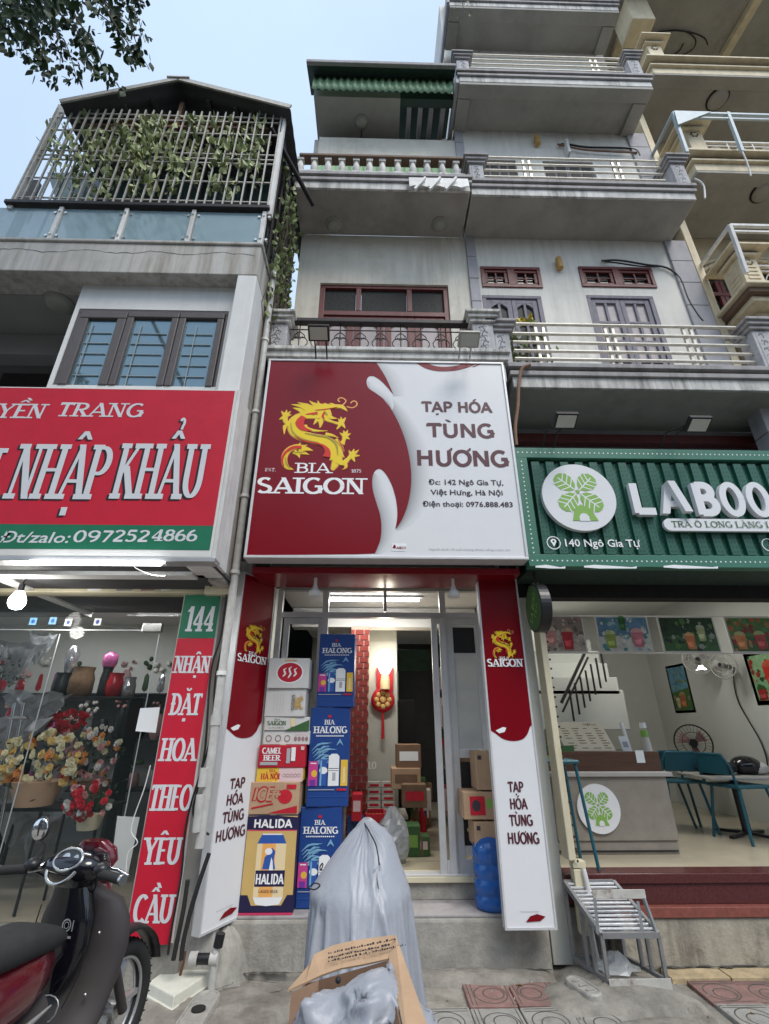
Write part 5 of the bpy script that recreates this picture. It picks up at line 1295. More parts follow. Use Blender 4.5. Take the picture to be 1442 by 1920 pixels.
psmall('lettering', 'Đc: 142 Ngô Gia Tự,', F, 803, 899, 944, 910, M('ink_dark'), sign, bold=.018, d=.003)
psmall('lettering', 'Việt Hưng, Hà Nội', F, 807, 918, 943, 929, M('ink_dark'), sign, bold=.018, d=.003)
psmall('lettering', 'Điện thoại: 0976.888.483', F, 792, 940, 962, 951, M('ink_dark'), sign, bold=.018, d=.003)
psmall('lettering', 'Người dưới 18 tuổi không được uống rượu, bia', F, 805, 1028, 957, 1033, M('ink_grey'), sign, d=.003)
lg = Print(F, .003); a = F.uv(735, 1033); c = F.uv(762, 1019); lg.rect(a[0], c[0], a[1], c[1], 0); lg.build('logo_patch', M('ink_white'), sign)
tx = Print(F, .004); pletters(tx, 'SABECO', 741, 1025, 761, 1030, 0, weight=.2, serif=False); tx.pix([(736, 1028), (739, 1021), (742, 1024), (740, 1029)], 0); tx.build('lettering', M('sign_red'), sign)
can = thing('sign_canopy', 'dark red metal canopy box between the main signboard and the shopfront', 'canopy', (.1, 4.0, sz0 - .08))
box_obj('soffit_panel', sx0 + .03, sx1 - .03, SY + .17, 4.32, sz0 - .075, sz0 - .02, M('sign_red'), can, .004)
box_obj('side_panel', sx0 + .03, sx0 + .06, SY + .17, 4.4, sz0 - .018, sz1 - .1, M('dark_sheet'), can, .004)
box_obj('side_panel', sx1 - .06, sx1 - .03, SY + .17, 4.4, sz0 - .018, sz1 - .1, M('dark_sheet'), can, .004)
def spot(px, py, lab):
    p = at(px, 1070, 4.0); t = thing('spot_lamp', lab, 'lamp', (p.x, 4.0, sz0 - .25), 'white spot lamps under the red canopy')
    obj('stem', MB().cyl((p.x, 4.0, sz0 - .077), (p.x, 4.0, sz0 - .15), .014, n=10), M('white_card'), t)
    obj('lamp_head', MB().lathe([(.018, 0), (.024, -.03), (.05, -.05), (.055, -.095), (.045, -.098)], (p.x, 4.0, sz0 - .145), 20), M('white_card'), t)
spot(593, 1085, 'white spot lamp under the canopy, above the stacked beer boxes'); spot(848, 1082, 'white spot lamp under the canopy, beside the right banner')
def floodlight(px, py, foot, Y, lab, m='iron_dark', grp='floodlights over the signs', yh=None):
    h = at(px, py, Y - .28); t = thing('floodlight', lab, 'lamp', (h.x, Y, at(*foot, Y).z), grp)
    hd = MB(); w, d, k = .1, .075, .022
    c = h; up = Vector((0, -.5, -.87)).normalized(); fwd = Vector((0, -.87, .5)).normalized(); X = Vector((1, 0, 0))
    hd.hexa([c - X * w - fwd * d - up * k, c + X * w - fwd * d - up * k, c + X * w + fwd * d - up * k, c - X * w + fwd * d - up * k, c - X * w - fwd * d + up * k, c + X * w - fwd * d + up * k, c + X * w + fwd * d + up * k, c - X * w + fwd * d + up * k])
    obj('lamp_housing', hd, M(m), t, bevel=.006)
    g_ = MB(); w, d = .082, .058; c2 = c + up * (k + .002)
    g_.hexa([c2 - X * w - fwd * d, c2 + X * w - fwd * d, c2 + X * w + fwd * d, c2 - X * w + fwd * d] + [q + up * .004 for q in (c2 - X * w - fwd * d, c2 + X * w - fwd * d, c2 + X * w + fwd * d, c2 - X * w + fwd * d)])
    obj('lamp_lens', g_, M('lamp_lens'), t)
    f = at(*foot, Y + .03)
    for dx in (-.055, .055): obj('lamp_arm', MB().tube([f + X * dx, f + X * dx + Vector((0, -.12, .08)), c - up * k + X * dx], .008, 6), M(m), t)
mat('lamp_lens', (.55, .55, .5), .2, var=.05)
floodlight(598, 624, (603, 676), SY, 'black floodlight on twin arms over the red half of the main signboard')
floodlight(879, 636, (870, 678), SY, 'dark floodlight on twin arms over the white half of the main signboard', 'iron_grey')

# ================================================================== upright banners beside the shop door
def banner(name, lab, A, B, z0, z1, art):
    A = Vector((*A, z0)); B = Vector((*B, z0)); ex = (B - A).normalized(); S = Surf(A, ex, (0, 0, 1)); W = (B - A).length; H_ = z1 - z0
    t = thing(name, lab, 'banner', (A + B) / 2); n = -S.n
    b = MB(); q = [S.P(0, 0), S.P(W, 0), S.P(W, 0, -.06), S.P(0, 0, -.06)]; b.hexa(q + [v + Vector((0, 0, H_)) for v in q]); obj('panel', b, M('sign_white'), t)
    f = .014
    for u0, u1, v0, v1 in ((-f, 0, -f, H_ + f), (W, W + f, -f, H_ + f), (0, W, -f, 0), (0, W, H_, H_ + f)):
        b = MB(); q = [S.P(u0, v0, .006), S.P(u1, v0, .006), S.P(u1, v0, -.065), S.P(u0, v0, -.065)]; b.hexa(q + [v + Vector((0, 0, v1 - v0)) for v in q]); obj('frame_rail', b, M('alu_white'), t)
    art(S, W, H_, t); return t
def art_banner(S, W, H_, t, words, dpx, wpx, bottom):
    zr_ = wpx
    r = Print(S, .002); m = zr_ * H_
    edge = [(0, m + .02), (.1 * W, m - .0), (.28 * W, m - .04), (.5 * W, m - .055), (.72 * W, m - .045), (.86 * W, m - .01), (.95 * W, m + .045), (W, m + .06)]
    r.poly([(0, H_)] + [(0, m + .02)] + crv(edge, 4)[1:] + [(W, H_)][::1], 0)
    r.poly([(.12 * W, m + .02), (.3 * W, m + .045), (.38 * W, m + .04), (.33 * W, m + .01), (.2 * W, m + .0)], 1)
    tri_build('red_field', r, [M('sign_red'), M('ink_white')], t)
    d = Print(S, .004); dragon_in(d, .2 * W, .82 * W, dpx[0] * H_, dpx[1] * H_); d.build('dragon_logo', DR_M(), t)
    x = Print(S, .006); letters(x, 'BIA', .38 * W, .62 * W, dpx[2] * H_, (dpx[2] + .013) * H_, 0, weight=.2)
    letters(x, 'SAIGON', .06 * W, .94 * W, dpx[3] * H_, (dpx[3] + .025) * H_, 0, weight=.24); x.build('lettering', M('ink_white'), t)
    for w_, u0, u1, v in words: x = Print(S, .003); letters(x, w_, u0 * W, u1 * W, v * H_, (v + .028) * H_, 0, weight=.21, serif=False, contrast=.1); x.build('lettering', M('ink_maroon'), t)
    x = Print(S, .004); x.poly([(.4 * W, .012 * H_), (.5 * W, .025 * H_), (.65 * W, .03 * H_), (.82 * W, .024 * H_), (.7 * W, .014 * H_)], 0); x.rect(.3 * W, .7 * W, .035 * H_, .036 * H_, 1); x.build('bottom_logo', [M('sign_red'), M('ink_grey')], t)
def rb_v(S, H_, px, py): return S.uv(px, py)[1] / H_
zb0, zb1 = .29, 2.735
def art_right(S, W, H_, t):
    v = lambda x, y: S.uv(x, y)[1] / H_
    art_banner(S, W, H_, t, [('TẠP', .3, .63, v(968, 1485)), ('HÓA', .3, .68, v(970, 1517)), ('TÙNG', .26, .76, v(975, 1548)), ('HƯƠNG', .18, .86, v(978, 1582))], (v(945, 1234), v(945, 1180), v(945, 1239), v(945, 1250)), v(950, 1375), 0)
banner('upright_banner', 'tall red and white banner with dragon logo standing right of the shop door', (.93, 4.1), (1.262, 4.1), zb0, zb1, art_right)
def art_left(S, W, H_, t):
    v = lambda x, y: S.uv(x, y)[1] / H_
    art_banner(S, W, H_, t, [(w_, S.uv(a_, y_)[0] / W, S.uv(c_, y_)[0] / W, v((a_ + c_) / 2, y_)) for w_, a_, c_, y_ in (('TẠP', 431, 457, 1478), ('HÓA', 424, 454, 1508), ('TÙNG', 417, 455, 1540), ('HƯƠNG', 404, 457, 1573))], (v(478, 1225), v(478, 1170), v(474, 1230), v(472, 1243)), v(455, 1370), 0)
ban_l = banner('upright_banner', 'tall red and white banner turned sideways, left of the beer boxes', (-1.118, 4.0), (-.93, 4.36), .3, 2.75, art_left)

# ================================================================== tea shop sign on house 140
CY = 3.75; cx0 = 1.29; cx1 = 5.1; cz0_, cz1_ = at(1200, 1063, CY).z, at(1200, 842, CY).z
cs = thing('cafe_sign', 'dark green perforated slatted signboard with white raised letters over the tea shop', 'sign', (3.1, CY + .1, cz0_))
fwd_ = .105
for u0, u1, v0, v1 in ((cx0, cx1, cz0_, cz0_ + fwd_), (cx0, cx1, cz1_ - fwd_, cz1_), (cx0, cx0 + fwd_, cz0_ + fwd_, cz1_ - fwd_), (cx1 - fwd_, cx1, cz0_ + fwd_, cz1_ - fwd_)):
    box_obj('frame_rail', u0, u1, CY - .0, CY + .1, v0, v1, M('cafe_frame'), cs, .003)
C = front(CY); d = Print(C, .001)
n = int((cx1 - cx0) / .042)
for i in range(n):
    u = cx0 + .03 + i * .042; d.d = .001; d.ell(u, cz0_ + .05, .007, .007, 0, 8); d.d = .001; d.ell(u, cz1_ - .05, .007, .007, 0, 8)
for i in range(int((cz1_ - cz0_ - .2) / .042)):
    d.d = .001; d.ell(cx0 + .05, cz0_ + .12 + i * .042, .007, .007, 0, 8)
d.build('light_dots', M('led'), cs, kind='stuff')
box_obj('back_panel', cx0 + fwd_, cx1 - fwd_, CY + .07, CY + .1, cz0_ + fwd_, cz1_ - fwd_, M('cafe_dark'), cs, 0)
pitch = .135; k = 0; x = cx0 + fwd_ + .04; sl = None; holes = Print(front(CY + .02), .0008); h2 = Print(front(CY + .068), .0008)
zt0, zt1 = cz0_ + fwd_ + .012, cz1_ - fwd_ - .03
while x < cx1 - fwd_ - .08:
    if sl is None: sl = box_obj('sign_slat', x, x + .075, CY + .02, CY + .068, zt0, zt1, M('cafe_green'), cs, .002); slx = x
    else: copy_part(sl, (x - slx, 0, 0))
    g2 = MB()
    zz = zt0 + .03
    while zz < zt1 - .02:
        for dx in (.022, .053): holes.d = .0008; holes.ell(x + dx, zz, .0075, .0075, 0, 6)
        zz += .043
    x += pitch
b = MB(); x = slx + .076
while x < cx1 - fwd_ - .08:
    b.box(x, x + .058, CY + .055, CY + .066, zt0, zt1)
    zz = zt0 + .02
    while zz < zt1 - .02:
        h2.d = .0008 - .012; h2.ell(x + .02, zz, .0065, .0065, 0, 6); h2.d = .0008 - .012; h2.ell(x + .045, zz + .02, .0065, .0065, 0, 6); zz += .043
    x += pitch
for i_, v in enumerate(h2.mb.v): h2.mb.v[i_] = (v[0], CY + .0535, v[2])
obj('slat_gap_strip', b, M('cafe_frame'), cs, kind='stuff')
holes.build('perforation', M('cafe_dark'), cs, kind='stuff'); h2.build('perforation', M('cafe_dark'), cs, kind='stuff')
LY = CY - .03; LF = front(LY)
ce = LF.uv(1086, 931)
disc = obj('round_logo', MB().lathe([(.325, 0), (.325, .045)], (0, 0, 0), 64, 0, 'y', False), M('ink_white'), cs, loc=(0, 0, 0)); disc.location = Vector((ce[0], LY, ce[1])) - worg(cs); disc.data.materials.clear(); disc.data.materials.append(M('sign_white'))
bv = disc.modifiers.new('bevel', 'BEVEL'); bv.width = .004; bv.segments = 2; bv.limit_method = 'ANGLE'
e = Print(LF, .002); leaf_emblem(e, ce[0] + .0, ce[1] + .01, .31, 0, 1); e.build('leaf_emblem', [M('leaf_ink'), M('sign_white')], disc)
L3 = front(CY - .035); t3 = Print(L3, 0)
for ch, a, c in (('L', (1178, 906), (1231, 962)), ('A', (1234, 906), (1288, 963)), ('B', (1296, 906), (1350, 965)), ('O', (1346, 906), (1402, 966)), ('O', (1395, 906), (1452, 967))):
    p3 = Print(L3, 0); p3.d = 0; pletters(p3, ch, *a, *c, 0, weight=.235, serif=False, contrast=.05)
    o = p3.build('raised_letter', M('sign_white'), cs); s = o.modifiers.new('depth', 'SOLIDIFY'); s.thickness = .05; s.offset = -1
a = LF.uv(1248, 995); c = LF.uv(1250, 972); hh = (c[1] - a[1]) / 2; zc = (a[1] + c[1]) / 2; xa = a[0] + hh
pts = [(xa + hh * math.cos(R_(t_)), zc + hh * math.sin(R_(t_))) for t_ in range(90, 271, 15)] + [(4.9, zc - hh), (4.9, zc + hh)]
pill = obj('pill_board', MB().prism(pts, LY, LY + .03), M('sign_white'), cs, bevel=.002)
tx = Print(LF, .003); pletters(tx, 'TRÀ Ô LONG LÀNG L', 1258, 977, 1446, 990, 0, weight=.16, contrast=.3); tx.build('lettering', M('green_card'), pill)
PF = front(CY + .018); ic = Print(PF, .004); u, v = PF.uv(1038, 1018); ic.ring(u, v, .052, .06, 0); ic.poly([(u - .022, v + .008), (u, v - .036), (u + .022, v + .008)], 0); ic.ell(u, v + .014, .025, .022, 0); ic.ell(u, v + .014, .01, .01, 1, 12)
ic.build('pin_icon', [M('ink_white'), M('cafe_dark')], cs)
ic = Print(PF, .004); u, v = PF.uv(1441, 1022); ic.ring(u, v, .052, .06, 0); ic.build('phone_icon', M('ink_white'), cs)
psmall('lettering', '140 Ngô Gia Tự', PF, 1058, 1011, 1201, 1026, M('ink_white'), cs, bold=.012, d=.006)
pe = Print(C, .002)
for a_, c_ in ((1004, 1060), (1095, 1194), (1244, 1346)):
    pe.pix([(a_, 1061), (a_ + 20, 1059), (c_ - 10, 1063.5), (c_, 1062), (c_, 1066), (a_ + 30, 1066), (a_, 1064)], 0)
pe.build('peeling_strip', M('ink_white'), cs)
box_obj('sign_soffit', cx0 + .02, cx1, CY + .101, 4.3, cz0_ - .0, cz0_ + .04, M('cafe_dark'), cs, .003)
box_obj('sign_top', cx0 + .02, cx1, CY + .101, 4.4, cz1_ - .06, cz1_ - .02, M('cafe_dark'), cs, .003)
floodlight(1060, 788, (1028, 838), CY, 'small floodlight on a thin arm over the round logo of the tea shop sign', 'iron_dark')
floodlight(1308, 795, (1250, 838), CY, 'larger lit-looking floodlight on a slanting arm over the raised white letters', 'iron_dark')
bpy.data.objects[[o.name for o in bpy.data.objects if o.get('label', '').startswith('larger lit')][0]]['label'] = 'floodlight on a slanting arm over the raised white letters of the tea sign'
p = at(1000, 1140, 3.92); rs = thing('blade_sign', 'round dark green double-sided sign projecting beside the right banner', 'sign', (p.x, 3.92, p.z - .2))
rr = .2
b = MB(); n = 40; vs = []
for x in (p.x - .0, p.x + .09): vs += [(x, 3.92 + rr * math.cos(2 * math.pi * i / n), p.z + rr * math.sin(2 * math.pi * i / n)) for i in range(n)]
b.add(vs, [tuple(range(n)), tuple(range(n, 2 * n))[::-1]] + [(i, n + i, n + (i + 1) % n, (i + 1) % n) for i in range(n)]); obj('drum', b, M('black_plastic'), rs, bevel=.006)
D = Surf((p.x, 3.92, p.z), (0, -1, 0), (0, 0, 1)); q = Print(D, .001); q.ell(0, 0, rr * .92, rr * .92, 0, 40); q.ring(0, 0, rr * .92, rr * .97, 1, 40)
letters(q, 'LABOONG', -.02, .04, -.02, .02, 2, weight=.1, rot=None) if False else None
q.build('face', [M('green_card'), M('cafe_dark')], rs)
q = Print(D, .003); letters(q, 'LA BOO', -.13, .13, -.025, .035, 0, weight=.2, serif=False, rot=lambda u, v: (u * .6 - v * .8, v * .6 + u * .8)); letters(q, 'TEA', -.06, .08, -.09, -.055, 0, weight=.2, serif=False, rot=lambda u, v: (u * .6 - v * .8, v * .6 + u * .8)); q.build('lettering', M('leaf_ink'), rs)
obj('bracket', MB().bar((p.x + .045, 3.92, p.z + rr), (p.x + .045, 3.92, cz0_), .02, .02), M('iron_dark'), rs)
# ================================================================== ground floor of house 142: steps, frame, room
YS = 4.27; ZS = .29; ZI = .46; YD = 4.66
b = MB(); n = 24
box_obj('front_step', -1.08, 1.27, YS, 4.72, -.1, ZS, M('cement'), h142, .02)
box_obj('tread_tile', -.95, 1.25, YS + .015, YD - .01, ZS + .001, ZS + .016, M('band_purple'), h142, .003)
box_obj('riser', -1.05, 1.25, YD - .05, YD + .1, ZS + .017, ZI - .04, M('cement'), h142, .004)
box_obj('door_sill', -1.05, 1.25, YD - .08, YD + .12, ZI - .039, ZI, M('shutter_cream'), h142, .004)
obj('floor', MB().quad((-1.0, YD + .12, ZI - .002), (1.25, YD + .12, ZI - .002), (1.25, 9, ZI - .002), (-1.0, 9, ZI - .002)), M('tile_floor'), h142)
jn = MB()
for k in range(8): jn.box(-1, 1.25, YD + .4 + k * .5, YD + .404 + k * .5, ZI - .001, ZI + .0005)
for k in range(4): jn.box(-.7 + k * .5, -.697 + k * .5, YD + .12, 9, ZI - .0012, ZI + .0003)
obj('tile_joint', jn, M('band_purple'), h142, kind='stuff')
box_obj('ceiling', -1.0, 1.25, YD + .12, 9, 2.86, 2.9, M('cafe_ceiling'), h142, 0)
box_obj('ceiling_beam', -.98, 1.24, 5.75, 5.95, 2.62, 2.855, M('cafe_ceiling'), h142, .01)
box_obj('side_wall', -1.05, -1.0, YD + .13, 9, 0, 2.86, M('shop_wall'), h142, 0)
box_obj('side_wall', 1.25, 1.3, YD - .2, 9, 0, 4.8, M('shop_wall'), h142, 0)
box_obj('side_wall', -1.1, -1.051, 4.36, YD, 0, 4.8, M('wall_recess'), h142, 0)
box_obj('head_panel', -1.05, 1.25, 4.4, 4.5, at(700, 1094, 4.45).z, 2.95, M('shutter_cream'), h142, .004)
box_obj('front_wall', -1.05, 1.25, YD + .02, YD + .1, at(700, 1100, YD).z, 4.8, M('relief_dark'), h142, 0)
box_obj('back_wall', -1.0, .4, 8.0, 8.1, 0, 2.86, M('shop_wall'), h142, 0)
box_obj('dark_doorway', .4, 1.25, 8.6, 8.7, 0, 2.86, M('dark_room'), h142, 0)
fr = thing('shop_front_frame', None, None, (0, YD, ZI)); fr.parent = h142; fr.location = Vector((0, YD, ZI)) - h142.location
zt_ = at(700, 1104, YD).z; zm = at(700, 1153, YD).z
def X(px, py): return at(px, py, YD).x
def post(px, py, w, z0, z1, m='alu_white', y=YD): x = X(px, py); return box_obj('mullion', x - w / 2, x + w / 2, y - .025, y + .03, z0, z1, M(m), fr, .003)
post(524, 1160, .05, ZI, zt_); post(610, 1160, .06, ZI, zt_); post(722, 1125, .03, zm + .03, zt_, 'aluminium'); post(830, 1160, .06, ZI, zt_); post(905, 1160, .05, ZI, zt_)
xa, xb = X(524, 1160), X(905, 1160)
for z, m in ((zt_, 'aluminium'), (zm, 'alu_white')): box_obj('transom_bar', xa, xb, YD - .03, YD + .035, z - .03, z + .02, M(m), fr, .003)
def leaf(x0, x1, y, mid=True, lower='poster'):
    o = thing('sash', None, None, ((x0 + x1) / 2, y, ZI)); o.parent = fr; o.location = Vector(((x0 + x1) / 2, y, ZI)) - worg(fr)
    s = .055; zt2 = zm - .035; b = MB()
    b.box(x0, x0 + s, y, y + .035, ZI + .01, zt2); b.box(x1 - s, x1, y, y + .035, ZI + .01, zt2); b.box(x0 + s, x1 - s, y + .001, y + .034, zt2 - s, zt2); b.box(x0 + s, x1 - s, y + .001, y + .034, ZI + .01, ZI + .1)
    if mid: b.box(x0 + s, x1 - s, y + .001, y + .034, ZI + .83, ZI + .9)
    obj('sash_frame', b, M('alu_white'), o, bevel=.003)
    obj('pane', MB().box(x0 + s, x1 - s, y + .015, y + .02, ZI + (.9 if mid else .1), zt2 - s), M('frosted') if mid else M('shop_glass'), o)
    if mid: obj('pane', MB().box(x0 + s, x1 - s, y + .015, y + .02, ZI + .1, ZI + .83), M('shop_glass'), o)
    return o
l1 = leaf(X(838, 1200), X(905, 1200) - .02, YD - .02)
pc = Print(front(YD - .008), .0); u0, u1 = X(838, 1200) + .06, X(905, 1200) - .08
pc.rect(u0, u1, ZI + .16, ZI + .8, 0); pc.rect(u0, u1, zm - .36, zm - .12, 0); pc.rect(u0, u1, ZI + .12, ZI + .19, 1); pc.ell((u0 + u1) / 2 - .03, ZI + .3, .05, .025, 2)
pc.build('poster', [M('black_plastic'), M('white_card'), M('gold_light')], l1)
leaf(X(808, 1200), X(834, 1200), YD - .06, False)
leaf(X(530, 1200), X(606, 1200), YD - .01, False)
box_obj('door_track', X(612, 1650), X(905, 1650), YD - .07, YD + .04, ZI + .001, ZI + .012, M('alu_white'), fr, .002)
cl = thing('ceiling_lamp', 'lit tube lamp on the grocery ceiling behind the glass transom', 'lamp', (-.2, 5.2, 2.8))
obj('lamp_tube', MB().cyl((-.5, 5.2, 2.82), (.5, 5.2, 2.82), .018, n=10), M('tube_lit'), cl); obj('lamp_body', MB().box(-.55, .55, 5.17, 5.23, 2.84, 2.858), M('white_card'), cl)
def area(name, loc, sx, sy, e, colr=(1, .97, .9), rot=(0, 0, 0)):
    l = bpy.data.lights.new(name, 'AREA'); l.shape = 'RECTANGLE'; l.size = sx; l.size_y = sy; l.energy = e; l.color = colr; o = bpy.data.objects.new(name, l); o.location = loc; o.rotation_euler = rot; col.objects.link(o); return o
area('tube_light', (0, 5.2, 2.79), 1.0, .1, 14); area('tube_light', (.1, 7.2, 2.79), .8, .1, 5)
p = at(722, 1243, 6.0)
wl2 = thing('wall_lantern', 'lit wall lantern glowing on the back wall pier of the grocery', 'lamp', (p.x, 6.0, p.z - .3))
obj('lamp_glass', MB().lathe([(.05, -.12), (.09, -.04), (.085, .05), (.04, .1), (.012, .16)], p, 16), M('lantern_lit'), wl2)
obj('lamp_base', MB().lathe([(.06, -.3), (.06, -.22), (.045, -.13)], p, 12), M('gold_light'), wl2); box_obj('wall_plate', p.x - .1, p.x + .1, 6.09, 6.11, p.z - .32, p.z - .04, M('red_card'), wl2, .004)
pl = bpy.data.lights.new('lantern_light', 'POINT'); pl.energy = 2.5; pl.color = (1, .9, .7); pl.shadow_soft_size = .08; o = bpy.data.objects.new('lantern_light', pl); o.location = (p.x, 5.85, p.z); col.objects.link(o)
xa, xb = at(686, 1300, 6.12).x, at(745, 1300, 6.12).x
box_obj('pier', xa, xb, 6.12, 6.4, ZI, 2.86, M('shop_wall'), h142, .004)
bx0, bx1 = at(655, 1300, 5.6).x, at(692, 1300, 5.6).x
pil = box_obj('brick_column', bx0 + .004, bx1 - .004, 5.604, 5.95, ZI, 2.61, M('mortar'), h142, 0)
bb = None; z = ZI + .006; r = 0; bh, bl = .062, .1
while z < 2.56:
    x = bx0 - (bl / 2 + .004 if r % 2 else 0)
    while x < bx1 - .02:
        a = max(x, bx0); c = min(x + bl, bx1)
        if c - a > .02:
            if bb is None: bb = MB().box(-.5, .5, 0, .02, 0, bh - .01); brick0 = obj('brick', bb, M('brick_red'), pil, loc=(0, 0, 0), bevel=0); o = brick0
            else: o = brick0.copy(); col.objects.link(o)
            o.location = Vector(((a + c) / 2, 5.594 + rnd.uniform(-.003, .003), z)) - worg(pil); o.scale = (c - a - .008, 1, 1)
        x += bl + .004
    z += bh; r += 1
p = at(718, 1312, 6.05); orn = thing('wall_ornament', 'round red and gold festive ornament with a red tassel under the lantern', 'ornament', (p.x, 6.05, p.z - .4))
obj('disc', MB().lathe([(.002, -.02), (.1, -.02), (.135, -.01), (.14, .03)], (p.x, 6.06, p.z), 24, 0, 'y'), M('red_card'), orn)
s = MB()
for k in range(8): a_ = k * math.pi / 4; s.ball((p.x + .075 * math.cos(a_), 6.035, p.z + .075 * math.sin(a_)), .03, 8, 0, (1, .4, 1))
s.ball((p.x, 6.03, p.z), .04, 8, 0, (1, .4, 1)); obj('gold_medallion', s, M('gold_card'), orn)
obj('tassel', MB().cyl((p.x, 6.05, p.z - .14), (p.x, 6.05, p.z - .42), .012, .02, n=8), M('red_card'), orn)
ca, cb, cz_, ct = rect(655, 1530, 758, 1415, 5.9)
ctr = thing('counter', 'low grocery counter with green printed front below the brick column', 'counter', ((ca + cb) / 2, 6.0, ZI))
box_obj('counter_body', ca, cb, 5.9, 6.4, ZI, ct - .03, M('card_dark'), ctr, .005); box_obj('counter_top', ca - .03, cb + .03, 5.87, 6.42, ct - .03, ct, M('white_card'), ctr, .004)
pc = Print(front(5.9), .002); pc.rect(ca + .02, cb - .02, ct - .55, ct - .05, 0); pc.poly([(ca + .02, ct - .28), (cb - .02, ct - .2), (cb - .02, ct - .24), (ca + .02, ct - .33)], 1)
a = pc.s.uv(676, 1432); letters(pc, 'CYLO', a[0], a[0] + .17, a[1] - .05, a[1] + .02, 2, weight=.2, serif=False); pc.build('front_print', [M('cafe_green'), M('sky_ink'), M('ink_white')], ctr)
mat('carton_white', (.6, .58, .52), .6)
def goods(name, lab, cat, px, py, Y, w, h, d, m, zb=None, grp=None, band=None):
    a = at(px, py, Y); z0 = a.z if zb is None else zb; t = thing(name, lab, cat, (a.x, Y + d / 2, z0), grp)
    box_obj('body', a.x - w / 2, a.x + w / 2, Y, Y + d, z0, z0 + h, M(m), t, .006)
    q = Print(front(Y), .002); q.rect(a.x - w * .38, a.x + w * .38, z0 + h * .3, z0 + h * .7, 0); q.build('label', M(band or 'ink_white'), t); return t
for i, (px, lab) in enumerate(((702, 'red and white milk cartons stacked left on the grocery counter'), (728, 'red and white milk cartons stacked right on the grocery counter'))):
    a = at(px, 1414, 6.0)
    t = thing('milk_cartons', lab, 'cartons', (a.x, 6.05, ct)); hh = .062
    for k in range(5):
        box_obj('carton', a.x - .07, a.x + .07, 6.0, 6.08, ct + .001 + k * hh, ct + k * hh + hh - .003, M('carton_white'), t, .003)
        q = Print(front(6.0), .002); q.rect(a.x - .05, a.x + .05, ct + k * hh + .012, ct + k * hh + .035, 0); q.build('label', M('red_card'), t)
def crate(px0, py0, px1, py1, Y, d, m, lab):
    a, c, z0, z1 = rect(px0, py0, px1, py1, Y); z0 = ZI; t = thing('bottle_crate', lab, 'crate', ((a + c) / 2, Y + d / 2, z0)); b = MB(); w = .015
    b.box(a, c, Y, Y + w, z0, z0 + .06); b.box(a, c, Y, Y + w, z1 - .05, z1);
    for x in (a, (a * 2 + c) / 3, (a + 2 * c) / 3 - .02, c - .04): b.box(x, x + .04, Y, Y + w - .001, z0 + .06, z1 - .05)
    b.box(a, a + w, Y + w, Y + d, z0, z1); b.box(c - w, c, Y + w, Y + d, z0, z1); b.box(a, c, Y + d, Y + d + w, z0, z1)
    obj('crate_body', b, M(m), t, bevel=.004); g_ = MB()
    for i in range(4):
        for j in range(3): x = a + .04 + (c - a - .08) * i / 3; y = Y + .06 + (d - .1) * j / 2; g_.lathe([(.028, 0), (.028, .15), (.012, .2), (.012, .25)], (x, y, z0 + .01), 8)
    obj('bottles', g_, M('ink_olive'), t); return t
crate(652, 1532, 682, 1484, 5.45, .3, 'blue_card', 'blue bottle crate on the grocery floor beside the Halong boxes')
crate(685, 1526, 722, 1486, 5.5, .3, 'red_card', 'red bottle crate on the grocery floor in front of the counter')
def bag(px, py, Y, r, h, m, lab, name='plastic_bag'):
    a = at(px, py, Y); r2 = random.Random(int(px)); b = MB(); n = 20; vs = []; R = 10
    for k in range(R + 1):
        t = k / R; rad = r * (math.sin(math.pi * min(1, .12 + t * .82)) ** .6) * (1 - .55 * t * t)
        for i in range(n):
            w = rad * (1 + .18 * math.sin(5 * i * 6.283 / n + k) * t + r2.uniform(-.07, .07)); vs.append((a.x + w * math.cos(6.283 * i / n), Y + w * .8 * math.sin(6.283 * i / n), ZI + h * t))
    b.add(vs, [(k * n + i, k * n + (i + 1) % n, (k + 1) * n + (i + 1) % n, (k + 1) * n + i) for k in range(R) for i in range(n)], 0, False)
    b.add(vs[-n:], [tuple(range(n))]); o = obj(name, b, M(m)); tag(o, lab, 'bag'); return o
bag(736, 1545, 5.0, .17, .42, 'wrap_grey', 'shiny grey plastic sack slumped on the grocery floor')
goods('cardboard_box', 'open brown carton tilted on the pile beside the grocery counter', 'box', 767, 1440, 5.6, .26, .22, .3, 'card_dark')
goods('cardboard_box', 'brown carton under the tilted carton beside the grocery counter', 'box', 762, 1480, 5.55, .3, .19, .3, 'card', band='card_dark')
goods('bottle_pack', 'dark shrink-wrapped bottle pack on the pile right of the grey sack', 'bottles', 778, 1515, 5.4, .24, .2, .25, 'card_dark', band='red_card')
goods('bottle_pack', 'green shrink-wrapped drink pack on the grocery floor right of the grey sack', 'bottles', 766, 1560, 5.2, .22, .24, .25, 'green_card', ZI + .0, band='leaf_ink')
cr_ = random.Random(33)
LBL = 'blue white red green yellow brown'.split()
for i in range(16):
    px = cr_.choice((cr_.uniform(655, 700), cr_.uniform(775, 803))); Yc_ = cr_.uniform(5.2, 6.8); w = cr_.uniform(.08, .2); h = cr_.uniform(.1, .28); lv = cr_.choice((ZI, ZI, ZI + .25)); ci = cr_.randrange(6)
    a = at(px, 1500, Yc_); t = thing('drink_pack', 'x', 'goods', (a.x, Yc_, lv), 'loose drink packs on the grocery floor'); t['label'] = 'small drink pack in the clutter on the grocery floor'
    box_obj('body', a.x - w / 2, a.x + w / 2, Yc_, Yc_ + .18, lv, lv + h, M(['blue_card', 'white_card', 'red_card', 'green_card', 'yellow_card', 'card_dark'][ci]), t, .008)
    q = Print(front(Yc_), .001); q.rect(a.x - w * .35, a.x + w * .35, lv + h * .35, lv + h * .75, 0); q.build('label', M('pink_card'), t)

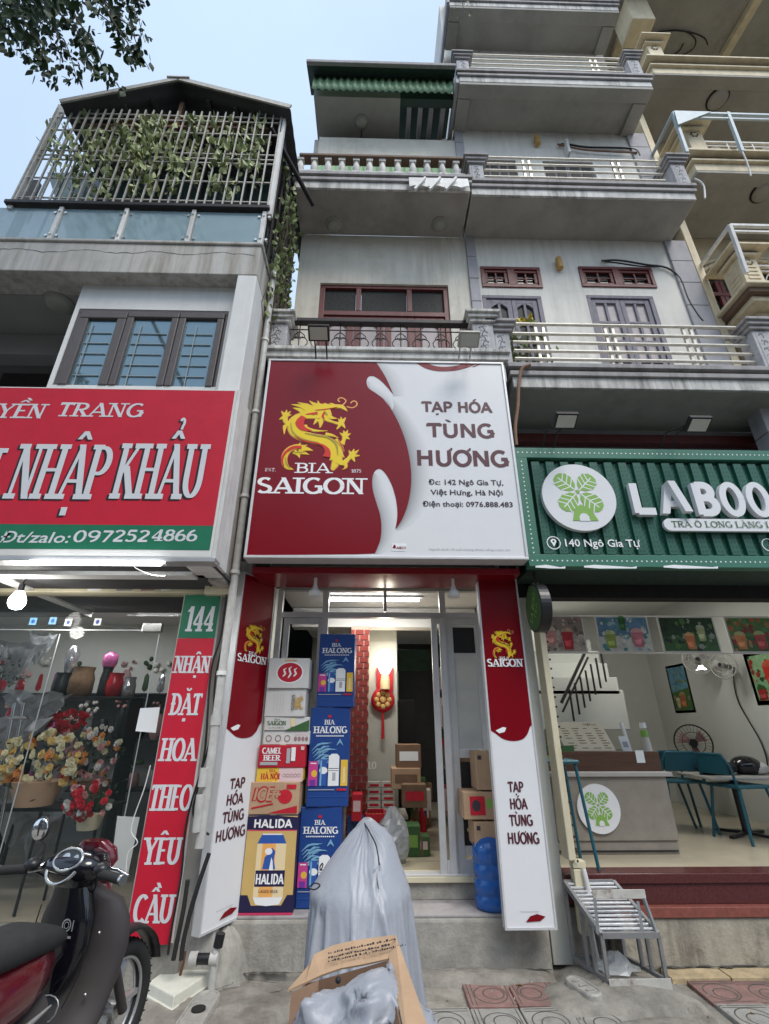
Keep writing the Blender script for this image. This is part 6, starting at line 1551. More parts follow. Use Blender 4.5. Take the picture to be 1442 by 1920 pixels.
bp = None
for i, (px, m, lab) in enumerate(((783, 'card_dark', 'small brown bottle at the end of the aisle, left one of two'), (792, 'red_card', 'small red bottle at the end of the aisle, right one of two'))):
    a = atz(px, 1575, ZI); t = obj('drink_bottle', MB().lathe([(.045, 0), (.05, .02), (.05, .2), (.02, .26), (.02, .3)], (a.x, a.y, ZI), 12), M(m)); tag(t, lab, 'bottle')
sh = thing('shelf_rack', 'tall shelf rack packed with goods along the right wall of the grocery', 'shelf', (1.0, 6.4, ZI))
for y in (5.6, 7.2): box_obj('upright', .88, .91, y, y + .03, ZI, 2.5, M('iron_grey'), sh, .002)
sx = [random.Random(21)][0]
for k, z in enumerate((ZI + .1, ZI + .6, ZI + 1.05, ZI + 1.5)): box_obj('shelf_board', .88, 1.24, 5.6, 7.2, z, z + .02, M('wood_old'), sh, .002)
k = 0
for z in (ZI + .12, ZI + .62, ZI + 1.07, ZI + 1.52):
    y = 5.62
    while y < 7.1:
        w = sx.uniform(.08, .2); h = sx.uniform(.15, .38); m = sx.choice(['card', 'card_dark', 'white_card', 'red_card', 'silver_glass', 'yellow_card', 'cafe_green', 'pink_card', 'blue_card'])
        o = box_obj('packaged_goods', .9 + sx.uniform(0, .06), 1.18, y, y + w, z + .001, z + h, M(m), None, .006)
        tag(o, 'packed goods on the rack along the right wall of the grocery', 'goods', 'packaged goods on the grocery rack'); y += w + .02
box_obj('cabinet', at(655, 1400, 7.5).x, .4, 7.4, 7.6, ZI, ZI + .3, M('dark_room'), h142, 0)
fz = at(775, 1262, 7.0); box_obj('door_transom', at(745, 1215, 7.0).x, at(805, 1215, 7.0).x, 7.0, 7.04, at(775, 1258, 7.0).z, at(775, 1218, 7.0).z, M('net_green'), h142, .004)
box_obj('dark_cabinet', at(747, 1310, 6.9).x, at(778, 1310, 6.9).x, 6.9, 7.2, ZI, at(760, 1312, 6.9).z, M('ink_black'), h142, .01)
# ================================================================== stacked beer boxes left of the door
def carton(lab, x0, x1, z0, z1, Y, d, m, art=None, grp=None, tilt=0.0, back=None):
    t = thing('beer_box', lab, 'box', ((x0 + x1) / 2, Y + d / 2, z0), grp)
    bo = obj('box_body', MB().box(x0, x1, Y, Y + d, z0 + .001, z1 - .001), M(m), t, bevel=.006)
    if art: art(Surf((x0, Y, z0), (1, 0, 0), (0, 0, 1)), x1 - x0, z1 - z0, t)
    obj('tape', MB().box((x0 + x1) / 2 - .025, (x0 + x1) / 2 + .025, Y + .002, Y + d, z1 - .0009, z1 + .0002), M('gold_light'), t)
    t.rotation_euler.z = R_(rnd.uniform(-1.6, 1.6)); return t
YBX = 4.31
def bounds(p): return rect(p[0], p[1], p[2], p[3], YBX)
zz = [at(520, y, YBX).z for y in (1528, 1466, 1440, 1397, 1370, 1344, 1291, 1234)]
def art_halida(S, W, H_, t):
    p = Print(S, .002); p.rect(.005, W - .005, .04 * H_, H_ * .99, 0);
    p.poly([(.01 * W, .845 * H_), (.99 * W, .835 * H_), (.99 * W, .975 * H_), (.5 * W, .995 * H_), (.01 * W, .985 * H_)], 1); p.rect(.01 * W, .99 * W, .83 * H_, .842 * H_, 2)
    p.poly([(0, .03 * H_), (W, .03 * H_), (W, .19 * H_), (.88 * W, .19 * H_), (.78 * W, .09 * H_), (.22 * W, .09 * H_), (.14 * W, .19 * H_), (0, .19 * H_)], 1); p.rect(0, W, 0, .022 * H_, 2)
    c0, c1 = .24 * W, .8 * W
    p.poly([(c0, .17 * H_), (c0 + .06 * W, .1 * H_), (.5 * W, .085 * H_), (c1 - .06 * W, .1 * H_), (c1, .17 * H_)], 3); p.rect(c0, c1, .168 * H_, .7 * H_, 4); p.rect(c0 + .1 * W, c1 - .2 * W, .17 * H_, .7 * H_, 5)
    p.poly([(c0, .7 * H_), (c1, .7 * H_), (c1 - .07 * W, .79 * H_), (c0 + .07 * W, .79 * H_)], 6); p.rect(c0 + .09 * W, c1 - .09 * W, .79 * H_, .803 * H_, 3)
    p.rect(c0 + .01 * W, c1 + .01 * W, .27 * H_, .43 * H_, 1); p.poly([(.37 * W, .44 * H_), (.4 * W, .56 * H_), (.47 * W, .6 * H_), (.53 * W, .66 * H_), (.6 * W, .62 * H_), (.58 * W, .54 * H_), (.62 * W, .44 * H_)], 6)
    p.ell(.47 * W, .62 * H_, .07 * W, .035 * H_, 3); p.poly([(.5 * W, .43 * H_), (.53 * W, .56 * H_), (.56 * W, .52 * H_), (.58 * W, .43 * H_)], 3)
    letters(p, 'HALIDA', .14 * W, .88 * W, .865 * H_, .955 * H_, 3, weight=.24, serif=False, contrast=.1); letters(p, 'HALIDA', .27 * W, .79 * W, .295 * H_, .395 * H_, 3, weight=.22, serif=False, contrast=.1)
    letters(p, 'LAGER BEER'.replace('G', 'G'), .34 * W, .7 * W, .215 * H_, .24 * H_, 1, weight=.16)
    p.build('print', [M('gold_card'), M('navy_card'), M('pink_strip'), M('ink_white'), M('gold_light'), M('ink_edge'), M('blue_ink')], t)
x0, x1, _, _ = rect(465, 1530, 549, 1725, YBX); x1 = at(549, 1700, YBX).x
carton('tall navy and gold beer box printed with a big can, bottom of the left stack', x0, x1, ZS + .018, zz[0], YBX, .34, 'navy_card', art_halida)
def art_ice(S, W, H_, t):
    p = Print(S, .002); p.poly([(.4 * W, .05 * H_), (.97 * W, .28 * H_), (.97 * W, .05 * H_)], 0); p.ell(.72 * W, .55 * H_, .14 * W, .22 * H_, 1);
    letters(p, 'ICE+', .08 * W, .62 * W, .42 * H_, .82 * H_, 2, weight=.36, serif=False, slant=.2, contrast=.05); letters(p, 'ICE+', .095 * W, .61 * W, .44 * H_, .80 * H_, 3, weight=.22, serif=False, slant=.2, contrast=.05)
    p.rect(.74 * W, .93 * W, .78 * H_, .92 * H_, 1); p.poly([(.08 * W, .22 * H_), (.5 * W, .36 * H_), (.5 * W, .31 * H_), (.08 * W, .17 * H_)], 1)
    p.build('print', [M('red_card'), M('flower_red'), M('red_card'), M('card')], t)
carton('brown drink carton with red slanted lettering on the tall navy box', x0 - .01, x1 - .0, zz[0], zz[1], YBX, .34, 'card', art_ice)
def art_hanoi(S, W, H_, t):
    p = Print(S, .002); p.rect(0, .48 * W, 0, H_, 0); p.rect(.48 * W, W, 0, H_, 1); letters(p, 'BIA', .27 * W, .4 * W, .68 * H_, .9 * H_, 2, weight=.2); letters(p, 'HÀ NỘI', .1 * W, .5 * W, .18 * H_, .58 * H_, 2, weight=.22)
    for k in range(5): p.ring(.6 * W + k * .08 * W, .45 * H_, .1 * H_, .13 * H_, 3, 12)
    p.build('print', [M('yellow_card'), M('pink_card'), M('red_card'), M('flower_mauve')], t)
x0b, x1b = at(481, 1450, YBX).x, at(568, 1450, YBX).x
carton('flat yellow and pink beer box in the middle of the left stack', x0b, x1b, zz[1], zz[2], YBX + .02, .32, 'yellow_card', art_hanoi)
def art_camel(S, W, H_, t):
    p = Print(S, .002); letters(p, 'CAMEL', .08 * W, .48 * W, .62 * H_, .88 * H_, 0, weight=.24); letters(p, 'BEER', .12 * W, .46 * W, .32 * H_, .56 * H_, 0, weight=.24); p.rect(.05 * W, .42 * W, .12 * H_, .26 * H_, 1)
    p.rect(.6 * W, .68 * W, .2 * H_, .85 * H_, 1); p.rect(.7 * W, .79 * W, .3 * H_, .9 * H_, 0); p.rect(.9 * W, .97 * W, .78 * H_, .94 * H_, 2); p.build('print', [M('ink_white'), M('ink_grey'), M('pink_card')], t)
carton('bright red beer box with white lettering in the left stack', x0b - .0, x1b + .01, zz[2], zz[3], YBX + .01, .32, 'red_card', art_camel)
def art_badge(S, W, H_, t):
    p = Print(S, .002)
    for k in range(3): p.ring((.12 + k * .2) * W, .45 * H_, .17 * H_, .24 * H_, 0, 14)
    for k in range(4): p.ell((.7 + .08 * k) * W, .42 * H_, .035 * W, .17 * H_, 0, 10)
    p.rect(.68 * W, .95 * W, .7 * H_, .8 * H_, 1); p.build('print', [M('flower_mauve'), M('pink_card')], t)
carton('flat white box with small round pink badges above the red beer box', x0b + .02, x1b + .03, zz[3], zz[4], YBX + .03, .3, 'white_card', art_badge)
def art_lager(S, W, H_, t):
    p = Print(S, .002); p.poly([(.45 * W, 0), (W, 0), (W, .78 * H_)], 0); letters(p, 'BIA', .22 * W, .34 * W, .76 * H_, .88 * H_, 1, weight=.2); letters(p, 'SAIGON', .06 * W, .48 * W, .4 * H_, .7 * H_, 1, weight=.22); letters(p, 'LAGER', .1 * W, .44 * W, .18 * H_, .28 * H_, 1, weight=.16)
    p.rect(.58 * W, .68 * W, .3 * H_, .9 * H_, 2); p.build('print', [M('green_card'), M('green_card'), M('gold_light')], t)
carton('flat white and green lager box under the plain white boxes', x0b + .02, x1b + .02, zz[4], zz[5], YBX + .02, .3, 'white_card', art_lager)
def art_side(S, W, H_, t):
    p = Print(S, .002)
    T = lambda x, y: (.82 * W + (y - 500) / 900 * .24 * W, .5 * H_ + (x - 800) / 960 * .5 * H_)
    dragon(p, T, .00014, 0, 0, 0, 0)
    letters(p, 'SAIGON', -.28 * H_, .28 * H_, 0, .07 * W, 1, weight=.2, rot=lambda u, v: (.7 * W - v, .5 * H_ + u) if False else (.66 * W + v, .5 * H_ - u))
    for k in range(4): p.rect((.22 + .08 * k) * W, (.225 + .08 * k) * W, .2 * H_, .8 * H_, 2)
    p.build('print', [M('gold_card'), M('ink_dark'), M('ink_grey')], t)
x0c, x1c = at(497, 1320, YBX).x, at(573, 1320, YBX).x
carton('white beer box with turned gold dragon print, second from the top of the left stack', x0c, x1c, zz[5], zz[6], YBX + .01, .3, 'white_card', art_side)
def art_333(S, W, H_, t):
    p = Print(S, .002); p.ell(.53 * W, .52 * H_, .33 * W, .36 * H_, 1, 32); p.ell(.53 * W, .52 * H_, .3 * W, .32 * H_, 0, 32)
    for k, (cx, s) in enumerate(((.4, .8), (.53, 1.1), (.66, .8))):
        p.ribbon([((cx + .04) * W, (.52 + .18 * s) * H_), ((cx - .02) * W, (.52 + .12 * s) * H_), ((cx + .0) * W, .54 * H_), ((cx + .025) * W, .48 * H_), ((cx - .01) * W, (.52 - .12 * s) * H_), ((cx - .04) * W, (.52 - .17 * s) * H_)], [.004, .014, .016, .016, .014, .004], 1)
    p.rect(.38 * W, .68 * W, .89 * H_, .94 * H_, 2); p.build('print', [M('red_card'), M('ink_white'), M('gold_card')], t)
carton('white beer box with a round red emblem, topmost of the left stack', at(503, 1265, YBX).x, at(580, 1265, YBX).x, zz[6], zz[7], YBX - .01, .3, 'white_card', art_333)
def art_halong(S, W, H_, t):
    p = Print(S, .002)
    letters(p, 'BIA', .36 * W, .6 * W, .815 * H_, .865 * H_, 0, weight=.2); letters(p, 'HẠLONG'.replace('Ạ', 'A'), .1 * W, .92 * W, .725 * H_, .795 * H_, 0, weight=.24)
    p.ell(.48 * W, .9 * H_, .045 * W, .018 * H_, 1, 10)
    for k in range(14): p.rect((.16 + k * .05) * W, (.195 + k * .05) * W, .69 * H_, .703 * H_, 0)
    r3 = random.Random(4)
    for k in range(13):
        y = .62 - k * .016; x0_ = r3.uniform(.05, .25); x1_ = r3.uniform(.45, .75)
        p.ribbon([(x0_ * W, (y - .06) * H_), ((x0_ + .12) * W, (y - .01) * H_), (((x0_ + x1_) / 2) * W, (y + r3.uniform(-.02, .02)) * H_), (x1_ * W, (y + r3.uniform(-.01, .03)) * H_)], [.002, .011, .012, .002], 2)
    p.ribbon([(.68 * W, .6 * H_), (.76 * W, .65 * H_), (.84 * W, .6 * H_)], [.004, .03, .004], 2)
    p.rect(.02 * W, .24 * W, .2 * H_, .44 * H_, 3); p.ell(.16 * W, .32 * H_, .07 * W, .035 * H_, 4, 12); p.rect(.06 * W, .2 * W, .2 * H_, .26 * H_, 6); p.ribbon([(.06 * W, .42 * H_), (.2 * W, .42 * H_)], .008, 0)
    p.rect(.28 * W, .46 * W, .2 * H_, .46 * H_, 7); p.ell(.38 * W, .35 * H_, .1 * W, .035 * H_, 0, 16); p.rect(.3 * W, .34 * W, .2 * H_, .45 * H_, 2)
    p.poly([(.5 * W, .2 * H_), (.76 * W, .2 * H_), (.76 * W, .49 * H_), (.7 * W, .515 * H_), (.57 * W, .515 * H_), (.5 * W, .49 * H_)], 0); p.rect(.51 * W, .75 * W, .365 * H_, .372 * H_, 8); p.rect(.6 * W, .68 * W, .25 * H_, .33 * H_, 5); p.rect(.51 * W, .75 * W, .345 * H_, .35 * H_, 8)
    p.rect(.8 * W, .97 * W, .2 * H_, .455 * H_, 4); p.rect(.86 * W, .91 * W, .23 * H_, .38 * H_, 9)
    p.rect(.04 * W, .66 * W, .16 * H_, .168 * H_, 5); p.rect(.72 * W, .95 * W, .155 * H_, .175 * H_, 1); p.rect(.0, W, .1 * H_, .104 * H_, 7)
    p.build('print', [M('ink_white'), M('flower_red'), M('sky_ink'), M('pink_ink'), M('yellow_card'), M('ink_grey'), M('violet_ink'), M('blue_ink'), M('ink_black'), M('gold_light')], t)
YH = 4.42
hb = [('lowest of the three tall blue beer boxes, partly behind the grey cover', (570, 1512), (648, 1722), .3), ('middle one of the three tall blue beer boxes in the stack', (583, 1335), (655, 1512), .3), ('topmost of the three tall blue beer boxes in the stack', (603, 1189), (666, 1335), .3)]
zc0 = [ZS + .018, at(610, 1513, YH).z, at(620, 1326, YH).z, at(635, 1189, YH).z]
for i, (lab, a, c, d) in enumerate(hb):
    xa = at(a[0], (a[1] + c[1]) / 2 if i else 1600, YH).x; xb = at(c[0], a[1] + 10, YH).x
    xa = [at(560, 1600, YH).x, at(578, 1420, YH).x, at(598, 1255, YH).x][i]; xb = [at(640, 1560, YH).x, at(654, 1420, YH).x, at(665, 1255, YH).x][i]
    carton(lab, xa, xb, zc0[i], zc0[i + 1], YH - i * .01, .3, 'blue_card', art_halong, 'tall blue beer boxes stacked by the door')
    if i: box_obj('white_edge', xb, xb + .012, YH + .02, YH + .28, zc0[i] + .01, zc0[i + 1] - .2, M('white_card'), None, 0); bpy.data.objects.remove(bpy.data.objects['white_edge'])
def plain(lab, p0, p1, Y, d, m='card', art=None):
    a, c, z0, z1 = rect(*p0, *p1, Y); t = thing('cardboard_box', lab, 'box', ((a + c) / 2, Y + d / 2, z0), None)
    obj('box_body', MB().box(a, c, Y, Y + d, z0 + .001, z1 - .001), M(m), t, bevel=.005)
    obj('tape', MB().box(a + (c - a) * .46, a + (c - a) * .54, Y - .001, Y + d, z1 - .0009, z1), M('gold_light'), t)
    q = Print(front(Y), .002); art(q, a, c, z0, z1) if art else q.rect(a + .02, a + .05, z1 - .06, z1 - .03, 0); q.build('print', [M('ink_dark'), M('flower_red'), M('leaf_ink')], t); return t
plain('tall brown carton, topmost behind the right banner', (890, 1409), (935, 1482), 4.38, .25)
plain('brown carton with red printed panel, middle behind the right banner', (868, 1485), (940, 1537), 4.36, .28, 'card', lambda q, a, c, z0, z1: (q.rect(a + .05, a + .17, z0 + .03, z1 - .03, 1), q.ell(a + .1, (z0 + z1) / 2, .035, .04, 0, 12), q.ell(c - .08, z1 - .08, .03, .035, 2, 10)))
plain('brown carton resting on the blue water bottle behind the right banner', (888, 1540), (942, 1590), 4.37, .26)
p = at(921, 1665, 4.42)
wb_ = thing('water_bottle', 'large blue water bottle standing on the step behind the right banner', 'bottle', (p.x, 4.42, ZS + .016)); z0 = ZS + .016
obj('bottle_body', MB().lathe([(.05, 0), (.115, .004), (.125, .02), (.125, .08), (.119, .09), (.119, .1), (.125, .11), (.125, .17), (.117, .185), (.117, .2), (.125, .215), (.125, .27), (.119, .28), (.119, .29), (.125, .3), (.125, .37), (.115, .41), (.085, .44), (.05, .455), (.03, .47), (.03, .52)], (p.x, 4.42, z0), 28), M('bottle_blue'), wb_)
obj('cap', MB().lathe([(.034, .52), (.034, .55)], (p.x, 4.42, z0), 16), M('blue_card'), wb_)
# ================================================================== ground floor of house 140: tea shop
ZF = .535; YF0 = 4.3
cx_l = 1.44; cwr = 4.45
box_obj('granite_riser', cx_l, 5.2, 4.33, 4.4, .345, .47, M('granite'), h140, .004)
box_obj('granite_riser', cx_l, 5.2, 4.315, 4.5, .471, ZF, M('granite'), h140, .006)
box_obj('granite_tread', cx_l + .3, 5.2, 4.275, 4.5, .28, .344, M('granite_light'), h140, .005)
box_obj('base_wall', cx_l + .32, 5.2, 4.29, 4.8, -.1, .279, M('cement_stained'), h140, .015)
box_obj('base_wall', 1.29, cx_l + .319, 4.45, 4.8, -.1, .3, M('cement'), h140, .015)
obj('floor', MB().quad((cx_l, 4.4, ZF - .001), (5.2, 4.4, ZF - .001), (5.2, 9, ZF - .001), (cx_l, 9, ZF - .001)), M('tile_floor'), h140)
obj('ceiling', MB().box(cx_l, 4.6, 4.5, 9, 3.18, 3.2), M('cafe_ceiling'), h140)
box_obj('side_wall', cwr, cwr + .05, 4.75, 9, 0, 3.2, M('cafe_wall'), h140, 0); box_obj('back_wall', cx_l, cwr, 7.9, 8, ZF, 3.2, M('cafe_wall'), h140, 0); box_obj('side_wall', 1.302, cx_l - .001, 4.36, 9, 0, 3.4, M('cafe_wall'), h140, 0)
box_obj('shutter_head', cx_l - .1, 5.2, 4.35, 4.5, at(1200, 1122, 4.36).z, 2.95, M('wet_black'), h140, .005)
box_obj('front_header', cx_l - .1, 5.2, 4.501, 4.6, 2.8, 3.6, M('cafe_ceiling'), h140, .005)
ga, gb = at(1004, 1185, 4.24).x, at(1032, 1300, 4.24).x
gz = at(1060, 1612, 4.24).z
gd = box_obj('shutter_guide', ga + .02, gb + .015, 4.2, 4.36, gz, cz0_ - .01, M('shutter_cream'), h140, .008)
ch = MB(); z = gz
while z < 2.6: ch.ball((gb + .022, 4.2, z), .009, 6); z += .075
obj('chain', ch, M('iron_dark'), gd)
for i, (z1, z0, w) in enumerate(((gz - .005, gz - .05, .06), (gz - .055, gz - .2, .045), (gz - .205, .2, .035))):
    box_obj('guide_fitting', ga + .05, ga + .05 + w * 1.6, 4.22, 4.3, z0, z1, M('shutter_cream'), h140, .006)
cable('drain_hose', [(ga + .12, 4.22, gz - .05), (ga + .13, 4.2, gz - .2), (ga + .1, 4.2, .35), (ga + .13, 4.22, .05)], .02, 'white_paint', h140)
area('tube_light', (2.9, 5.6, 3.1), 1.2, .15, 13, (1, .98, .93)); area('tube_light', (2.4, 7.0, 3.1), 1.0, .15, 3)
tl = thing('ceiling_lamp', 'lit tube lamp on the tea shop ceiling behind the hanging posters', 'lamp', (3.3, 5.6, 3.1))
obj('lamp_tube', MB().cyl((2.75, 5.6, 3.12), (3.6, 5.6, 3.12), .02, n=10), M('tube_lit'), tl); obj('lamp_body', MB().box(2.72, 3.63, 5.57, 5.63, 3.145, 3.178), M('white_card'), tl)
PY = 4.95; z0p, z1p = at(1200, 1224, PY).z, at(1200, 1155, PY).z
hr = thing('poster_rods', 'thin white rods carrying the row of drink posters in the tea shop', 'rods', (3, PY, z0p))
for z in (z0p, z1p): obj('rod', MB().cyl((cx_l + .02, PY + .02, z), (4.4, PY + .02, z), .007, n=6), M('white_card'), hr)
mat('pv', (1, 1, 1), .45, var=.35, vscale=14, vcol=True)
def poster(lab, x0, x1, z0, z1, Y, bgs, items, seed, S=None, frame=None, grp='drink posters in the tea shop'):
    S = S or front(Y); t = thing('poster', lab, 'poster', S.P((x0 + x1) / 2, z0, 0), grp)
    b = MB(); q = [S.P(x0, z0, 0), S.P(x1, z0, 0), S.P(x1, z0, -.008), S.P(x0, z0, -.008)]; b.hexa(q + [v + S.ez * (z1 - z0) for v in q]); obj('sheet', b, M('white_card' if not frame else frame), t)
    p = Print(S, .002); p.mb.c = []; r = random.Random(seed); W, H_ = x1 - x0, z1 - z0; m = .03 * W if not frame else .07 * W
    def add(pts, c): n0 = len(p.mb.v); p.poly(pts, 0); p.mb.c += [c] * (len(p.mb.v) - n0)
    def cl(u, v): return (min(max(u, x0 + m), x1 - m), min(max(v, z0 + m), z1 - m))
    add([(x0 + m, z0 + m), (x1 - m, z0 + m), (x1 - m, z0 + H_ * .5), (x0 + m, z0 + H_ * .42)], bgs[1]); add([(x0 + m, z0 + H_ * .42), (x1 - m, z0 + H_ * .5), (x1 - m, z1 - m), (x0 + m, z1 - m)], bgs[0])
    for k in range(60):
        c = r.choice(bgs[2:]); cx = x0 + r.uniform(.05, .95) * W; cz = z0 + r.uniform(.05, .95) * H_; s = r.uniform(.02, .075) * W
        a0 = r.uniform(0, 6); add([cl(cx + s * r.uniform(.5, 1) * math.cos(a0 + a), cz + s * r.uniform(.5, 1) * math.sin(a0 + a)) for a in (0, 1.2, 2.5, 3.8, 5)], c)
    for (u, v, w, h, c1, c2) in items:      # tapered cups with foam and fruit
        cx = x0 + u * W; cz = z0 + v * H_; w *= W; h *= H_
        add([(cx - w * .38, cz), (cx + w * .38, cz), (cx + w * .5, cz + h), (cx - w * .5, cz + h)], c1); add([(cx - w * .52, cz + h * .93)] + [(cx + w * .52 * math.cos(a), cz + h * .95 + w * .35 * math.sin(a)) for a in (3.14, 2.4, 1.57, .8, 0)], c2)
        add([(cx - w * .3, cz + h * .2), (cx + w * .2, cz + h * .15), (cx + w * .28, cz + h * .5), (cx - w * .34, cz + h * .45)], tuple(min(1, q * 1.5 + .05) for q in c1))
    p.build('print', M('pv'), t); return t
G1, G2, G3 = (.02, .06, .02), (.05, .14, .03), (.1, .22, .06)
def pxx(px): return at(px, 1190, PY).x
poster('hanging poster with a red drink on a pale pink ground, leftmost of the row', pxx(1008), pxx(1097), z0p, z1p, PY, [(.3, .25, .23), (.5, .42, .38), (.6, .55, .5), (.35, .22, .2), (.16, .15, .14)], [(.62, .08, .24, .5, (.55, .04, .05), (.6, .4, .3)), (.25, .2, .3, .4, (.6, .3, .28), (.7, .6, .5))], 1)
poster('hanging poster with green and pink drinks on a blue and white ground', pxx(1120), pxx(1220), z0p, z1p, PY, [(.12, .25, .4), (.6, .62, .58), (.3, .45, .5), (.7, .7, .66), (.1, .3, .3)], [(.24, .12, .2, .4, (.3, .38, .08), (.5, .55, .3)), (.74, .15, .24, .42, (.6, .2, .25), (.7, .4, .42)), (.5, .6, .14, .34, (.03, .12, .03), (.05, .2, .05))], 2)
poster('hanging dark green poster with an orange and a pale drink', pxx(1238), pxx(1345), z0p, z1p, PY, [G1, G2, G1, G3, (.3, .35, .28), (.02, .03, .02)], [(.5, .1, .17, .38, (.7, .22, .08), (.75, .5, .2)), (.72, .32, .15, .38, (.45, .5, .25), (.5, .55, .4))], 3)
poster('hanging green poster with red fruit drinks, rightmost of the row', pxx(1365), pxx(1470), z0p, z1p, PY, [G3, G2, (.5, .12, .05), (.3, .04, .03), (.12, .3, .12), (.4, .25, .1)], [(.2, .1, .2, .4, (.7, .25, .08), (.5, .5, .2)), (.55, .12, .2, .4, (.5, .06, .05), (.4, .5, .2))], 4)
def wallsurf(): return Surf((cwr, 0, 0), (0, -1, 0), (0, 0, 1))
Wf = wallsurf()
def wrect(p, q): a = Wf.uv(*p); c = Wf.uv(*q); return a[0], c[0], c[1], a[1]
a = wrect((1247, 1250), (1306, 1336))
poster('narrow framed green landscape picture on the right wall of the tea shop', a[0], a[1], min(a[2], a[3]), max(a[2], a[3]), 0, [(.12, .3, .4), G2, G3, (.3, .35, .1), (.1, .2, .25), (.35, .2, .08)], [(.55, .12, .3, .25, (.4, .12, .04), (.4, .3, .1)), (.3, .1, .2, .18, (.5, .4, .2), (.5, .5, .4))], 5, Wf, 'ink_black', 'framed pictures on the tea shop wall')
a = wrect((1392, 1225), (1445, 1322))
poster('large framed picture of red drinks at the right edge of the tea shop wall', a[0], a[1] + .5, min(a[2], a[3]), max(a[2], a[3]), 0, [(.25, .42, .22), (.2, .4, .2), (.3, .03, .02), (.02, .07, .02)], [(.5, .3, .3, .4, (.6, .03, .02), (.6, .1, .05)), (.2, .1, .2, .2, (.3, .02, .02), (.03, .1, .02))], 6, Wf, 'ink_black', 'framed pictures on the tea shop wall')
f0 = atz(1160, 1603, ZF); KY = f0.y
ka, kb = at(1040, 1520, KY).x, at(1262, 1520, KY).x; kz = at(1150, 1456, KY).z
k_ = thing('tea_counter', 'stone-look service counter with walnut upstand and round green leaf emblem', 'counter', ((ka + kb) / 2, KY + .3, ZF))
box_obj('counter_front', ka, kb, KY, KY + .55, ZF + .1, kz, M('counter_front'), k_, .004); box_obj('plinth', ka, kb - .01, KY + .015, KY + .5, ZF + .001, ZF + .096, M('counter_front'), k_, .002)
b = MB(); b.box(ka, kb - .02, KY + .004, KY + .014, ZF + .02, ZF + .03); obj('plinth_slot', b, M('ink_black'), k_)
box_obj('counter_slab', ka - .02, kb + .05, KY - .03, KY + .6, kz + .001, kz + .035, M('counter_top'), k_, .004)
wz = at(1130, 1409, KY + .12).z
box_obj('upstand', ka, at(1238, 1425, KY + .12).x, KY + .12, KY + .17, kz + .036, wz, M('walnut'), k_, .004)
box_obj('work_top', ka, kb, KY + .18, KY + .9, wz - .03, wz - .01, M('black_plastic'), k_, .004)
KF = front(KY - .02); u, v = KF.uv(1123, 1516)
dk = obj('round_logo', MB().lathe([(.19, 0), (.19, .02)], (0, 0, 0), 56, 0, 'y', False), M('sign_white'), k_, loc=(0, 0, 0)); dk.location = Vector((u, KY - .021, v)) - worg(k_)
e = Print(front(KY - .021), .002); leaf_emblem(e, u, v + .005, .17, 0, 1); e.build('leaf_emblem', [M('leaf_ink'), M('sign_white')], dk)
q = Print(front(KY + .12), .003); u, v = q.s.uv(1200, 1418); q.rect(u - .04, u + .04, v - .055, v + .05, 0); o = q.build('payment_card', M('ink_white'), None); tag(o, 'small white payment card stuck to the walnut counter upstand', 'card')
a0, a1, a2 = at(1062, 1400, KY + .3), at(1150, 1400, KY + .3), at(1043, 1352, KY + .3)
b = MB(); P0_ = Vector((a0.x, KY + .25, wz)); ex = Vector((1, 0, 0)); w_ = a1.x - a0.x; h_ = (a2.z - wz)
mb_ = thing('menu_board', 'cream price menu board leaning back on the tea counter', 'menu', (a0.x + w_ / 2, KY + .25, wz))
S = Surf(P0_, (1, 0, 0), (-.04, .3, 1)); b.hexa([S.P(-.02, 0), S.P(w_, 0), S.P(w_, 0, -.015), S.P(-.02, 0, -.015), S.P(-.1, h_), S.P(w_ - .07, h_), S.P(w_ - .07, h_, -.015), S.P(-.1, h_, -.015)])
mat('menu_paper', (.78, .68, .5), .6, var=.05)
obj('board', b, M('menu_paper'), mb_); q = Print(S, .002); r = random.Random(9)
letters(q, 'MENU', w_ * .45, w_ * .75, h_ * .88, h_ * .95, 0, weight=.2, serif=False)
for c_ in range(4):
    for k in range(9):
        if r.random() < .85: u = w_ * (.02 + .24 * c_) - .06 * k / 9 + .02; v = h_ * (.08 + .085 * k); q.rect(u, u + w_ * r.uniform(.08, .17), v, v + h_ * .022, 0)
q.build('menu_print', M('brown_wood'), mb_)
c0 = at(1213, 1400, KY + .35)
cp = thing('cup_stack', 'tall stack of white and green paper cups on the tea counter', 'cups', (c0.x, KY + .35, wz))
for i, (m, dz) in enumerate((('carton_white', 0), ('carton_white', .06), ('leaf_ink', .13), ('ink_white', .21))): obj('cup', MB().lathe([(.045 - .004 * i, dz), (.04 - .004 * i, dz + (.06 if i < 3 else .05))], (c0.x, KY + .35, wz - .009), 16), M(m), cp)
q = at(1180, 1400, KY + .4); o = obj('paper_roll', MB().cyl((q.x, KY + .4, wz - .01), (q.x - .03, KY + .42, wz + .25), .02, n=12), M('ink_white')); tag(o, 'slim white paper roll leaning behind the small card on the tea counter', 'roll')
q = Print(Surf((at(1168, 1405, KY + .3).x, KY + .3, wz), (1, 0, 0), (-.2, 0, 1)), .0); q.rect(0, .09, -.01, .13, 0); q.d = .003; q.rect(.02, .07, .03, .08, 1); o = q.build('card_stand', [M('ink_white'), M('ink_grey')], None); tag(o, 'small white card stand beside the menu board on the tea counter', 'card')
st = thing('staircase', 'white staircase underside with dark handrail at the back of the tea shop', 'stairs', (2.6, 7.0, ZF))
for k in range(5):
    y = 7.7 - k * .3; box_obj('step', 2.0 + .0 * k, 3.25 - k * .05, y - .3, y, 2.9 - .0 - k * .2 - .2, 2.9 - k * .2, M('cafe_wall'), st, .004)
box_obj('landing', 2.0, 3.1, 6.2, 6.5, 1.5, 1.95, M('cafe_wall'), st, .01)
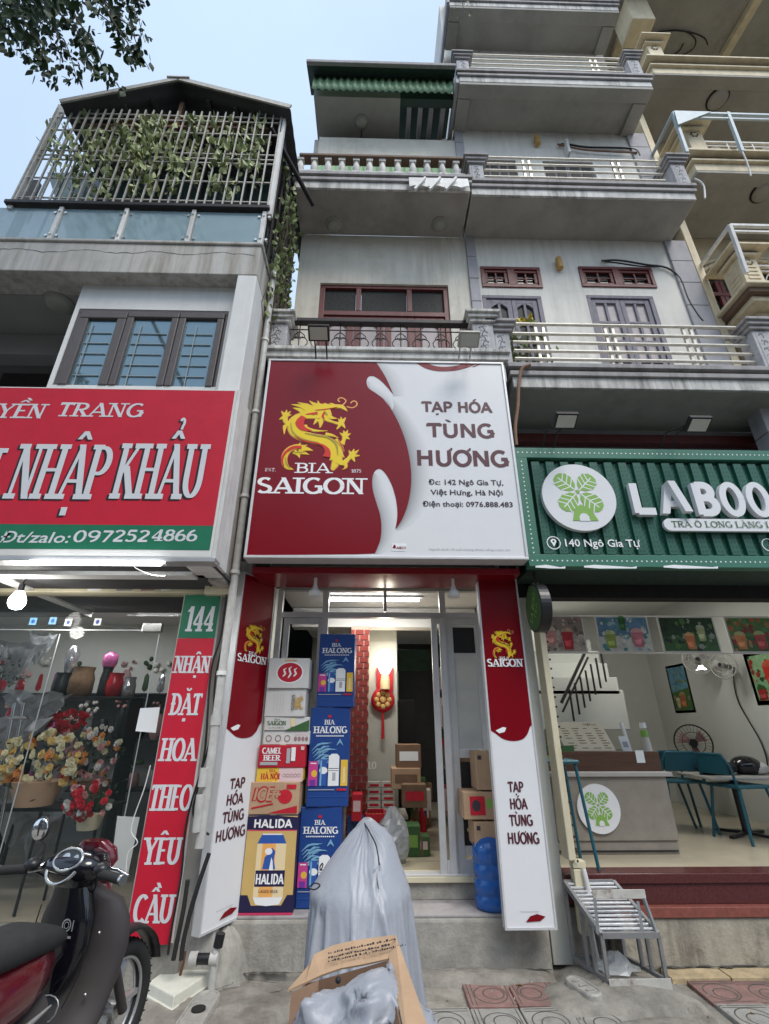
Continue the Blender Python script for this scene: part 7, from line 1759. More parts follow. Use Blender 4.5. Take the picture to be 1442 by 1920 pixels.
rl = MB(); A, B_ = at(1055, 1335, 6.0), at(1080, 1232, 6.0)
for k in range(7):
    t = k / 6; x = A.x + .12 + (B_.x - A.x + .2) * t; rl.cyl((x, 6.0, A.z - .1 + (B_.z - A.z) * t * .7), (x, 6.0, A.z + .25 + (B_.z - A.z) * t * .7), .012, n=6)
rl.bar((A.x, 6.0, A.z + .1), (B_.x + .15, 6.0, B_.z + .1), .03, .03); rl.bar((A.x, 6.0, A.z + .0), (B_.x + .15, 6.0, B_.z), .02, .02); obj('handrail', rl, M('iron_dark'), st)
a, c, z0, z1 = rect(1012, 1398, 1048, 1232, 5.0); gb_ = thing('green_poster', 'tall green advertising panel inside the tea shop behind the shutter guide', 'poster', (a, 5.0, ZF))
box_obj('panel', a - .1, c + .02, 5.0, 5.03, ZF, z1, M('green_card'), gb_, .003); q = Print(front(5.0), .003); q.poly([(a, z1 - .05), (a + .1, z1 - .1), (a + .16, z1 - .02), (a + .1, z1 - .18), (a, z1 - .12)], 0); letters(q, 'LA BOO', a - .0, a + .16, (z0 + z1) / 2, (z0 + z1) / 2 + .04, 0, weight=.2, serif=False); q.build('print', M('leaf_ink'), gb_)
def chair(x, y, rz, lab, stool=False):
    t = thing('bar_stool' if stool else 'chair', lab, 'stool' if stool else 'chair', (x, y, ZF), None if stool else 'teal metal chairs in the tea shop')
    hs = .72 if stool else .45; w = .16 if stool else .2
    def P(u, v, z): return Vector((x + u * math.cos(rz) - v * math.sin(rz), y + u * math.sin(rz) + v * math.cos(rz), ZF + z))
    b = MB(); b.hexa([P(-w, -w, hs), P(w, -w, hs), P(w, w, hs), P(-w, w, hs), P(-w, -w, hs + .03), P(w, -w, hs + .03), P(w, w, hs + .03), P(-w, w, hs + .03)]); obj('seat', b, M('teal'), t, bevel=.012)
    for sx_ in (-1, 1):
        for sy in (-1, 1): obj('leg', MB().cyl(P(sx_ * w * .8, sy * w * .8, hs), P(sx_ * w * 1.1, sy * w * 1.1, .0), .014, n=8), M('teal'), t)
    if not stool:
        b = MB(); pts = [P(-w, w, hs + .01), P(-w, w + .03, hs + .2), P(-w * .7, w + .05, hs + .3), P(w * .7, w + .05, hs + .3), P(w, w + .03, hs + .2), P(w, w, hs + .01)]; b.tube(pts, .013, 8); b.hexa([P(-w * .9, w + .03, hs + .12), P(w * .9, w + .03, hs + .12), P(w * .9, w + .045, hs + .12), P(-w * .9, w + .045, hs + .12), P(-w * .8, w + .04, hs + .3), P(w * .8, w + .04, hs + .3), P(w * .8, w + .055, hs + .3), P(-w * .8, w + .055, hs + .3)]); obj('backrest', b, M('teal'), t, bevel=.006)
    return t
q = atz(1078, 1630, ZF); chair(q.x, q.y + .15, 0, 'teal metal bar stool in front of the left end of the tea counter', True)
q = atz(1275, 1560, ZF); chair(q.x, q.y + .3, R_(200), 'teal chair just right of the tea counter')
q = atz(1330, 1570, ZF); chair(q.x, q.y + .35, R_(170), 'teal chair at the left side of the cafe table')
q = atz(1425, 1580, ZF); chair(q.x, q.y + .1, R_(100), 'teal chair at the right frame edge in the tea shop')
q = atz(1405, 1580, ZF); tx_ = at(1370, 1445, q.y + .3); tt = thing('cafe_table', 'dark cafe table with a single post foot beside the teal chairs', 'table', (tx_.x, q.y + .3, ZF)); TZ = ZF + .74
TX, TY = tx_.x, q.y + .3; TZ = at(1370, 1452, TY).z
box_obj('table_top', TX - .42, TX + .42, TY - .3, TY + .3, TZ - .025, TZ, M('counter_top'), tt, .006); obj('post', MB().cyl((TX, TY, ZF + .02), (TX, TY, TZ - .03), .035, n=12), M('black_plastic'), tt)
b = MB()
for k in range(4): a_ = k * math.pi / 2 + .5; b.bar((TX, TY, ZF + .03), (TX + .3 * math.cos(a_), TY + .3 * math.sin(a_), ZF + .015), .04, .025)
obj('foot', b, M('black_plastic'), tt)
hm = thing('black_bag', 'black bag lying on the cafe table', 'bag', (TX - .15, TY, TZ)); obj('bag_body', MB().ball((TX - .15, TY, TZ + .06), .17, 14, 0, (1.3, .8, .42)), M('black_rubber'), hm)
hm = thing('helmet', 'black helmet with white visor on the cafe table beside the bag', 'helmet', (TX + .18, TY, TZ)); obj('shell', MB().ball((TX + .18, TY, TZ + .08), .13, 16, 0, (1.2, 1, .75)), M('scooter_black'), hm); obj('visor', MB().ball((TX + .27, TY - .03, TZ + .06), .11, 12, 0, (1, .9, .6)), M('white_card'), hm)
def fan(c, r, nrm, lab, stand=None, m='iron_dark', blade='flower_mauve'):
    t = thing('fan', lab, 'fan', c if stand is None else (c[0], c[1], stand)); n = Vector(nrm).normalized(); u = n.cross(Vector((0, 0, 1))).normalized(); v = u.cross(n)
    b = MB(); c = Vector(c)
    b.tube([c + (u * math.cos(a_) + v * math.sin(a_)) * r for a_ in [k * math.pi / 14 for k in range(28)]], .009, 6, closed=True); b.tube([c + n * .05 + (u * math.cos(a_) + v * math.sin(a_)) * r * .6 for a_ in [k * math.pi / 14 for k in range(28)]], .004, 5, closed=True)
    for k in range(28): a_ = k * math.pi / 14; b.tube([c + n * .07 + (u * math.cos(a_) + v * math.sin(a_)) * r * .15, c + n * .05 + (u * math.cos(a_) + v * math.sin(a_)) * r * .6, c + (u * math.cos(a_) + v * math.sin(a_)) * r], .0022, 4)
    obj('guard', b, M(m), t); h = MB(); h.cyl(c - n * .12, c + n * .05, r * .22, n=16); obj('motor', h, M('black_plastic'), t)
    for k in range(3):
        s = MB(); a_ = k * 2.094; d1 = u * math.cos(a_) + v * math.sin(a_); d2 = u * math.cos(a_ + .9) + v * math.sin(a_ + .9); s.add([c + d1 * .04, c + d1 * r * .85 + n * .03, c + d2 * r * .8, c + d2 * .04], [(0, 1, 2, 3)]); o = obj('blade', s, M(blade), t)
    if stand is not None: obj('stand', MB().cyl((c.x, c.y, stand), c - n * .1, .018, n=10).lathe([(.16, 0), (.15, .03), (.03, .05)], (c.x, c.y, stand), 20), M('black_plastic'), t)
p = at(1300, 1393, 6.6); fan(p, .21, (-.45, -1, 0), 'black-rimmed standing fan against the white wall of the tea shop', TZ - .05)
p = at(1330, 1238, 6.3); p.x = min(p.x, cwr - .25); fan(p, .17, (-.6, -1, .1), 'grey wall fan under the poster rods, left of two', None, 'iron_grey', 'silver_glass')
p = at(1366, 1248, 5.9); p.x = min(p.x, cwr - .22); fan(p, .15, (-1, -.5, .1), 'white wall fan under the poster rods, right of two', None, 'iron_grey', 'white_card')
cable('fan_cable', [(cwr - .02, 6.0 + .1 * math.sin(k), 2.2 - k * .2) for k in range(7)], .008, 'iron_dark', h140)
# ================================================================== flower shop front (house 144)
NY = 3.3
s1 = at(420, 890, NY); nz0, nz1 = at(405, 1045, NY).z, at(435, 731, NY).z; nx1 = at(420, 890, NY).x + .0
ns = thing('shop_sign', 'red flower shop signboard with big white letters and a green telephone band', 'sign', (-2.8, NY + .06, nz0))
zg = at(300, 985, NY).z; zb = at(300, 1031, NY).z; nx0 = -6.2
box_obj('panel', nx0, nx1, NY, NY + .1, nz0, nz1, M('white_card'), ns, .004)
NF = front(NY); p = Print(NF, .002); p.rect(nx0 + .01, nx1 - .018, zg, nz1 - .012, 0); p.rect(nx0 + .01, nx1 - .018, zb, zg - .001, 1)
p.build('red_field', [M('banner_red'), M('banner_green')], ns)
def both(text, x0, y0, x1, y1, w, k=.012, sl=0):
    p = Print(NF, .004); a = NF.uv(x0, y0); c = NF.uv(x1, y1)
    letters(p, text, a[0] - k * 1.3, c[0] - k * 1.3, c[1] - k, a[1] - k, 0, weight=w * 1.08, slant=sl)
    letters(p, text, a[0], c[0], c[1], a[1], 1, weight=w, slant=sl, contrast=.35); p.build('lettering', [M('ink_black'), M('letter_grey')], ns)
both('NHẬP', 47, 833, 187, 937, .19); both('KHẨU', 236, 832, 374, 937, .19); both('TƯƠI', -250, 838, -25, 938, .19)
L_ = lambda: p.build('lettering', M('letter_grey'), ns)
p = Print(NF, .0035); pletters(p, 'YỀN', 2, 757, 78, 785, 0, weight=.2, slant=.12); L_(); p = Print(NF, .0035); pletters(p, 'TRANG', 114, 755, 264, 783, 0, weight=.2, slant=.12); L_(); p = Print(NF, .0035)
pletters(p, '097', 142, 995, 206, 1017, 0, weight=.24, slant=.1); L_(); p = Print(NF, .0035); pletters(p, '252', 216, 994, 276, 1016, 0, weight=.24, slant=.1); L_(); p = Print(NF, .0035); pletters(p, '4866', 288, 993, 367, 1015, 0, weight=.24, slant=.1)
p.build('lettering', M('letter_grey'), ns)
psmall('lettering', 'Đt/zalo:', NF, 6, 997, 130, 1018, M('letter_grey'), ns, bold=.012, d=.0036, shear=.15)
box_obj('sign_side', nx1 + .001, nx1 + .03, NY + .0, NY + .3, nz0 - .03, nz1, M('white_paint'), h144, .004)
box_obj('sign_base', nx0, nx1 + .03, NY - .005, NY + .12, nz0 - .035, nz0 - .001, M('aluminium'), ns, .004)
box_obj('soffit_panel', nx0, nx1, NY + .121, 4.05, nz0 - .03, nz0 + .0, M('dark_sheet'), h144, .003)
tlz = nz0 - .05; a = at(68, 1043, NY + .02); c = at(310, 1041, NY + .02)
tl = thing('tube_lamp', 'lit white fluorescent tube along the lower edge of the red signboard', 'lamp', ((a.x + c.x) / 2, NY, tlz))
obj('lamp_tube', MB().cyl((a.x, NY - .02, tlz - .005), (c.x, NY - .02, tlz - .005), .018, n=12), M('tube_lit'), tl); obj('lamp_body', MB().box(a.x - .02, c.x + .02, NY - .0, NY + .03, tlz + .0, tlz + .03), M('white_card'), tl)
area('tube_light', ((a.x + c.x) / 2, NY + .03, tlz - .03), 1.1, .05, 5, (.95, .98, 1))
cable('lamp_wire', [at(x, y, NY + .1) for x, y in ((240, 1045), (255, 1065), (285, 1078), (310, 1080))], .005, 'white_card', h144)
p = at(33, 1125, 3.75)
bl = thing('hanging_bulb', 'lit round bulb hanging on a black cord in front of the flower shop', 'lamp', (p.x, 3.75, p.z - .08))
obj('bulb', MB().lathe([(.01, -.075), (.04, -.065), (.058, -.03), (.058, .005), (.04, .045), (.026, .07)], p, 20), M('bulb_lit'), bl)
obj('socket', MB().cyl(p + Vector((0, 0, .07)), p + Vector((0, 0, .13)), .022, n=12), M('black_plastic'), bl); obj('cord', MB().tube([p + Vector((0, 0, .13)), p + Vector((.03, 0, .25)), p + Vector((.05, 0, nz0 - .03 - p.z))], .005, 6), M('iron_dark'), bl)
pl = bpy.data.lights.new('bulb_light', 'POINT'); pl.energy = 7; pl.shadow_soft_size = .06; pl.color = (1, .98, .92); o = bpy.data.objects.new('bulb_light', pl); o.location = p + Vector((0, -.1, -.1)); col.objects.link(o)
GY = 4.1; gx1 = at(345, 1300, GY).x; zs0, zs1 = at(200, 1111, GY - .05).z, at(200, 1088, GY - .05).z
sb = box_obj('shutter_box', nx0, gx1 + .05, GY - .05, GY + .1, zs0, zs1, M('shutter_cream'), h144, .01)
p = Print(front(GY - .05), .002); rs_ = random.Random(2)
for k, (a_, c_) in enumerate(((162, 192), (216, 250), (262, 292), (300, 322))):
    p.pix([(a_, 1100 + k), (c_, 1098 + k), (c_ - 2, 1107), (a_ + 3, 1108)], k % 3)
p.build('torn_label', [M('ink_white'), M('wrap_grey'), M('flower_mauve')], sb)
obj('shop_glass', MB().box(nx0, gx1, GY + .03, GY + .04, .3, zs0), M('shop_glass'), h144)
for px in (100, 0): x = at(px, 1180, GY).x;
b = MB(); x = at(78, 1300, GY).x; b.box(x - .004, x + .004, GY + .024, GY + .028, .3, 2.25); x = at(275, 1300, GY).x; b.box(x - .004, x + .004, GY + .024, GY + .028, .3, 2.25); z = at(100, 1180, GY).z; b.box(nx0, at(300, 1180, GY).x, GY + .022, GY + .0285, z - .004, z + .004)
obj('glass_joint', b, M('aluminium'), h144)
a = rect(265, 1184, 304, 1168, GY); box_obj('door_patch', a[0], a[1], GY, GY + .05, a[2], a[3], M('steel'), h144, .004)
p = Print(front(GY + .02), .0)
for k, (x, y, m) in enumerate(((62, 1165, 0), (99, 1164, 0), (128, 1167, 1), (183, 1166, 1))): u, v = p.s.uv(x, y); p.rect(u - .03, u + .03, v - .03, v + .03, m); p.ell(u, v, .015, .018, 2, 10)
p.build('glass_sticker', [M('sky_ink'), M('ink_white'), M('blue_ink')], h144)
p = Print(front(GY + .015), .0); p.pix([(263, 1328), (300, 1326), (292, 1374), (254, 1371)], 0); o = p.build('paper_notice', M('ink_white'), None); tag(o, 'white paper notice taped to the shop glass beside the vertical banner', 'paper')
p = Print(front(GY - .0), .0); p.pix([(220, 1530), (262, 1532), (240, 1640), (206, 1640)], 0); o = p.build('tiled_sheet', M('frosted'), None); tag(o, 'pale green checked sheet leaning on the glass behind the scooter', 'sheet')
VB0, VB1 = .25, 2.56; vx0, vx1 = -1.60, -1.30; VY = 4.0
vb = thing('vertical_banner', 'long red vertical cloth banner with white words and green house number on top', 'banner', (-1.45, VY, VB0))
b = MB(); n = 30; rw = random.Random(8); vs = []
for i in range(n + 1):
    z = VB0 + (VB1 - VB0) * i / n; w = .006 * math.sin(i * .9) + rw.uniform(-.002, .002); vs += [(vx0 - .008, VY + w + .02, z), (vx1 + .008, VY - w + .02, z)]
b.add(vs, [(2 * i, 2 * i + 1, 2 * i + 3, 2 * i + 2) for i in range(n)], 0, True); obj('backing', b, M('ink_white'), vb)
VF = front(VY); p = Print(VF, .002); zsplit = at(370, 1197, VY).z; p.rect(vx0, vx1, VB0, zsplit, 0); p.rect(vx0, vx1, zsplit + .002, VB1, 1); p.build('cloth', [M('banner_red'), M('banner_green')], vb)
for w_, y0, y1, a_, c_ in (('144', 1137, 1184, .16, .9), ('NHẬN', 1230, 1262, .05, .97), ('ĐẶT', 1300, 1341, .14, .88), ('HOA', 1384, 1427, .08, .92), ('THEO', 1471, 1520, .02, .99), ('YÊU', 1570, 1621, .1, .9), ('CẦU', 1677, 1731, .1, .92)):
    px = 380 - (y0 - 1137) * .155; z1_ = VF.uv(px, y0)[1]; z0_ = VF.uv(px, y1)[1]; W = vx1 - vx0; p = Print(VF, .0035)
    letters(p, w_, vx0 + a_ * W, vx0 + c_ * W, z0_, z1_, 0, weight=.24 if len(w_) > 3 else .22, slant=.03, contrast=.35)
    p.build('lettering', M('letter_grey'), vb)
box_obj('wall_strip', -1.66, XR4 + .15, 4.12, 4.3, 0, 2.9, M('concrete_144'), h144, .01)
box_obj('plinth', nx0, -1.25, 4.06, 4.5, -.1, .235, M('cement'), h144, .02)
box_obj('shop_threshold', nx0, -1.62, 4.0, 4.4, .236, .25, M('cement'), h144, .003)
a = rect(383, 1115, 442, 1082, 3.95); jb = thing('junction_box', 'beige electric junction box above the green house number', 'box', ((a[0] + a[1]) / 2, 3.95, a[2])); box_obj('cover', a[0], a[1], 3.93, 4.02, a[2], a[3], M('shutter_cream'), jb, .008)
b = MB(); b.ball(((a[0] + .05), 3.93, (a[2] + a[3]) / 2), .014, 8); b.ball(((a[1] - .06), 3.93, (a[2] + a[3]) / 2), .014, 8); obj('screw', b, M('iron_dark'), jb)
cable('black_cable', [at(x, y, 3.95) for x, y in ((425, 1115), (420, 1150), (412, 1200), (395, 1260), (385, 1400), (370, 1480), (362, 1520), (372, 1550), (392, 1565))], .009, 'iron_dark', h144)
cable('black_cable', [at(x, y, 3.96) for x, y in ((430, 1115), (424, 1180), (404, 1270), (396, 1380), (352, 1530), (340, 1640), (322, 1740), (315, 1790))], .008, 'iron_dark', h144)
cable('white_wire', [at(x, y, 3.95) for x, y in ((282, 1435), (270, 1480), (252, 1530), (246, 1560), (258, 1580), (240, 1600), (236, 1640))], .004, 'white_card', h144)
for k, pts in enumerate((((352, 1650), (345, 1700), (335, 1750), (325, 1800)), ((378, 1640), (360, 1700), (345, 1760), (340, 1800)), ((392, 1600), (362, 1690), (350, 1740)))):
    cable('black_hose', [at(x, y, 3.9) for x, y in pts], .016, 'black_rubber', h144)
b = MB(); b.cyl(at(376, 1490, 3.85), at(368, 1560, 3.85), .028, n=12); b.cyl(at(384, 1440, 3.85), at(379, 1475, 3.85), .03, n=12); obj('pipe_sleeve', b, M('pvc'), h144)
p = at(412, 1270, 4.0); box_obj('wall_latch', p.x - .012, p.x + .012, 4.05, 4.12, p.z - .07, p.z + .08, M('iron_dark'), h144, .004)
obj('floor', MB().quad((-6.5, 4.4, .252), (-1.3, 4.4, .252), (-1.3, 8.5, .252), (-6.5, 8.5, .252)), M('tile_floor'), h144)
box_obj('back_wall', -6.5, -1.3, 7.0, 7.1, 0, 3.0, M('wall_recess'), h144, 0); box_obj('back_wall', -6.5, -1.3, 6.2, 6.25, 1.9, 3.0, M('cafe_wall'), h144, 0); obj('ceiling', MB().box(-6.5, -1.3, 4.2, 7, 2.72, 2.75), M('cafe_ceiling'), h144)
area('tube_light', (-3.2, 5.2, 2.68), 1.4, .15, 13, (.95, .98, 1)); area('tube_light', (-2.3, 4.7, 2.68), .7, .1, 8, (.95, .98, 1))
for lab, a_, c_, Y_ in (('lit tube lamp behind the flower shop glass left of the bulb', -30, 134, 5.6), ('glowing strip standing for a tube reflection in the flower shop glass beside the house number', 258, 345, 5.6)):  # the second one is a lamp reflection, built as a glowing tube
    a = at(a_, 1138, Y_); c = at(c_, 1138, Y_); t = thing('tube_lamp', lab, 'lamp', ((a.x + c.x) / 2, Y_, a.z)); obj('lamp_tube', MB().cyl(a, (c.x, Y_, a.z), .014, n=10), M('tube_lit'), t); obj('lamp_body', MB().box(a.x, c.x, Y_, Y_ + .03, a.z + .015, a.z + .03), M('white_card'), t)
SYY = 5.3; z_ = at(150, 1306, SYY).z; sa, sc_ = at(55, 1300, SYY).x, at(250, 1300, SYY).x
sh = thing('wall_shelf', 'dark wall shelf carrying glass vases inside the flower shop', 'shelf', ((sa + sc_) / 2, SYY, z_)); box_obj('shelf_board', sa - 1.5, sc_, SYY, SYY + .3, z_ - .025, z_, M('black_plastic'), sh, .004)
for x in (sc_ - .04, sa): box_obj('upright', x, x + .03, SYY, SYY + .3, .26, z_ - .026, M('black_plastic'), sh, .004)
def vase(px, w, h, m, lab, prof=None, zz=None, Y_=SYY + .12):
    a = at(px, 1300, Y_); z0 = z_ if zz is None else zz; prof = prof or [(.7, 0), (1, .15), (1, .6), (.8, .85), (.9, 1)]
    o = obj('vase', MB().lathe([(r * w / 2, k * h) for r, k in prof], (a.x, Y_, z0), 18), M(m)); tag(o, lab, 'vase'); return o
vase(148, .24, .3, 'wicker', 'brown woven basket vase in the middle of the flower shop shelf'); vase(212, .17, .24, 'red_glass', 'red glass vase on the flower shop shelf'); vase(240, .13, .2, 'silver_glass', 'silver glass vase at the right end of the flower shop shelf')
vase(112, .18, .24, 'black_plastic', 'dark short vase at the left of the flower shop shelf'); vase(193, .15, .16, 'pink_glass', 'pink striped glass jar standing on top of the basket vase row', [(.8, 0), (1, .3), (1, .8), (.5, .9), (.5, 1)], z_ + .3); bpy.data.objects[-1] if False else None
vase(193, .12, .3, 'black_plastic', 'dark tall vase under the pink jar on the flower shop shelf'); vase(118, .16, .28, 'silver_glass', 'crumpled silver foil vase above the dark short vase', [(.5, 0), (.7, .3), (.9, .7), (.4, 1)], z_ + .24)
def bouquet(lab, px, py, Y_, w, h, cols, n, base='wicker', name='flower_arrangement', seed=1, npot=True, fr_=.034, zbase=None):
    c = at(px, py, Y_); r = random.Random(seed); zb_ = c.z - h * .75 if zbase is None else zbase
    t = thing(name, lab, 'flowers', (c.x, Y_, zb_)); fo = MB()
    for k in range(130):
        u = Vector((r.gauss(0, .45) * w, r.gauss(0, .3) * w, r.gauss(-.05, .4) * h)); p = Vector(c) + u * .6; s = r.uniform(.02, .05); a = Vector((r.uniform(-1, 1), r.uniform(-1, 1), r.uniform(-.2, 1))) * s; b_ = Vector((r.uniform(-1, 1), r.uniform(-1, 1), r.uniform(-1, 1))) * s * .5
        fo.add([p, p + a * .5 + b_, p + a, p + a * .5 - b_], [(0, 1, 2, 3)])
    obj('foliage', fo, M('foliage'), t, kind='stuff')
    if npot: obj('pot', MB().lathe([(w * .22, 0), (w * .3, h * .4)], (c.x, Y_, zb_), 14), M(base), t)
    pr_ = {}
    for k in range(n):
        th = r.uniform(0, 6.28); q = r.random() ** .5; p = Vector((c.x + math.cos(th) * q * w * .55, Y_ - .08 - (1 - q) * .12 + r.uniform(-.02, .02), c.z + math.sin(th) * q * h * .5)); m = r.choice(cols); s = fr_ * r.uniform(.75, 1.25)
        if m not in pr_:
            fb = MB()
            for ly, (rr0, hh0, nn) in enumerate(((1.0, .05, 6), (.75, .3, 5), (.45, .5, 4))):
                for kk in range(nn):
                    a_ = kk * 6.283 / nn + ly * .6; c_, s_ = math.cos(a_), math.sin(a_); w_ = .62 * rr0
                    fb.add([(0, 0, 0), (c_ * rr0 * .6 - s_ * w_, -hh0 * .7 - .1, s_ * rr0 * .6 + c_ * w_), (c_ * rr0, -hh0, s_ * rr0), (c_ * rr0 * .6 + s_ * w_, -hh0 * .7 - .1, s_ * rr0 * .6 - c_ * w_)], [(0, 1, 2, 3)])
            fb.ball((0, -.3, 0), .22, 6); pr_[m] = obj('flower', fb, M(m), t, loc=(0, 0, 0)); o = pr_[m]
        else: o = pr_[m].copy(); col.objects.link(o)
        o.location = p - worg(t); o.scale = (s, s, s); o.rotation_euler = (r.uniform(-.5, .5), r.uniform(0, 6), r.uniform(-.5, .5))
    return t
bouquet('yellow and cream rose arrangement in front, behind the flower shop glass', 84, 1425, 4.4, .62, .42, ['flower_yellow', 'flower_cream', 'flower_cream', 'flower_orange', 'flower_yellow'], 85, 'card', seed=1)
bouquet('pink, orange and white flower arrangement right of the yellow roses', 186, 1418, 4.7, .44, .5, ['flower_pink', 'flower_mauve', 'flower_cream', 'flower_orange', 'flower_white'], 75, 'card_dark', seed=2, fr_=.03)
bouquet('red and pink flower arrangement in a cream pot, low behind the scooter mirror', 176, 1500, 4.4, .34, .26, ['flower_red', 'flower_pink', 'flower_white', 'flower_red'], 48, 'shutter_cream', seed=3, fr_=.03)
bouquet('dark red flower bunch under the shelf of the flower shop', 132, 1350, 5.0, .4, .2, ['flower_red'], 40, seed=4, npot=False)
bouquet('faded red and purple bunch at the far left of the flower shop', 8, 1260, 5.0, .3, .35, ['flower_red', 'flower_mauve'], 16, seed=5, npot=False)
rg_ = random.Random(41); s2 = thing('back_rack', 'dark crowded rack of vases and bunches at the back of the flower shop', 'rack', (-3.2, 6.3, .26))
for z in (.9, 1.4, 1.9):
    box_obj('rack_board', -4.6, -1.6, 6.1, 6.45, z - .02, z, M('black_plastic'), s2, .003)
    x = -4.5
    while x < -1.7:
        w = rg_.uniform(.1, .2); h = rg_.uniform(.15, .36); m = rg_.choice(['red_glass', 'pink_glass', 'silver_glass', 'wicker', 'black_plastic', 'flower_mauve', 'foliage', 'wrap_grey'])
        obj('rack_vase', MB().lathe([(w * .35, 0), (w * .5, h * .2), (w * .45, h * .7), (w * .3, h)], (x, 6.25, z), 12), M(m), s2)
        if rg_.random() < .6:
            f = MB()
            for _ in range(9): f.ball((x + rg_.uniform(-.09, .09), 6.2 + rg_.uniform(-.05, .05), z + h + rg_.uniform(0, .12)), rg_.uniform(.018, .035), 6)
            obj('rack_bunch', f, M(rg_.choice(['flower_red', 'flower_pink', 'foliage', 'flower_mauve', 'flower_white'])), s2)
        x += w + .06
def wrapped(px, py, Y_, r, h, seed, lab):
    a = at(px, py, Y_); q = random.Random(seed); b = MB(); n = 14
    vs = []
    for k in range(7):
        t = k / 6
        for i in range(n): w = r * (.15 + t * .95) * (1 + q.uniform(-.22, .22)); vs.append((a.x + w * math.cos(6.283 * i / n), Y_ + w * .5 * math.sin(6.283 * i / n), a.z - h / 2 + h * t + q.uniform(-.03, .03)))
    b.add(vs, [(k * n + i, k * n + (i + 1) % n, (k + 1) * n + (i + 1) % n, (k + 1) * n + i) for k in range(6) for i in range(n)], 0); o = obj('wrapped_bouquet', b, M('wrap_grey')); tag(o, lab, 'bouquet')
wrapped(28, 1245, 5.1, .2, .4, 1, 'grey film-wrapped bouquet at the upper left of the flower shop'); wrapped(75, 1215, 5.3, .14, .3, 2, 'dark tall wrapped bunch left of the shelf vases'); wrapped(60, 1345, 4.8, .25, .4, 3, 'pale film-wrapped bouquet with orange label above the yellow roses')
wrapped(12, 1405, 4.6, .25, .5, 4, 'white film-wrapped bouquet at the left edge behind the steel stand')
for k in range(1): wrapped(35, 1530, 4.9, .3, .4, 5, 'dark heap of wrapped stems on the flower shop floor')
wrapped(70, 1570, 5.3, .22, .4, 6, 'grey wrapped bunch behind the scooter handlebar')
sd = thing('display_stand', 'silver tubular display stand at the left of the flower shop', 'stand', (at(20, 1500, 4.35).x, 4.35, .25))
for x0_, x1_ in ((28, -20), (45, -2)): obj('stand_leg', MB().cyl(at(x0_, 1318, 4.35), at(x1_, 1560, 4.35), .014, n=8), M('steel'), sd)
obj('stand_rung', MB().cyl(at(16, 1346, 4.34), at(52, 1346, 4.34), .012, n=8), M('steel'), sd)
tb = thing('plant_table', 'dark thin-legged table holding the flower arrangements', 'table', (at(110, 1480, 4.6).x, 4.6, .25)); a = at(110, 1490, 4.6)
box_obj('table_top', a.x - .5, a.x + .45, 4.45, 4.9, a.z - .1, a.z - .08, M('black_plastic'), tb, .004)
for dx in (-.45, -.05, .4):
    for y in (4.5, 4.85): obj('table_leg', MB().cyl((a.x + dx, y, a.z - .1), (a.x + dx * 1.1, y, .26), .012, n=8), M('black_plastic'), tb)
from mathutils import noise as mn
# ================================================================== scooter at the lower left
O = Vector((-1.415, 2.72, 0)); hd = Vector((.24, .97, 0)).normalized(); sd_ = Vector((hd.y, -hd.x, 0))
def Q(l, w, z): return O + hd * l + sd_ * w + Vector((0, 0, z * .965))
sco = thing('scooter', 'dark red and black scooter parked facing the shops, seen from behind at the lower left', 'scooter', O)
def loft(rings, mi=0, closed_ends=True, sm=True, b=None):
    b = b or MB(); n = len(rings[0]); vs = [v for r in rings for v in r]
    b.add(vs, [(k * n + i, k * n + (i + 1) % n, (k + 1) * n + (i + 1) % n, (k + 1) * n + i) for k in range(len(rings) - 1) for i in range(n)], mi, sm)
    if closed_ends: b.add(rings[0], [tuple(range(n))[::-1]], mi); b.add(rings[-1], [tuple(range(n))], mi)
    return b
def ringz(l, w, z, rl, rw, n=20, p=2.4):
    out = []
    for i in range(n):
        a = 2 * math.pi * i / n; ca, sa = math.cos(a), math.sin(a); out.append(Q(l + rl * math.copysign(abs(ca) ** (2 / p), ca), w + rw * math.copysign(abs(sa) ** (2 / p), sa), z))
    return out
def wheel(l, name='wheel'):
    c = Q(l, 0, .27); R = .27; w = thing(name, None, None, c); w.parent = sco; w.location = c - O
    u = hd; v = Vector((0, 0, 1)); s = sd_
    def circ(r, off, n=44): return [c + (u * math.cos(2 * math.pi * i / n) + v * math.sin(2 * math.pi * i / n)) * r + s * off for i in range(n)]
    tyre = MB(); tyre.tube(circ(R - .04, 0), .04, 12, closed=True); obj('tyre', tyre, M('black_rubber'), w)
    tr = MB()
    for k in range(44):
        a = 2 * math.pi * k / 44; d = u * math.cos(a) + v * math.sin(a); t_ = -u * math.sin(a) + v * math.cos(a)
        for sg in (-1, 1): tr.bar(c + d * (R - .001) + s * sg * .006, c + d * (R - .012) + s * sg * .034 + t_ * .012, .006, .006)
    obj('tread', tr, M('black_rubber'), w)
    rim = MB(); rim.tube(circ(R - .078, .018), .008, 6, closed=True); rim.tube(circ(R - .078, -.018), .008, 6, closed=True)
    for k in range(5):
        a = k * 2 * math.pi / 5; d = u * math.cos(a) + v * math.sin(a); rim.bar(c + d * .02, c + d * (R - .075), .028, .02)
    rim.cyl(c - s * .04, c + s * .04, .035, n=16); obj('rim', rim, M('silver_paint'), w)
    dsc = MB(); dsc.cyl(c - s * .045, c - s * .05, .1, n=28); obj('brake_disc', dsc, M('steel'), w)
wheel(.5); wheel(-.66)
b = MB()
for sg in (-1, 1): b.cyl(Q(.5, sg * .07, .27), Q(.3, sg * .06, .66), .022, n=12)
obj('front_fork', b, M('grey_plastic'), sco)
b = MB(); rings = []
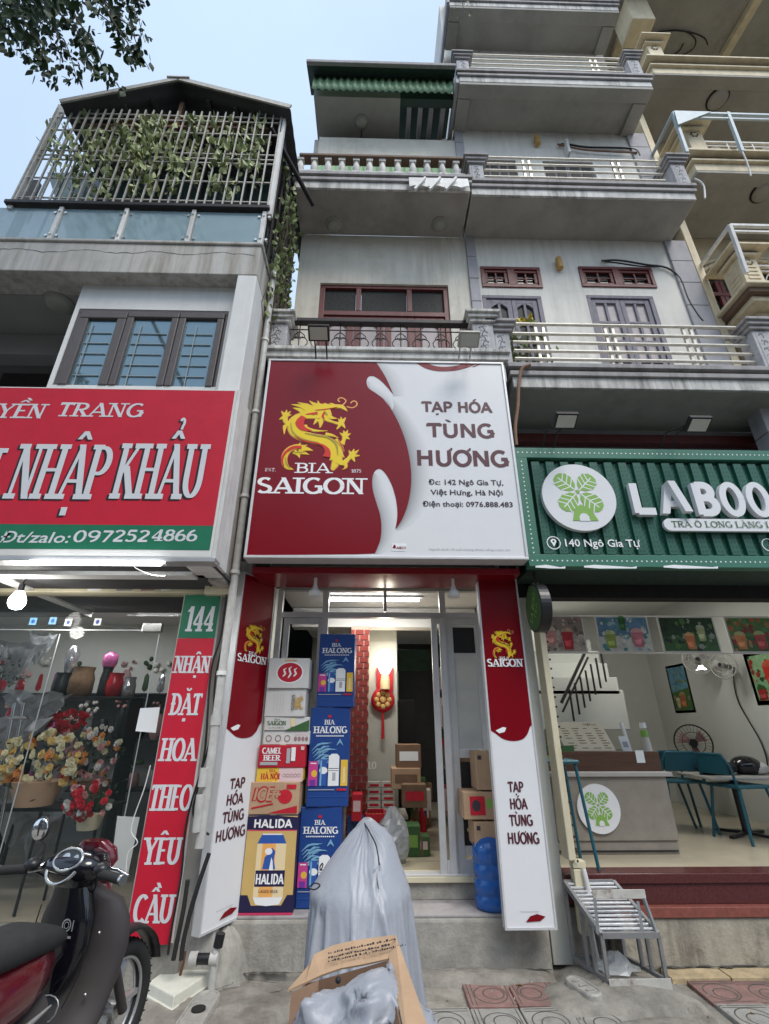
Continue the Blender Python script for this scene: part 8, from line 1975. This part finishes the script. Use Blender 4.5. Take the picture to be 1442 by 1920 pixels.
for k in range(13):
    a = R_(20 + k * 12); c = Q(.5, 0, .27); d = hd * math.cos(a) + Vector((0, 0, 1)) * math.sin(a); w = .05 + .022 * math.sin(math.pi * k / 12)
    rings.append([c + d * .31 - sd_ * w, c + d * .325 - sd_ * w * .5, c + d * .33, c + d * .325 + sd_ * w * .5, c + d * .31 + sd_ * w, c + d * .3])
loft(rings, b=b); obj('mudguard', b, M('black_plastic'), sco)
b = MB(); rings = []
for z, l, w, th in ((.30, .02, .20, .05), (.40, .10, .205, .05), (.52, .15, .215, .055), (.64, .17, .225, .06), (.74, .165, .215, .06), (.82, .15, .17, .06), (.88, .12, .1, .06), (.92, .09, .07, .05)):
    r = []
    for i in range(24):
        a = 2 * math.pi * i / 24; x = w * math.copysign(abs(math.cos(a)) ** .6, math.cos(a)); y = th * math.sin(a); bow = -.06 * (abs(x) / w) ** 2 if w > .12 else 0
        r.append(Q(l + y + bow * -1.0 - .0, x, z))
    rings.append(r)
loft(rings, b=b); obj('leg_shield', b, M('grey_plastic'), sco)
b = MB(); loft([ringz(.19, 0, z, .05, w, p=2.2) for z, w in ((.4, .12), (.55, .17), (.7, .19), (.8, .15), (.88, .09))], b=b); obj('front_apron', b, M('scooter_red'), sco)
b = MB(); loft([ringz(l, 0, z, rl, rw) for l, z, rl, rw in ((.06, .5, .025, .05), (.065, .58, .04, .1), (.075, .68, .05, .135), (.08, .78, .055, .13), (.075, .86, .055, .1), (.06, .93, .05, .08))], b=b); obj('inner_panel', b, M('scooter_black'), sco)
p = Print(Surf(Q(.02, .05, .76), sd_, (0, 0, 1)), .0); p.ring(0, 0, .018, .024, 0, 20); p.ring(0, 0, .01, .013, 0, 16); p.rect(-.035, .035, -.045, -.036, 0); p.rect(.03, .036, -.02, .02, 0); o = p.build('key_ring', M('aluminium'), sco)
b = MB(); b.tube([Q(-.01, .07 + .05 * math.cos(a), .5 + .05 * math.sin(a) * (1.2 if math.sin(a) < 0 else .6)) for a in [k * math.pi / 6 for k in range(12)]], .003, 5, closed=True); obj('pocket_outline', b, M('aluminium'), sco)
b = MB(); loft([ringz(l, 0, z, rl, rw, p=2.6) for l, z, rl, rw in ((.08, .88, .05, .07), (.07, .93, .08, .13), (.06, .98, .1, .16), (.07, 1.02, .09, .13), (.09, 1.045, .05, .07))], b=b); cw = obj('handlebar_cowl', b, M('scooter_black'), sco)
b = MB(); loft([ringz(l, 0, z, rl, rw, p=2.2) for l, z, rl, rw in ((.15, .93, .05, .1), (.17, .98, .05, .13), (.17, 1.03, .05, .11), (.15, 1.065, .04, .06))], b=b); obj('headlight_cowl', b, M('scooter_red'), sco)
S = Surf(Q(.0, .01, 1.01), sd_, hd * .55 + Vector((0, 0, .84))); b = MB()
b.tube([S.P(.072 * math.cos(a), .045 * math.sin(a), .012) for a in [k * math.pi / 14 for k in range(28)]], .007, 8, closed=True); obj('gauge_rim', b, M('steel'), sco)
p = Print(S, .013); p.ell(0, 0, .07, .043, 0); p.ell(-.02, 0, .022, .026, 1); p.ell(.035, .005, .014, .016, 1); p.build('gauge', [M('dark_glass'), M('silver_glass'), M('ink_white')], sco)
b = MB(); b.poly = None
b.tube([S.P(-.01 + .08 * math.cos(a), -.02 + .075 * math.sin(a), .004) for a in [math.pi * 1.1 + k * math.pi / 12.5 for k in range(11)]], .008, 8); obj('cowl_trim', b, M('steel'), sco)
for sg in (-1, 1):
    b = MB(); b.cyl(Q(.03, sg * .15, .975), Q(-.01, sg * .2, .97), .017, n=12); obj('handlebar', b, M('chrome'), sco)
    b = MB(); b.tube([Q(-.01, sg * .2, .97), Q(-.02, sg * .24, .968), Q(-.04, sg * .33, .962)], [.022, .019, .019], 14); obj('grip', b, M('black_rubber'), sco)
    b = MB(); b.cyl(Q(-.04, sg * .33, .962), Q(-.043, sg * .343, .961), .021, n=14); obj('bar_end', b, M('steel' if sg > 0 else 'aluminium'), sco)
    b = MB(); b.tube([Q(.03, sg * .17, .985), Q(.045, sg * .24, .975), Q(.02, sg * .32, .962)], .007, 6); obj('brake_lever', b, M('chrome'), sco)
    b = MB(); b.box(0, 0, 0, 0, 0, 0) if False else None
    hs_ = MB(); c = Q(.0, sg * .19, .985); hs_.ball(c, .035, 10, 0, (1.1, 1.0, .8)); obj('switch_housing', hs_, M('black_plastic'), sco)
for sg in (-1,):
    b = MB(); e_ = Q(.0, sg * .2, 1.13); b.tube([Q(.02, sg * .16, .98), Q(.03, sg * .17, 1.06), e_ + Vector((0, 0, -.03))], .006, 6); m_ = obj('mirror_stalk', b, M('black_plastic'), sco)
    b = MB(); b.ball(e_ + Vector((0, .012, 0)), .052, 18, 0, (.82, .3, 1)); obj('mirror_shell', b, M('black_plastic'), m_)
    b = MB(); b.ball(e_ + Vector((-.0, .0, 0)), .046, 18, 0, (.82, .18, 1)); obj('mirror_glass', b, M('chrome'), m_)
Q0 = Q
def Q(l, w, z): return Q0(l + .17, w + .05, z + .035)
b = MB(); b.hexa([Q(.0, -.16, .27), Q(.05, .16, .27), Q(-.36, .16, .27), Q(-.36, -.16, .27), Q(.05, -.17, .31), Q(.05, .17, .31), Q(-.36, .17, .31), Q(-.36, -.17, .31)]); obj('floorboard', b, M('grey_plastic'), sco, bevel=.02)
b = MB(); loft([ringz(.02, 0, z, rl, rw) for z, rl, rw in ((.31, .06, .06), (.45, .05, .05), (.6, .05, .05))], b=b); obj('steering_post', b, M('scooter_black'), sco)
def lring(l, z0, z1, w, n=20, p=2.6):
    out = []; zc = (z0 + z1) / 2; h = (z1 - z0) / 2
    for i in range(n):
        a = 2 * math.pi * i / n; ca, sa = math.cos(a), math.sin(a); out.append(Q(l, w * math.copysign(abs(ca) ** (2 / p), ca), zc + h * math.copysign(abs(sa) ** (2 / p), sa)))
    return out
b = MB(); loft([lring(l, z0, z1, w) for l, z0, z1, w in ((-.26, .62, .7, .05), (-.3, .55, .73, .11), (-.4, .5, .745, .145), (-.6, .46, .75, .16), (-.8, .5, .77, .17), (-1.0, .58, .8, .15), (-1.18, .68, .82, .09))], b=b); obj('body_panel', b, M('scooter_red'), sco)
b = MB(); loft([lring(l, z0, z1, w) for l, z0, z1, w in ((-.2, .68, .73, .06), (-.26, .68, .765, .1), (-.36, .69, .8, .14), (-.55, .7, .81, .155), (-.8, .72, .84, .16), (-1.05, .76, .86, .14), (-1.15, .79, .85, .09))], b=b); obj('seat', b, M('black_rubber'), sco)
b = MB(); loft([lring(l, z0, z1, w) for l, z0, z1, w in ((-.28, .31, .56, .12), (-.4, .3, .52, .15), (-.6, .34, .5, .165), (-.85, .42, .54, .15))], b=b); obj('side_cover', b, M('grey_plastic'), sco)
for sg in (-1, 1): obj('side_stripe', MB().tube([Q(-.3, sg * .135, .52), Q(-.5, sg * .163, .5), Q(-.75, sg * .175, .54)], [.004, .016, .004], 8), M('silver_paint'), sco)
b = MB(); b.bar(Q(-.3, 0, .33), Q(-.78, 0, .27), .16, .14); obj('engine', b, M('iron_grey'), sco, bevel=.03)
b = MB(); b.tube([Q(-.35, .02, .28), Q(-.38, -.22, .02)], .012, 8); obj('side_stand', b, M('iron_dark'), sco)
b = MB(); b.cyl(Q(-.5, .2, .3), Q(-1.0, .22, .36), .045, n=14); obj('muffler', b, M('black_plastic'), sco)

Q = Q0
for pts in (((.02, -.14, .97), (.06, -.1, .9), (.1, -.05, .8)), ((.03, .14, .97), (.07, .12, .9), (.12, .06, .82)), ((.0, -.2, .97), (.05, -.16, .93), (.1, -.08, .88))): obj('control_cable', MB().tube([Q(*p_) for p_ in pts], .004, 5), M('black_rubber'), sco)
obj('panel_gap', MB().tube([Q(.045, .13, .82), Q(.05, .15, .7), Q(.05, .14, .58), Q(.035, .1, .47)], .0025, 5), M('ink_black'), sco); obj('panel_gap', MB().tube([Q(.045, -.13, .82), Q(.05, -.15, .7), Q(.05, -.14, .58), Q(.035, -.1, .47)], .0025, 5), M('ink_black'), sco)
for w_, z_q in ((.17, .72), (-.17, .72), (.16, .5), (-.16, .5)): obj('screw', MB().ball(Q(.09, w_, z_q), .008, 8), M('steel'), sco)
# ================================================================== motorbike under a silver cover, with a carton on its rear
TY_ = 2.95
cov = thing('covered_motorbike', 'motorbike hidden under a creased silver grey rain cover with a black cord', 'motorbike', (.02, TY_ - .2, 0))
prof = [(1540, 681, 697), (1548, 670, 715), (1562, 655, 735), (1600, 622, 747), (1650, 588, 766), (1700, 582, 776), (1750, 578, 785), (1800, 572, 791), (1850, 566, 796), (1910, 560, 801), (1985, 556, 806)]
def interp(y):
    for k in range(len(prof) - 1):
        if prof[k][0] <= y <= prof[k + 1][0]:
            f = (y - prof[k][0]) / (prof[k + 1][0] - prof[k][0]); return [prof[k][j] + (prof[k + 1][j] - prof[k][j]) * f for j in (1, 2)]
    return prof[-1][1:]
top_z = at(690, 1540, TY_).z
def cover_rings(K, n, fx, fy, lift, wave=0.0, shape=None):
    rows = []
    for k in range(K + 1):
        z = top_z * (1 - k / K); lo, hi = 1500, 2300
        for _ in range(22):
            mid = (lo + hi) / 2
            if at(690, mid, TY_).z > z: lo = mid
            else: hi = mid
        l_, r_ = interp(max(1540, min(1985, lo))); xa = at(l_, lo, TY_).x; xb = at(r_, lo, TY_).x
        t = k / K; rx = (xb - xa) / 2 * (shape(t)[0] if shape else 1); cx = (xa + xb) / 2; ry = (.05 + .6 * t ** .75) * (shape(t)[1] if shape else 1); cy = TY_ - .36 * t ** .6; ring = []
        for i in range(n):
            a = 2 * math.pi * i / n; ca, sa = math.cos(a), math.sin(a)
            ww = 1 + wave * min(1, t * 3) * (math.sin(6 * a + 1 + 2 * t) + .7 * math.sin(11 * a + 3 * t) + .4 * math.sin(17 * a - 5 * t)); lump_ = 1 + .12 * mn.noise(Vector((ca * 1.6, sa * 1.6, t * 3.4))) if wave == 0 else 1
            ring.append((cx + rx * fx * ca * ww * (1 + (lump_ - 1) * .3), cy + ry * fy * sa * ww * lump_, max(.004, z + lift)))
        rows.append(ring)
    return rows
def ring_mesh(name, rows, m):
    n = len(rows[0]); K = len(rows) - 1; b = MB()
    b.add([v for r in rows for v in r], [(k * n + i, (k + 1) * n + i, (k + 1) * n + (i + 1) % n, k * n + (i + 1) % n) for k in range(K) for i in range(n)] + [tuple(range(n))], 0, True)
    return obj(name, b, M(m), None, loc=(0, 0, 0))
def body_(t):
    if t < .24: return (.96, .62)
    if t < .32: return (.96 - .38 * (t - .24) / .08, .62 - .12 * (t - .24) / .08)
    if t < .7: return (.58, .5)
    return (.58 + .3 * (t - .7) / .3, .5 + .4 * (t - .7) / .3)
core = ring_mesh('core', cover_rings(40, 40, 1, 1, -.012, 0, body_), 'tarp')
cloth = ring_mesh('cover', cover_rings(74, 148, 1.03, 1.0, .012, .075), 'tarp')
pk_ = at(712, 1626, 2.7); near_ = sorted((v for v in cloth.data.vertices if v.co.y < 2.85), key=lambda v: (v.co.x - pk_.x) ** 2 + (v.co.z - pk_.z) ** 2)[:3]
for v in near_: v.co.y += .07
pins_ = [v.index for v in near_]
c0 = at(686, 1862, 1.98)
lumpb = MB(); lumpb.ball((c0.x + .03, c0.y, c0.z - .05), .09, 14, 0, (1, .8, 1)); lumpb.ball((c0.x - .13, c0.y + .02, c0.z - .1), .08, 12); lumpb.ball((c0.x + .15, c0.y - .03, c0.z - .12), .07, 12); lumpb.ball((c0.x - .02, c0.y - .12, c0.z - .13), .07, 12); lumpb.box(c0.x - .4, c0.x + .4, c0.y - .3, c0.y + .25, c0.z - .34, c0.z - .3)
core2 = obj('core', lumpb, M('tarp'), None, loc=(0, 0, 0))
gb = MB(); N2 = 66
for j_ in range(N2 + 1):
    for i_ in range(N2 + 1): u, v = i_ / N2 - .5, j_ / N2 - .5; gb.v.append((c0.x + .01 + u * .7, c0.y + v * .5, c0.z + .16 + .035 * math.sin(16 * u + 7 * v) + .03 * math.sin(21 * v - 9 * u) + .015 * math.sin(37 * u + 5)))
for j_ in range(N2):
    for i_ in range(N2): a_ = j_ * (N2 + 1) + i_; gb.f.append((a_, a_ + 1, a_ + N2 + 2, a_ + N2 + 1)); gb.m.append(0); gb.smooth.append(True)
tailc = obj('cover_tail', gb, M('tarp'), None, loc=(0, 0, 0))
for o in (core, core2): cm_ = o.modifiers.new('c', 'COLLISION'); o.collision.thickness_outer = .006; o.collision.cloth_friction = 12
for o, fr in ((cloth, 36), (tailc, 36)):
    cm_ = o.modifiers.new('cloth', 'CLOTH'); q = cm_.settings; q.quality = 5; q.mass = .3; q.tension_stiffness = 25; q.compression_stiffness = 25; q.shear_stiffness = 10; q.bending_stiffness = .12; q.air_damping = 1.5
    cm_.collision_settings.distance_min = .006; cm_.collision_settings.collision_quality = 3; cm_.collision_settings.use_self_collision = True; cm_.collision_settings.self_distance_min = .004
    cm_.point_cache.frame_start = 1; cm_.point_cache.frame_end = fr
vg = cloth.vertex_groups.new(name='pin'); vg.add(list(range(148)) + pins_, 1.0, 'REPLACE'); cloth.modifiers['cloth'].settings.vertex_group_mass = 'pin'
for f_ in range(1, 37): sc.frame_set(f_)
dg = bpy.context.evaluated_depsgraph_get()
for o, par in ((cloth, cov), (tailc, None)):
    me = bpy.data.meshes.new_from_object(o.evaluated_get(dg)); o.modifiers.clear(); o.data = me
    for p_ in me.polygons: p_.use_smooth = True
    if par: o.parent = par; o.location = -par.location
for o in (core, core2): bpy.data.objects.remove(o)
sc.frame_set(1)
cable('cord', [at(x, y, yy) for x, y, yy in ((683, 1543, 2.9), (694, 1562, 2.8), (704, 1582, 2.72), (709, 1604, 2.67), (711, 1622, 2.66))], .0035, 'ink_black', cov)
for pts in (((605, 1618), (600, 1625), (602, 1632), (606, 1620)), ((578, 1664), (590, 1656), (600, 1660), (590, 1668), (576, 1664))): cable('loop', [at(x, y, 2.62) for x, y in pts], .003, 'ink_black', cov)
cb = thing('open_carton', 'large open brown carton with raised flap resting on the covered motorbike', 'box', (.0, 2.1, .3))
def c_at(x, y, Y): return at(x, y, Y)
A_ = c_at(585, 1838, 2.02); B_ = c_at(730, 1800, 2.1); Cc = c_at(805, 1925, 1.75); D_ = c_at(542, 1925, 1.75)
def sheet(name, pts, th, m, parent, **k):
    v = [Vector(p) for p in pts]; nn = (v[1] - v[0]).cross(v[2] - v[1]).normalized() * th; b = MB(); q = len(v)
    b.add(v + [p - nn for p in v], [tuple(range(q)), tuple(range(q, 2 * q))[::-1]] + [(i, q + i, q + (i + 1) % q, (i + 1) % q) for i in range(q)]); return obj(name, b, M(m), parent, **k)
fl = MB(); P1 = [(540, 1856), (572, 1842), (602, 1828), (640, 1815), (680, 1808), (712, 1801), (730, 1797)]; P2 = [(540, 1855), (580, 1808), (588, 1790), (625, 1772), (665, 1763), (700, 1758), (742, 1753)]
low = [at(x, y, 2.12) for x, y in P1]; up = [at(x, y, 2.2 + (.02 if i % 2 else 0)) for i, (x, y) in enumerate(P2)]
m_ = len(low); vs = low + up; fl.add(vs, [(i, i + 1, m_ + i + 1, m_ + i) for i in range(m_ - 1)], 0); o = obj('raised_flap', fl, M('card'), cb); s = o.modifiers.new('thickness', 'SOLIDIFY'); s.thickness = .006
SFl = Surf(at(600, 1800, 2.155), (at(735, 1772, 2.16) - at(600, 1800, 2.155)), (at(600, 1770, 2.2) - at(600, 1800, 2.155)));
p = Print(SFl, .012)
rq = random.Random(3)
for row, (y0, x1_) in enumerate(((.004, .27), (-.012, .24), (-.024, .3))):
    x = .03
    while x < x1_:
        w = rq.uniform(.002, .009); h = rq.uniform(.003, .008); p.rect(x, x + w, y0, y0 + h, 0); x += w + (.008 if rq.random() < .15 else rq.uniform(.0015, .003))
ou = obj('carton_print', p.mb, M('ink_black'), cb)
sheet('side_wall', [at(730, 1797, 2.12), at(742, 1753, 2.2), at(806, 1935, 1.8), at(770, 1990, 1.72)], .006, 'card', cb)
sheet('side_wall', [at(728, 1803, 2.11), at(768, 1996, 1.71), at(740, 2100, 1.7), at(700, 1900, 2.1)], .006, 'card_dark', cb)
sheet('back_wall', [at(572, 1845, 2.13), at(728, 1801, 2.13), at(725, 1960, 2.13), at(570, 1990, 2.13)], .006, 'card_dark', cb)
sheet('side_wall', [at(546, 1862, 2.08), at(598, 1838, 2.1), at(590, 2010, 2.0), at(530, 2060, 1.9)], .006, 'card_dark', cb)
sheet('torn_edge', [at(579, 1880, 2.0), at(582, 1880, 2.0), at(578, 1960, 1.95), at(574, 1960, 1.95)], .004, 'card', cb)
tailc.parent = cb; tailc.location = -cb.location
p = at(634, 1838, 1.9); obj('eyelet', MB().ball(p, .009, 8), M('ink_black'), cov)

# ================================================================== small things on the pavement
q = [atz(270, 1866, .02), atz(342, 1812, .02), atz(400, 1842, .02), atz(322, 1896, .02)]
lid = thing('foam_lid', 'upturned cream foam box lid with a rusty rod stuck in it', 'lid', sum(q, Vector()) / 4)
def inset(P, f, z): c = sum(P, Vector()) / 4; return [Vector((c.x + (v.x - c.x) * f, c.y + (v.y - c.y) * f, z)) for v in P]
b = MB(); rings = [inset(q, 1.0, .005), inset(q, 1.0, .022), inset(q, .96, .026), inset(q, .93, .075), inset(q, .9, .08)]
b.add([v for r in rings for v in r], [(4 * k + i, 4 * k + (i + 1) % 4, 4 * k + 4 + (i + 1) % 4, 4 * k + 4 + i) for k in range(4) for i in range(4)] + [(3, 2, 1, 0), (16, 17, 18, 19)]); mat('foam', (.66, .65, .56), .7, var=.08, vscale=12, bump=.2)
obj('lid_body', b, M('foam'), lid, bevel=.008); c = sum(q, Vector()) / 4; mat('rust', (.16, .06, .03), .85, var=.4, vscale=40)
obj('rod', MB().tube([(c.x + .0, c.y, .08), (c.x + .01, c.y + .0, .14), (c.x + .012, c.y, .2)], .008, 8), M('rust'), lid)
def stadium(name, lab, cat, A, B_, r, h, m, hole=False, rim=None):
    A = Vector(A); B_ = Vector(B_); d = (B_ - A).normalized(); s = Vector((-d.y, d.x, 0)); t = thing(name, lab, cat, (A + B_) / 2)
    def ring(f, z): return [A + (s * math.cos(a) - d * math.sin(a)) * r * f + Vector((0, 0, z)) for a in [k * math.pi / 14 for k in range(15)]] + [B_ + (-s * math.cos(a) + d * math.sin(a)) * r * f + Vector((0, 0, z)) for a in [k * math.pi / 14 for k in range(15)]]
    obj('body', loft([ring(1.05, -.03), ring(1.0, h * .7), ring(.93, h), ring(.8, h + .001), ring(.78, h - .006), ring(.7, h - .006)], sm=False), M(m), t)
    if hole: c = (A + B_) / 2; obj('socket_hole', MB().cyl((c.x, c.y, h - .008), (c.x, c.y, h + .002), r * .5, n=20), M('wet_black'), t)
    else:
        b = MB(); c = (A + B_) / 2
        for k in (-1, 0, 1): b.bar(c + d * .06 * k - s * .03 + Vector((0, 0, h)), c + d * .06 * k + s * .03 + Vector((0, 0, h)), .012, .006)
        obj('cast_mark', b, M('iron_grey'), t)
a = atz(385, 1892, .0); c = atz(352, 1945, .0); stadium('base_block', 'grey oval socket block with a dark hole beside the foam lid', 'block', a, c, .08, .06, 'iron_grey', True)
a = atz(1080, 1848, .035); c = atz(1110, 1868, .035); stadium('meter_cover', 'oval grey cast cover on the pavement left of the ramp', 'cover', a, c, .06, .03, 'iron_grey')
p = atz(398, 1865, 0); o = obj('white_stub', MB().cyl(atz(388, 1870, .02), atz(402, 1845, .02), .012, n=8), M('white_card')); tag(o, 'short white plastic pipe stub lying beside the foam lid', 'pipe')
pp = thing('pipe_joint', 'white pipe tee with black valve at the left corner of the front step', 'pipe', atz(388, 1815, .0))
b = MB(); z1 = .16; u = at(365, 1798, 4.0); v = at(400, 1798, 4.0); b.cyl(u, v, .03, n=12); obj('pipe', b, M('black_plastic'), pp)
b = MB(); b.cyl(u - Vector((.03, 0, 0)), u + Vector((.02, 0, 0)), .038, n=12); b.cyl(v - Vector((.02, 0, 0)), v + Vector((.03, 0, 0)), .036, n=12); b.cyl(v + Vector((.01, 0, .06)), (v.x + .01, v.y, .0), .024, n=12); obj('pipe_fitting', b, M('pvc'), pp)
obj('valve', MB().cyl(v + Vector((.02, 0, .06)), v + Vector((.03, 0, .13)), .03, n=12), M('ink_black'), pp)
rb_ = lump('rubble_lump', -1.02, 4.25, .2, .16, .27, 'cement', 31); rb2 = lump('rubble_lump', -1.2, 4.25, .12, .12, .14, 'cement', 17)
# ================================================================== steel ramp at the tea shop
F0, F1 = 4.27, 3.93; zb_, zf_ = at(1100, 1654, F0).z, at(1180, 1753, F1).z
rx0, rx1 = at(1128, 1753, F1).x, at(1234, 1751, F1).x; bx0_, bx1_ = at(1058, 1654, F0).x, at(1150, 1654, F0).x
rp = thing('steel_ramp', 'grey slatted steel ramp on legs in front of the tea shop step', 'ramp', ((rx0 + rx1) / 2, 4.1, .06))
rz = .07; mat('ramp_steel', (.3, .3, .3), .5, metal=.5, var=.25, vscale=14, spots=.4, spot_c=(.14, .1, .07), spot_scale=14)
def RP(u, v, z=0): return Vector(((bx0_ + (rx0 - bx0_) * v) * (1 - u) + (bx1_ + (rx1 - bx1_) * v) * u, F0 + (F1 - F0) * v, zb_ + (zf_ - zb_) * v + z))
def G(u, v, z=rz): p = RP(u, v); p.z = z; return p
for u in (0, 1):
    obj('side_rail', MB().bar(RP(u, 0), RP(u, 1), .026, .032), M('ramp_steel'), rp); obj('base_rail', MB().bar(G(u, 0), G(u, 1), .022, .022), M('ramp_steel'), rp)
    for v in (0, .45, .68, 1): obj('leg', MB().bar(G(u, v), RP(u, v), .022, .022), M('ramp_steel'), rp)
obj('end_rail', MB().bar(RP(0, 1), RP(1, 1), .03, .03), M('ramp_steel'), rp); obj('end_rail', MB().bar(RP(0, 0), RP(1, 0), .026, .03), M('ramp_steel'), rp); obj('base_rail', MB().bar(G(0, 0), G(1, 0), .022, .022), M('ramp_steel'), rp)
mat('bright_steel', (.62, .63, .64), .3, metal=.45, var=.15, vscale=20)
for k in range(12):
    v = .05 + .9 * k / 11.5; obj('slat', MB().bar(RP(.03, v, .006), RP(.97, v, .006), .026, .012), M('bright_steel'), rp, bevel=.003)
mat('rusty_white', (.5, .48, .44), .7, var=.2, vscale=10, spots=.9, spot_c=(.13, .07, .04), spot_scale=9)
a = G(-.03, 1.06, rz - .045); c = G(1.03, 1.06, rz + .02); box_obj('front_plate', a.x, c.x, a.y - .006, a.y, a.z, c.z, M('rusty_white'), rp, .002)
a = at(1113, 1686, 3.98); c = at(1209, 1668, 3.98); box_obj('top_plate', a.x, c.x, 3.98, 3.99, a.z, c.z, M('rusty_white'), rp, .002)
for q, w in (((1115, 1684), (1122, 1752)), ((1207, 1684), (1232, 1752)), ((1196, 1690), (1206, 1752))): obj('upright', MB().bar(at(*q, 3.985), at(*w, 3.94), .018, .018), M('ramp_steel'), rp)
b = MB(); r5 = random.Random(6); vs = []; c = Vector(((rx0 + rx1) / 2 - .06, F1 + .16, .075))
for k in range(6):
    for i in range(14): a = 6.283 * i / 14; w = (.12 * (1 - k / 6)) * (1 + r5.uniform(-.2, .2)); vs.append((c.x + w * 1.2 * math.cos(a), c.y + w * .8 * math.sin(a), c.z + .018 * k + r5.uniform(-.008, .008)))
b.add(vs, [(k * 14 + i, k * 14 + (i + 1) % 14, (k + 1) * 14 + (i + 1) % 14, (k + 1) * 14 + i) for k in range(5) for i in range(14)]); o = obj('plastic_bag', b, M('clear_film')); tag(o, 'crumpled clear plastic bag under the steel ramp', 'bag')
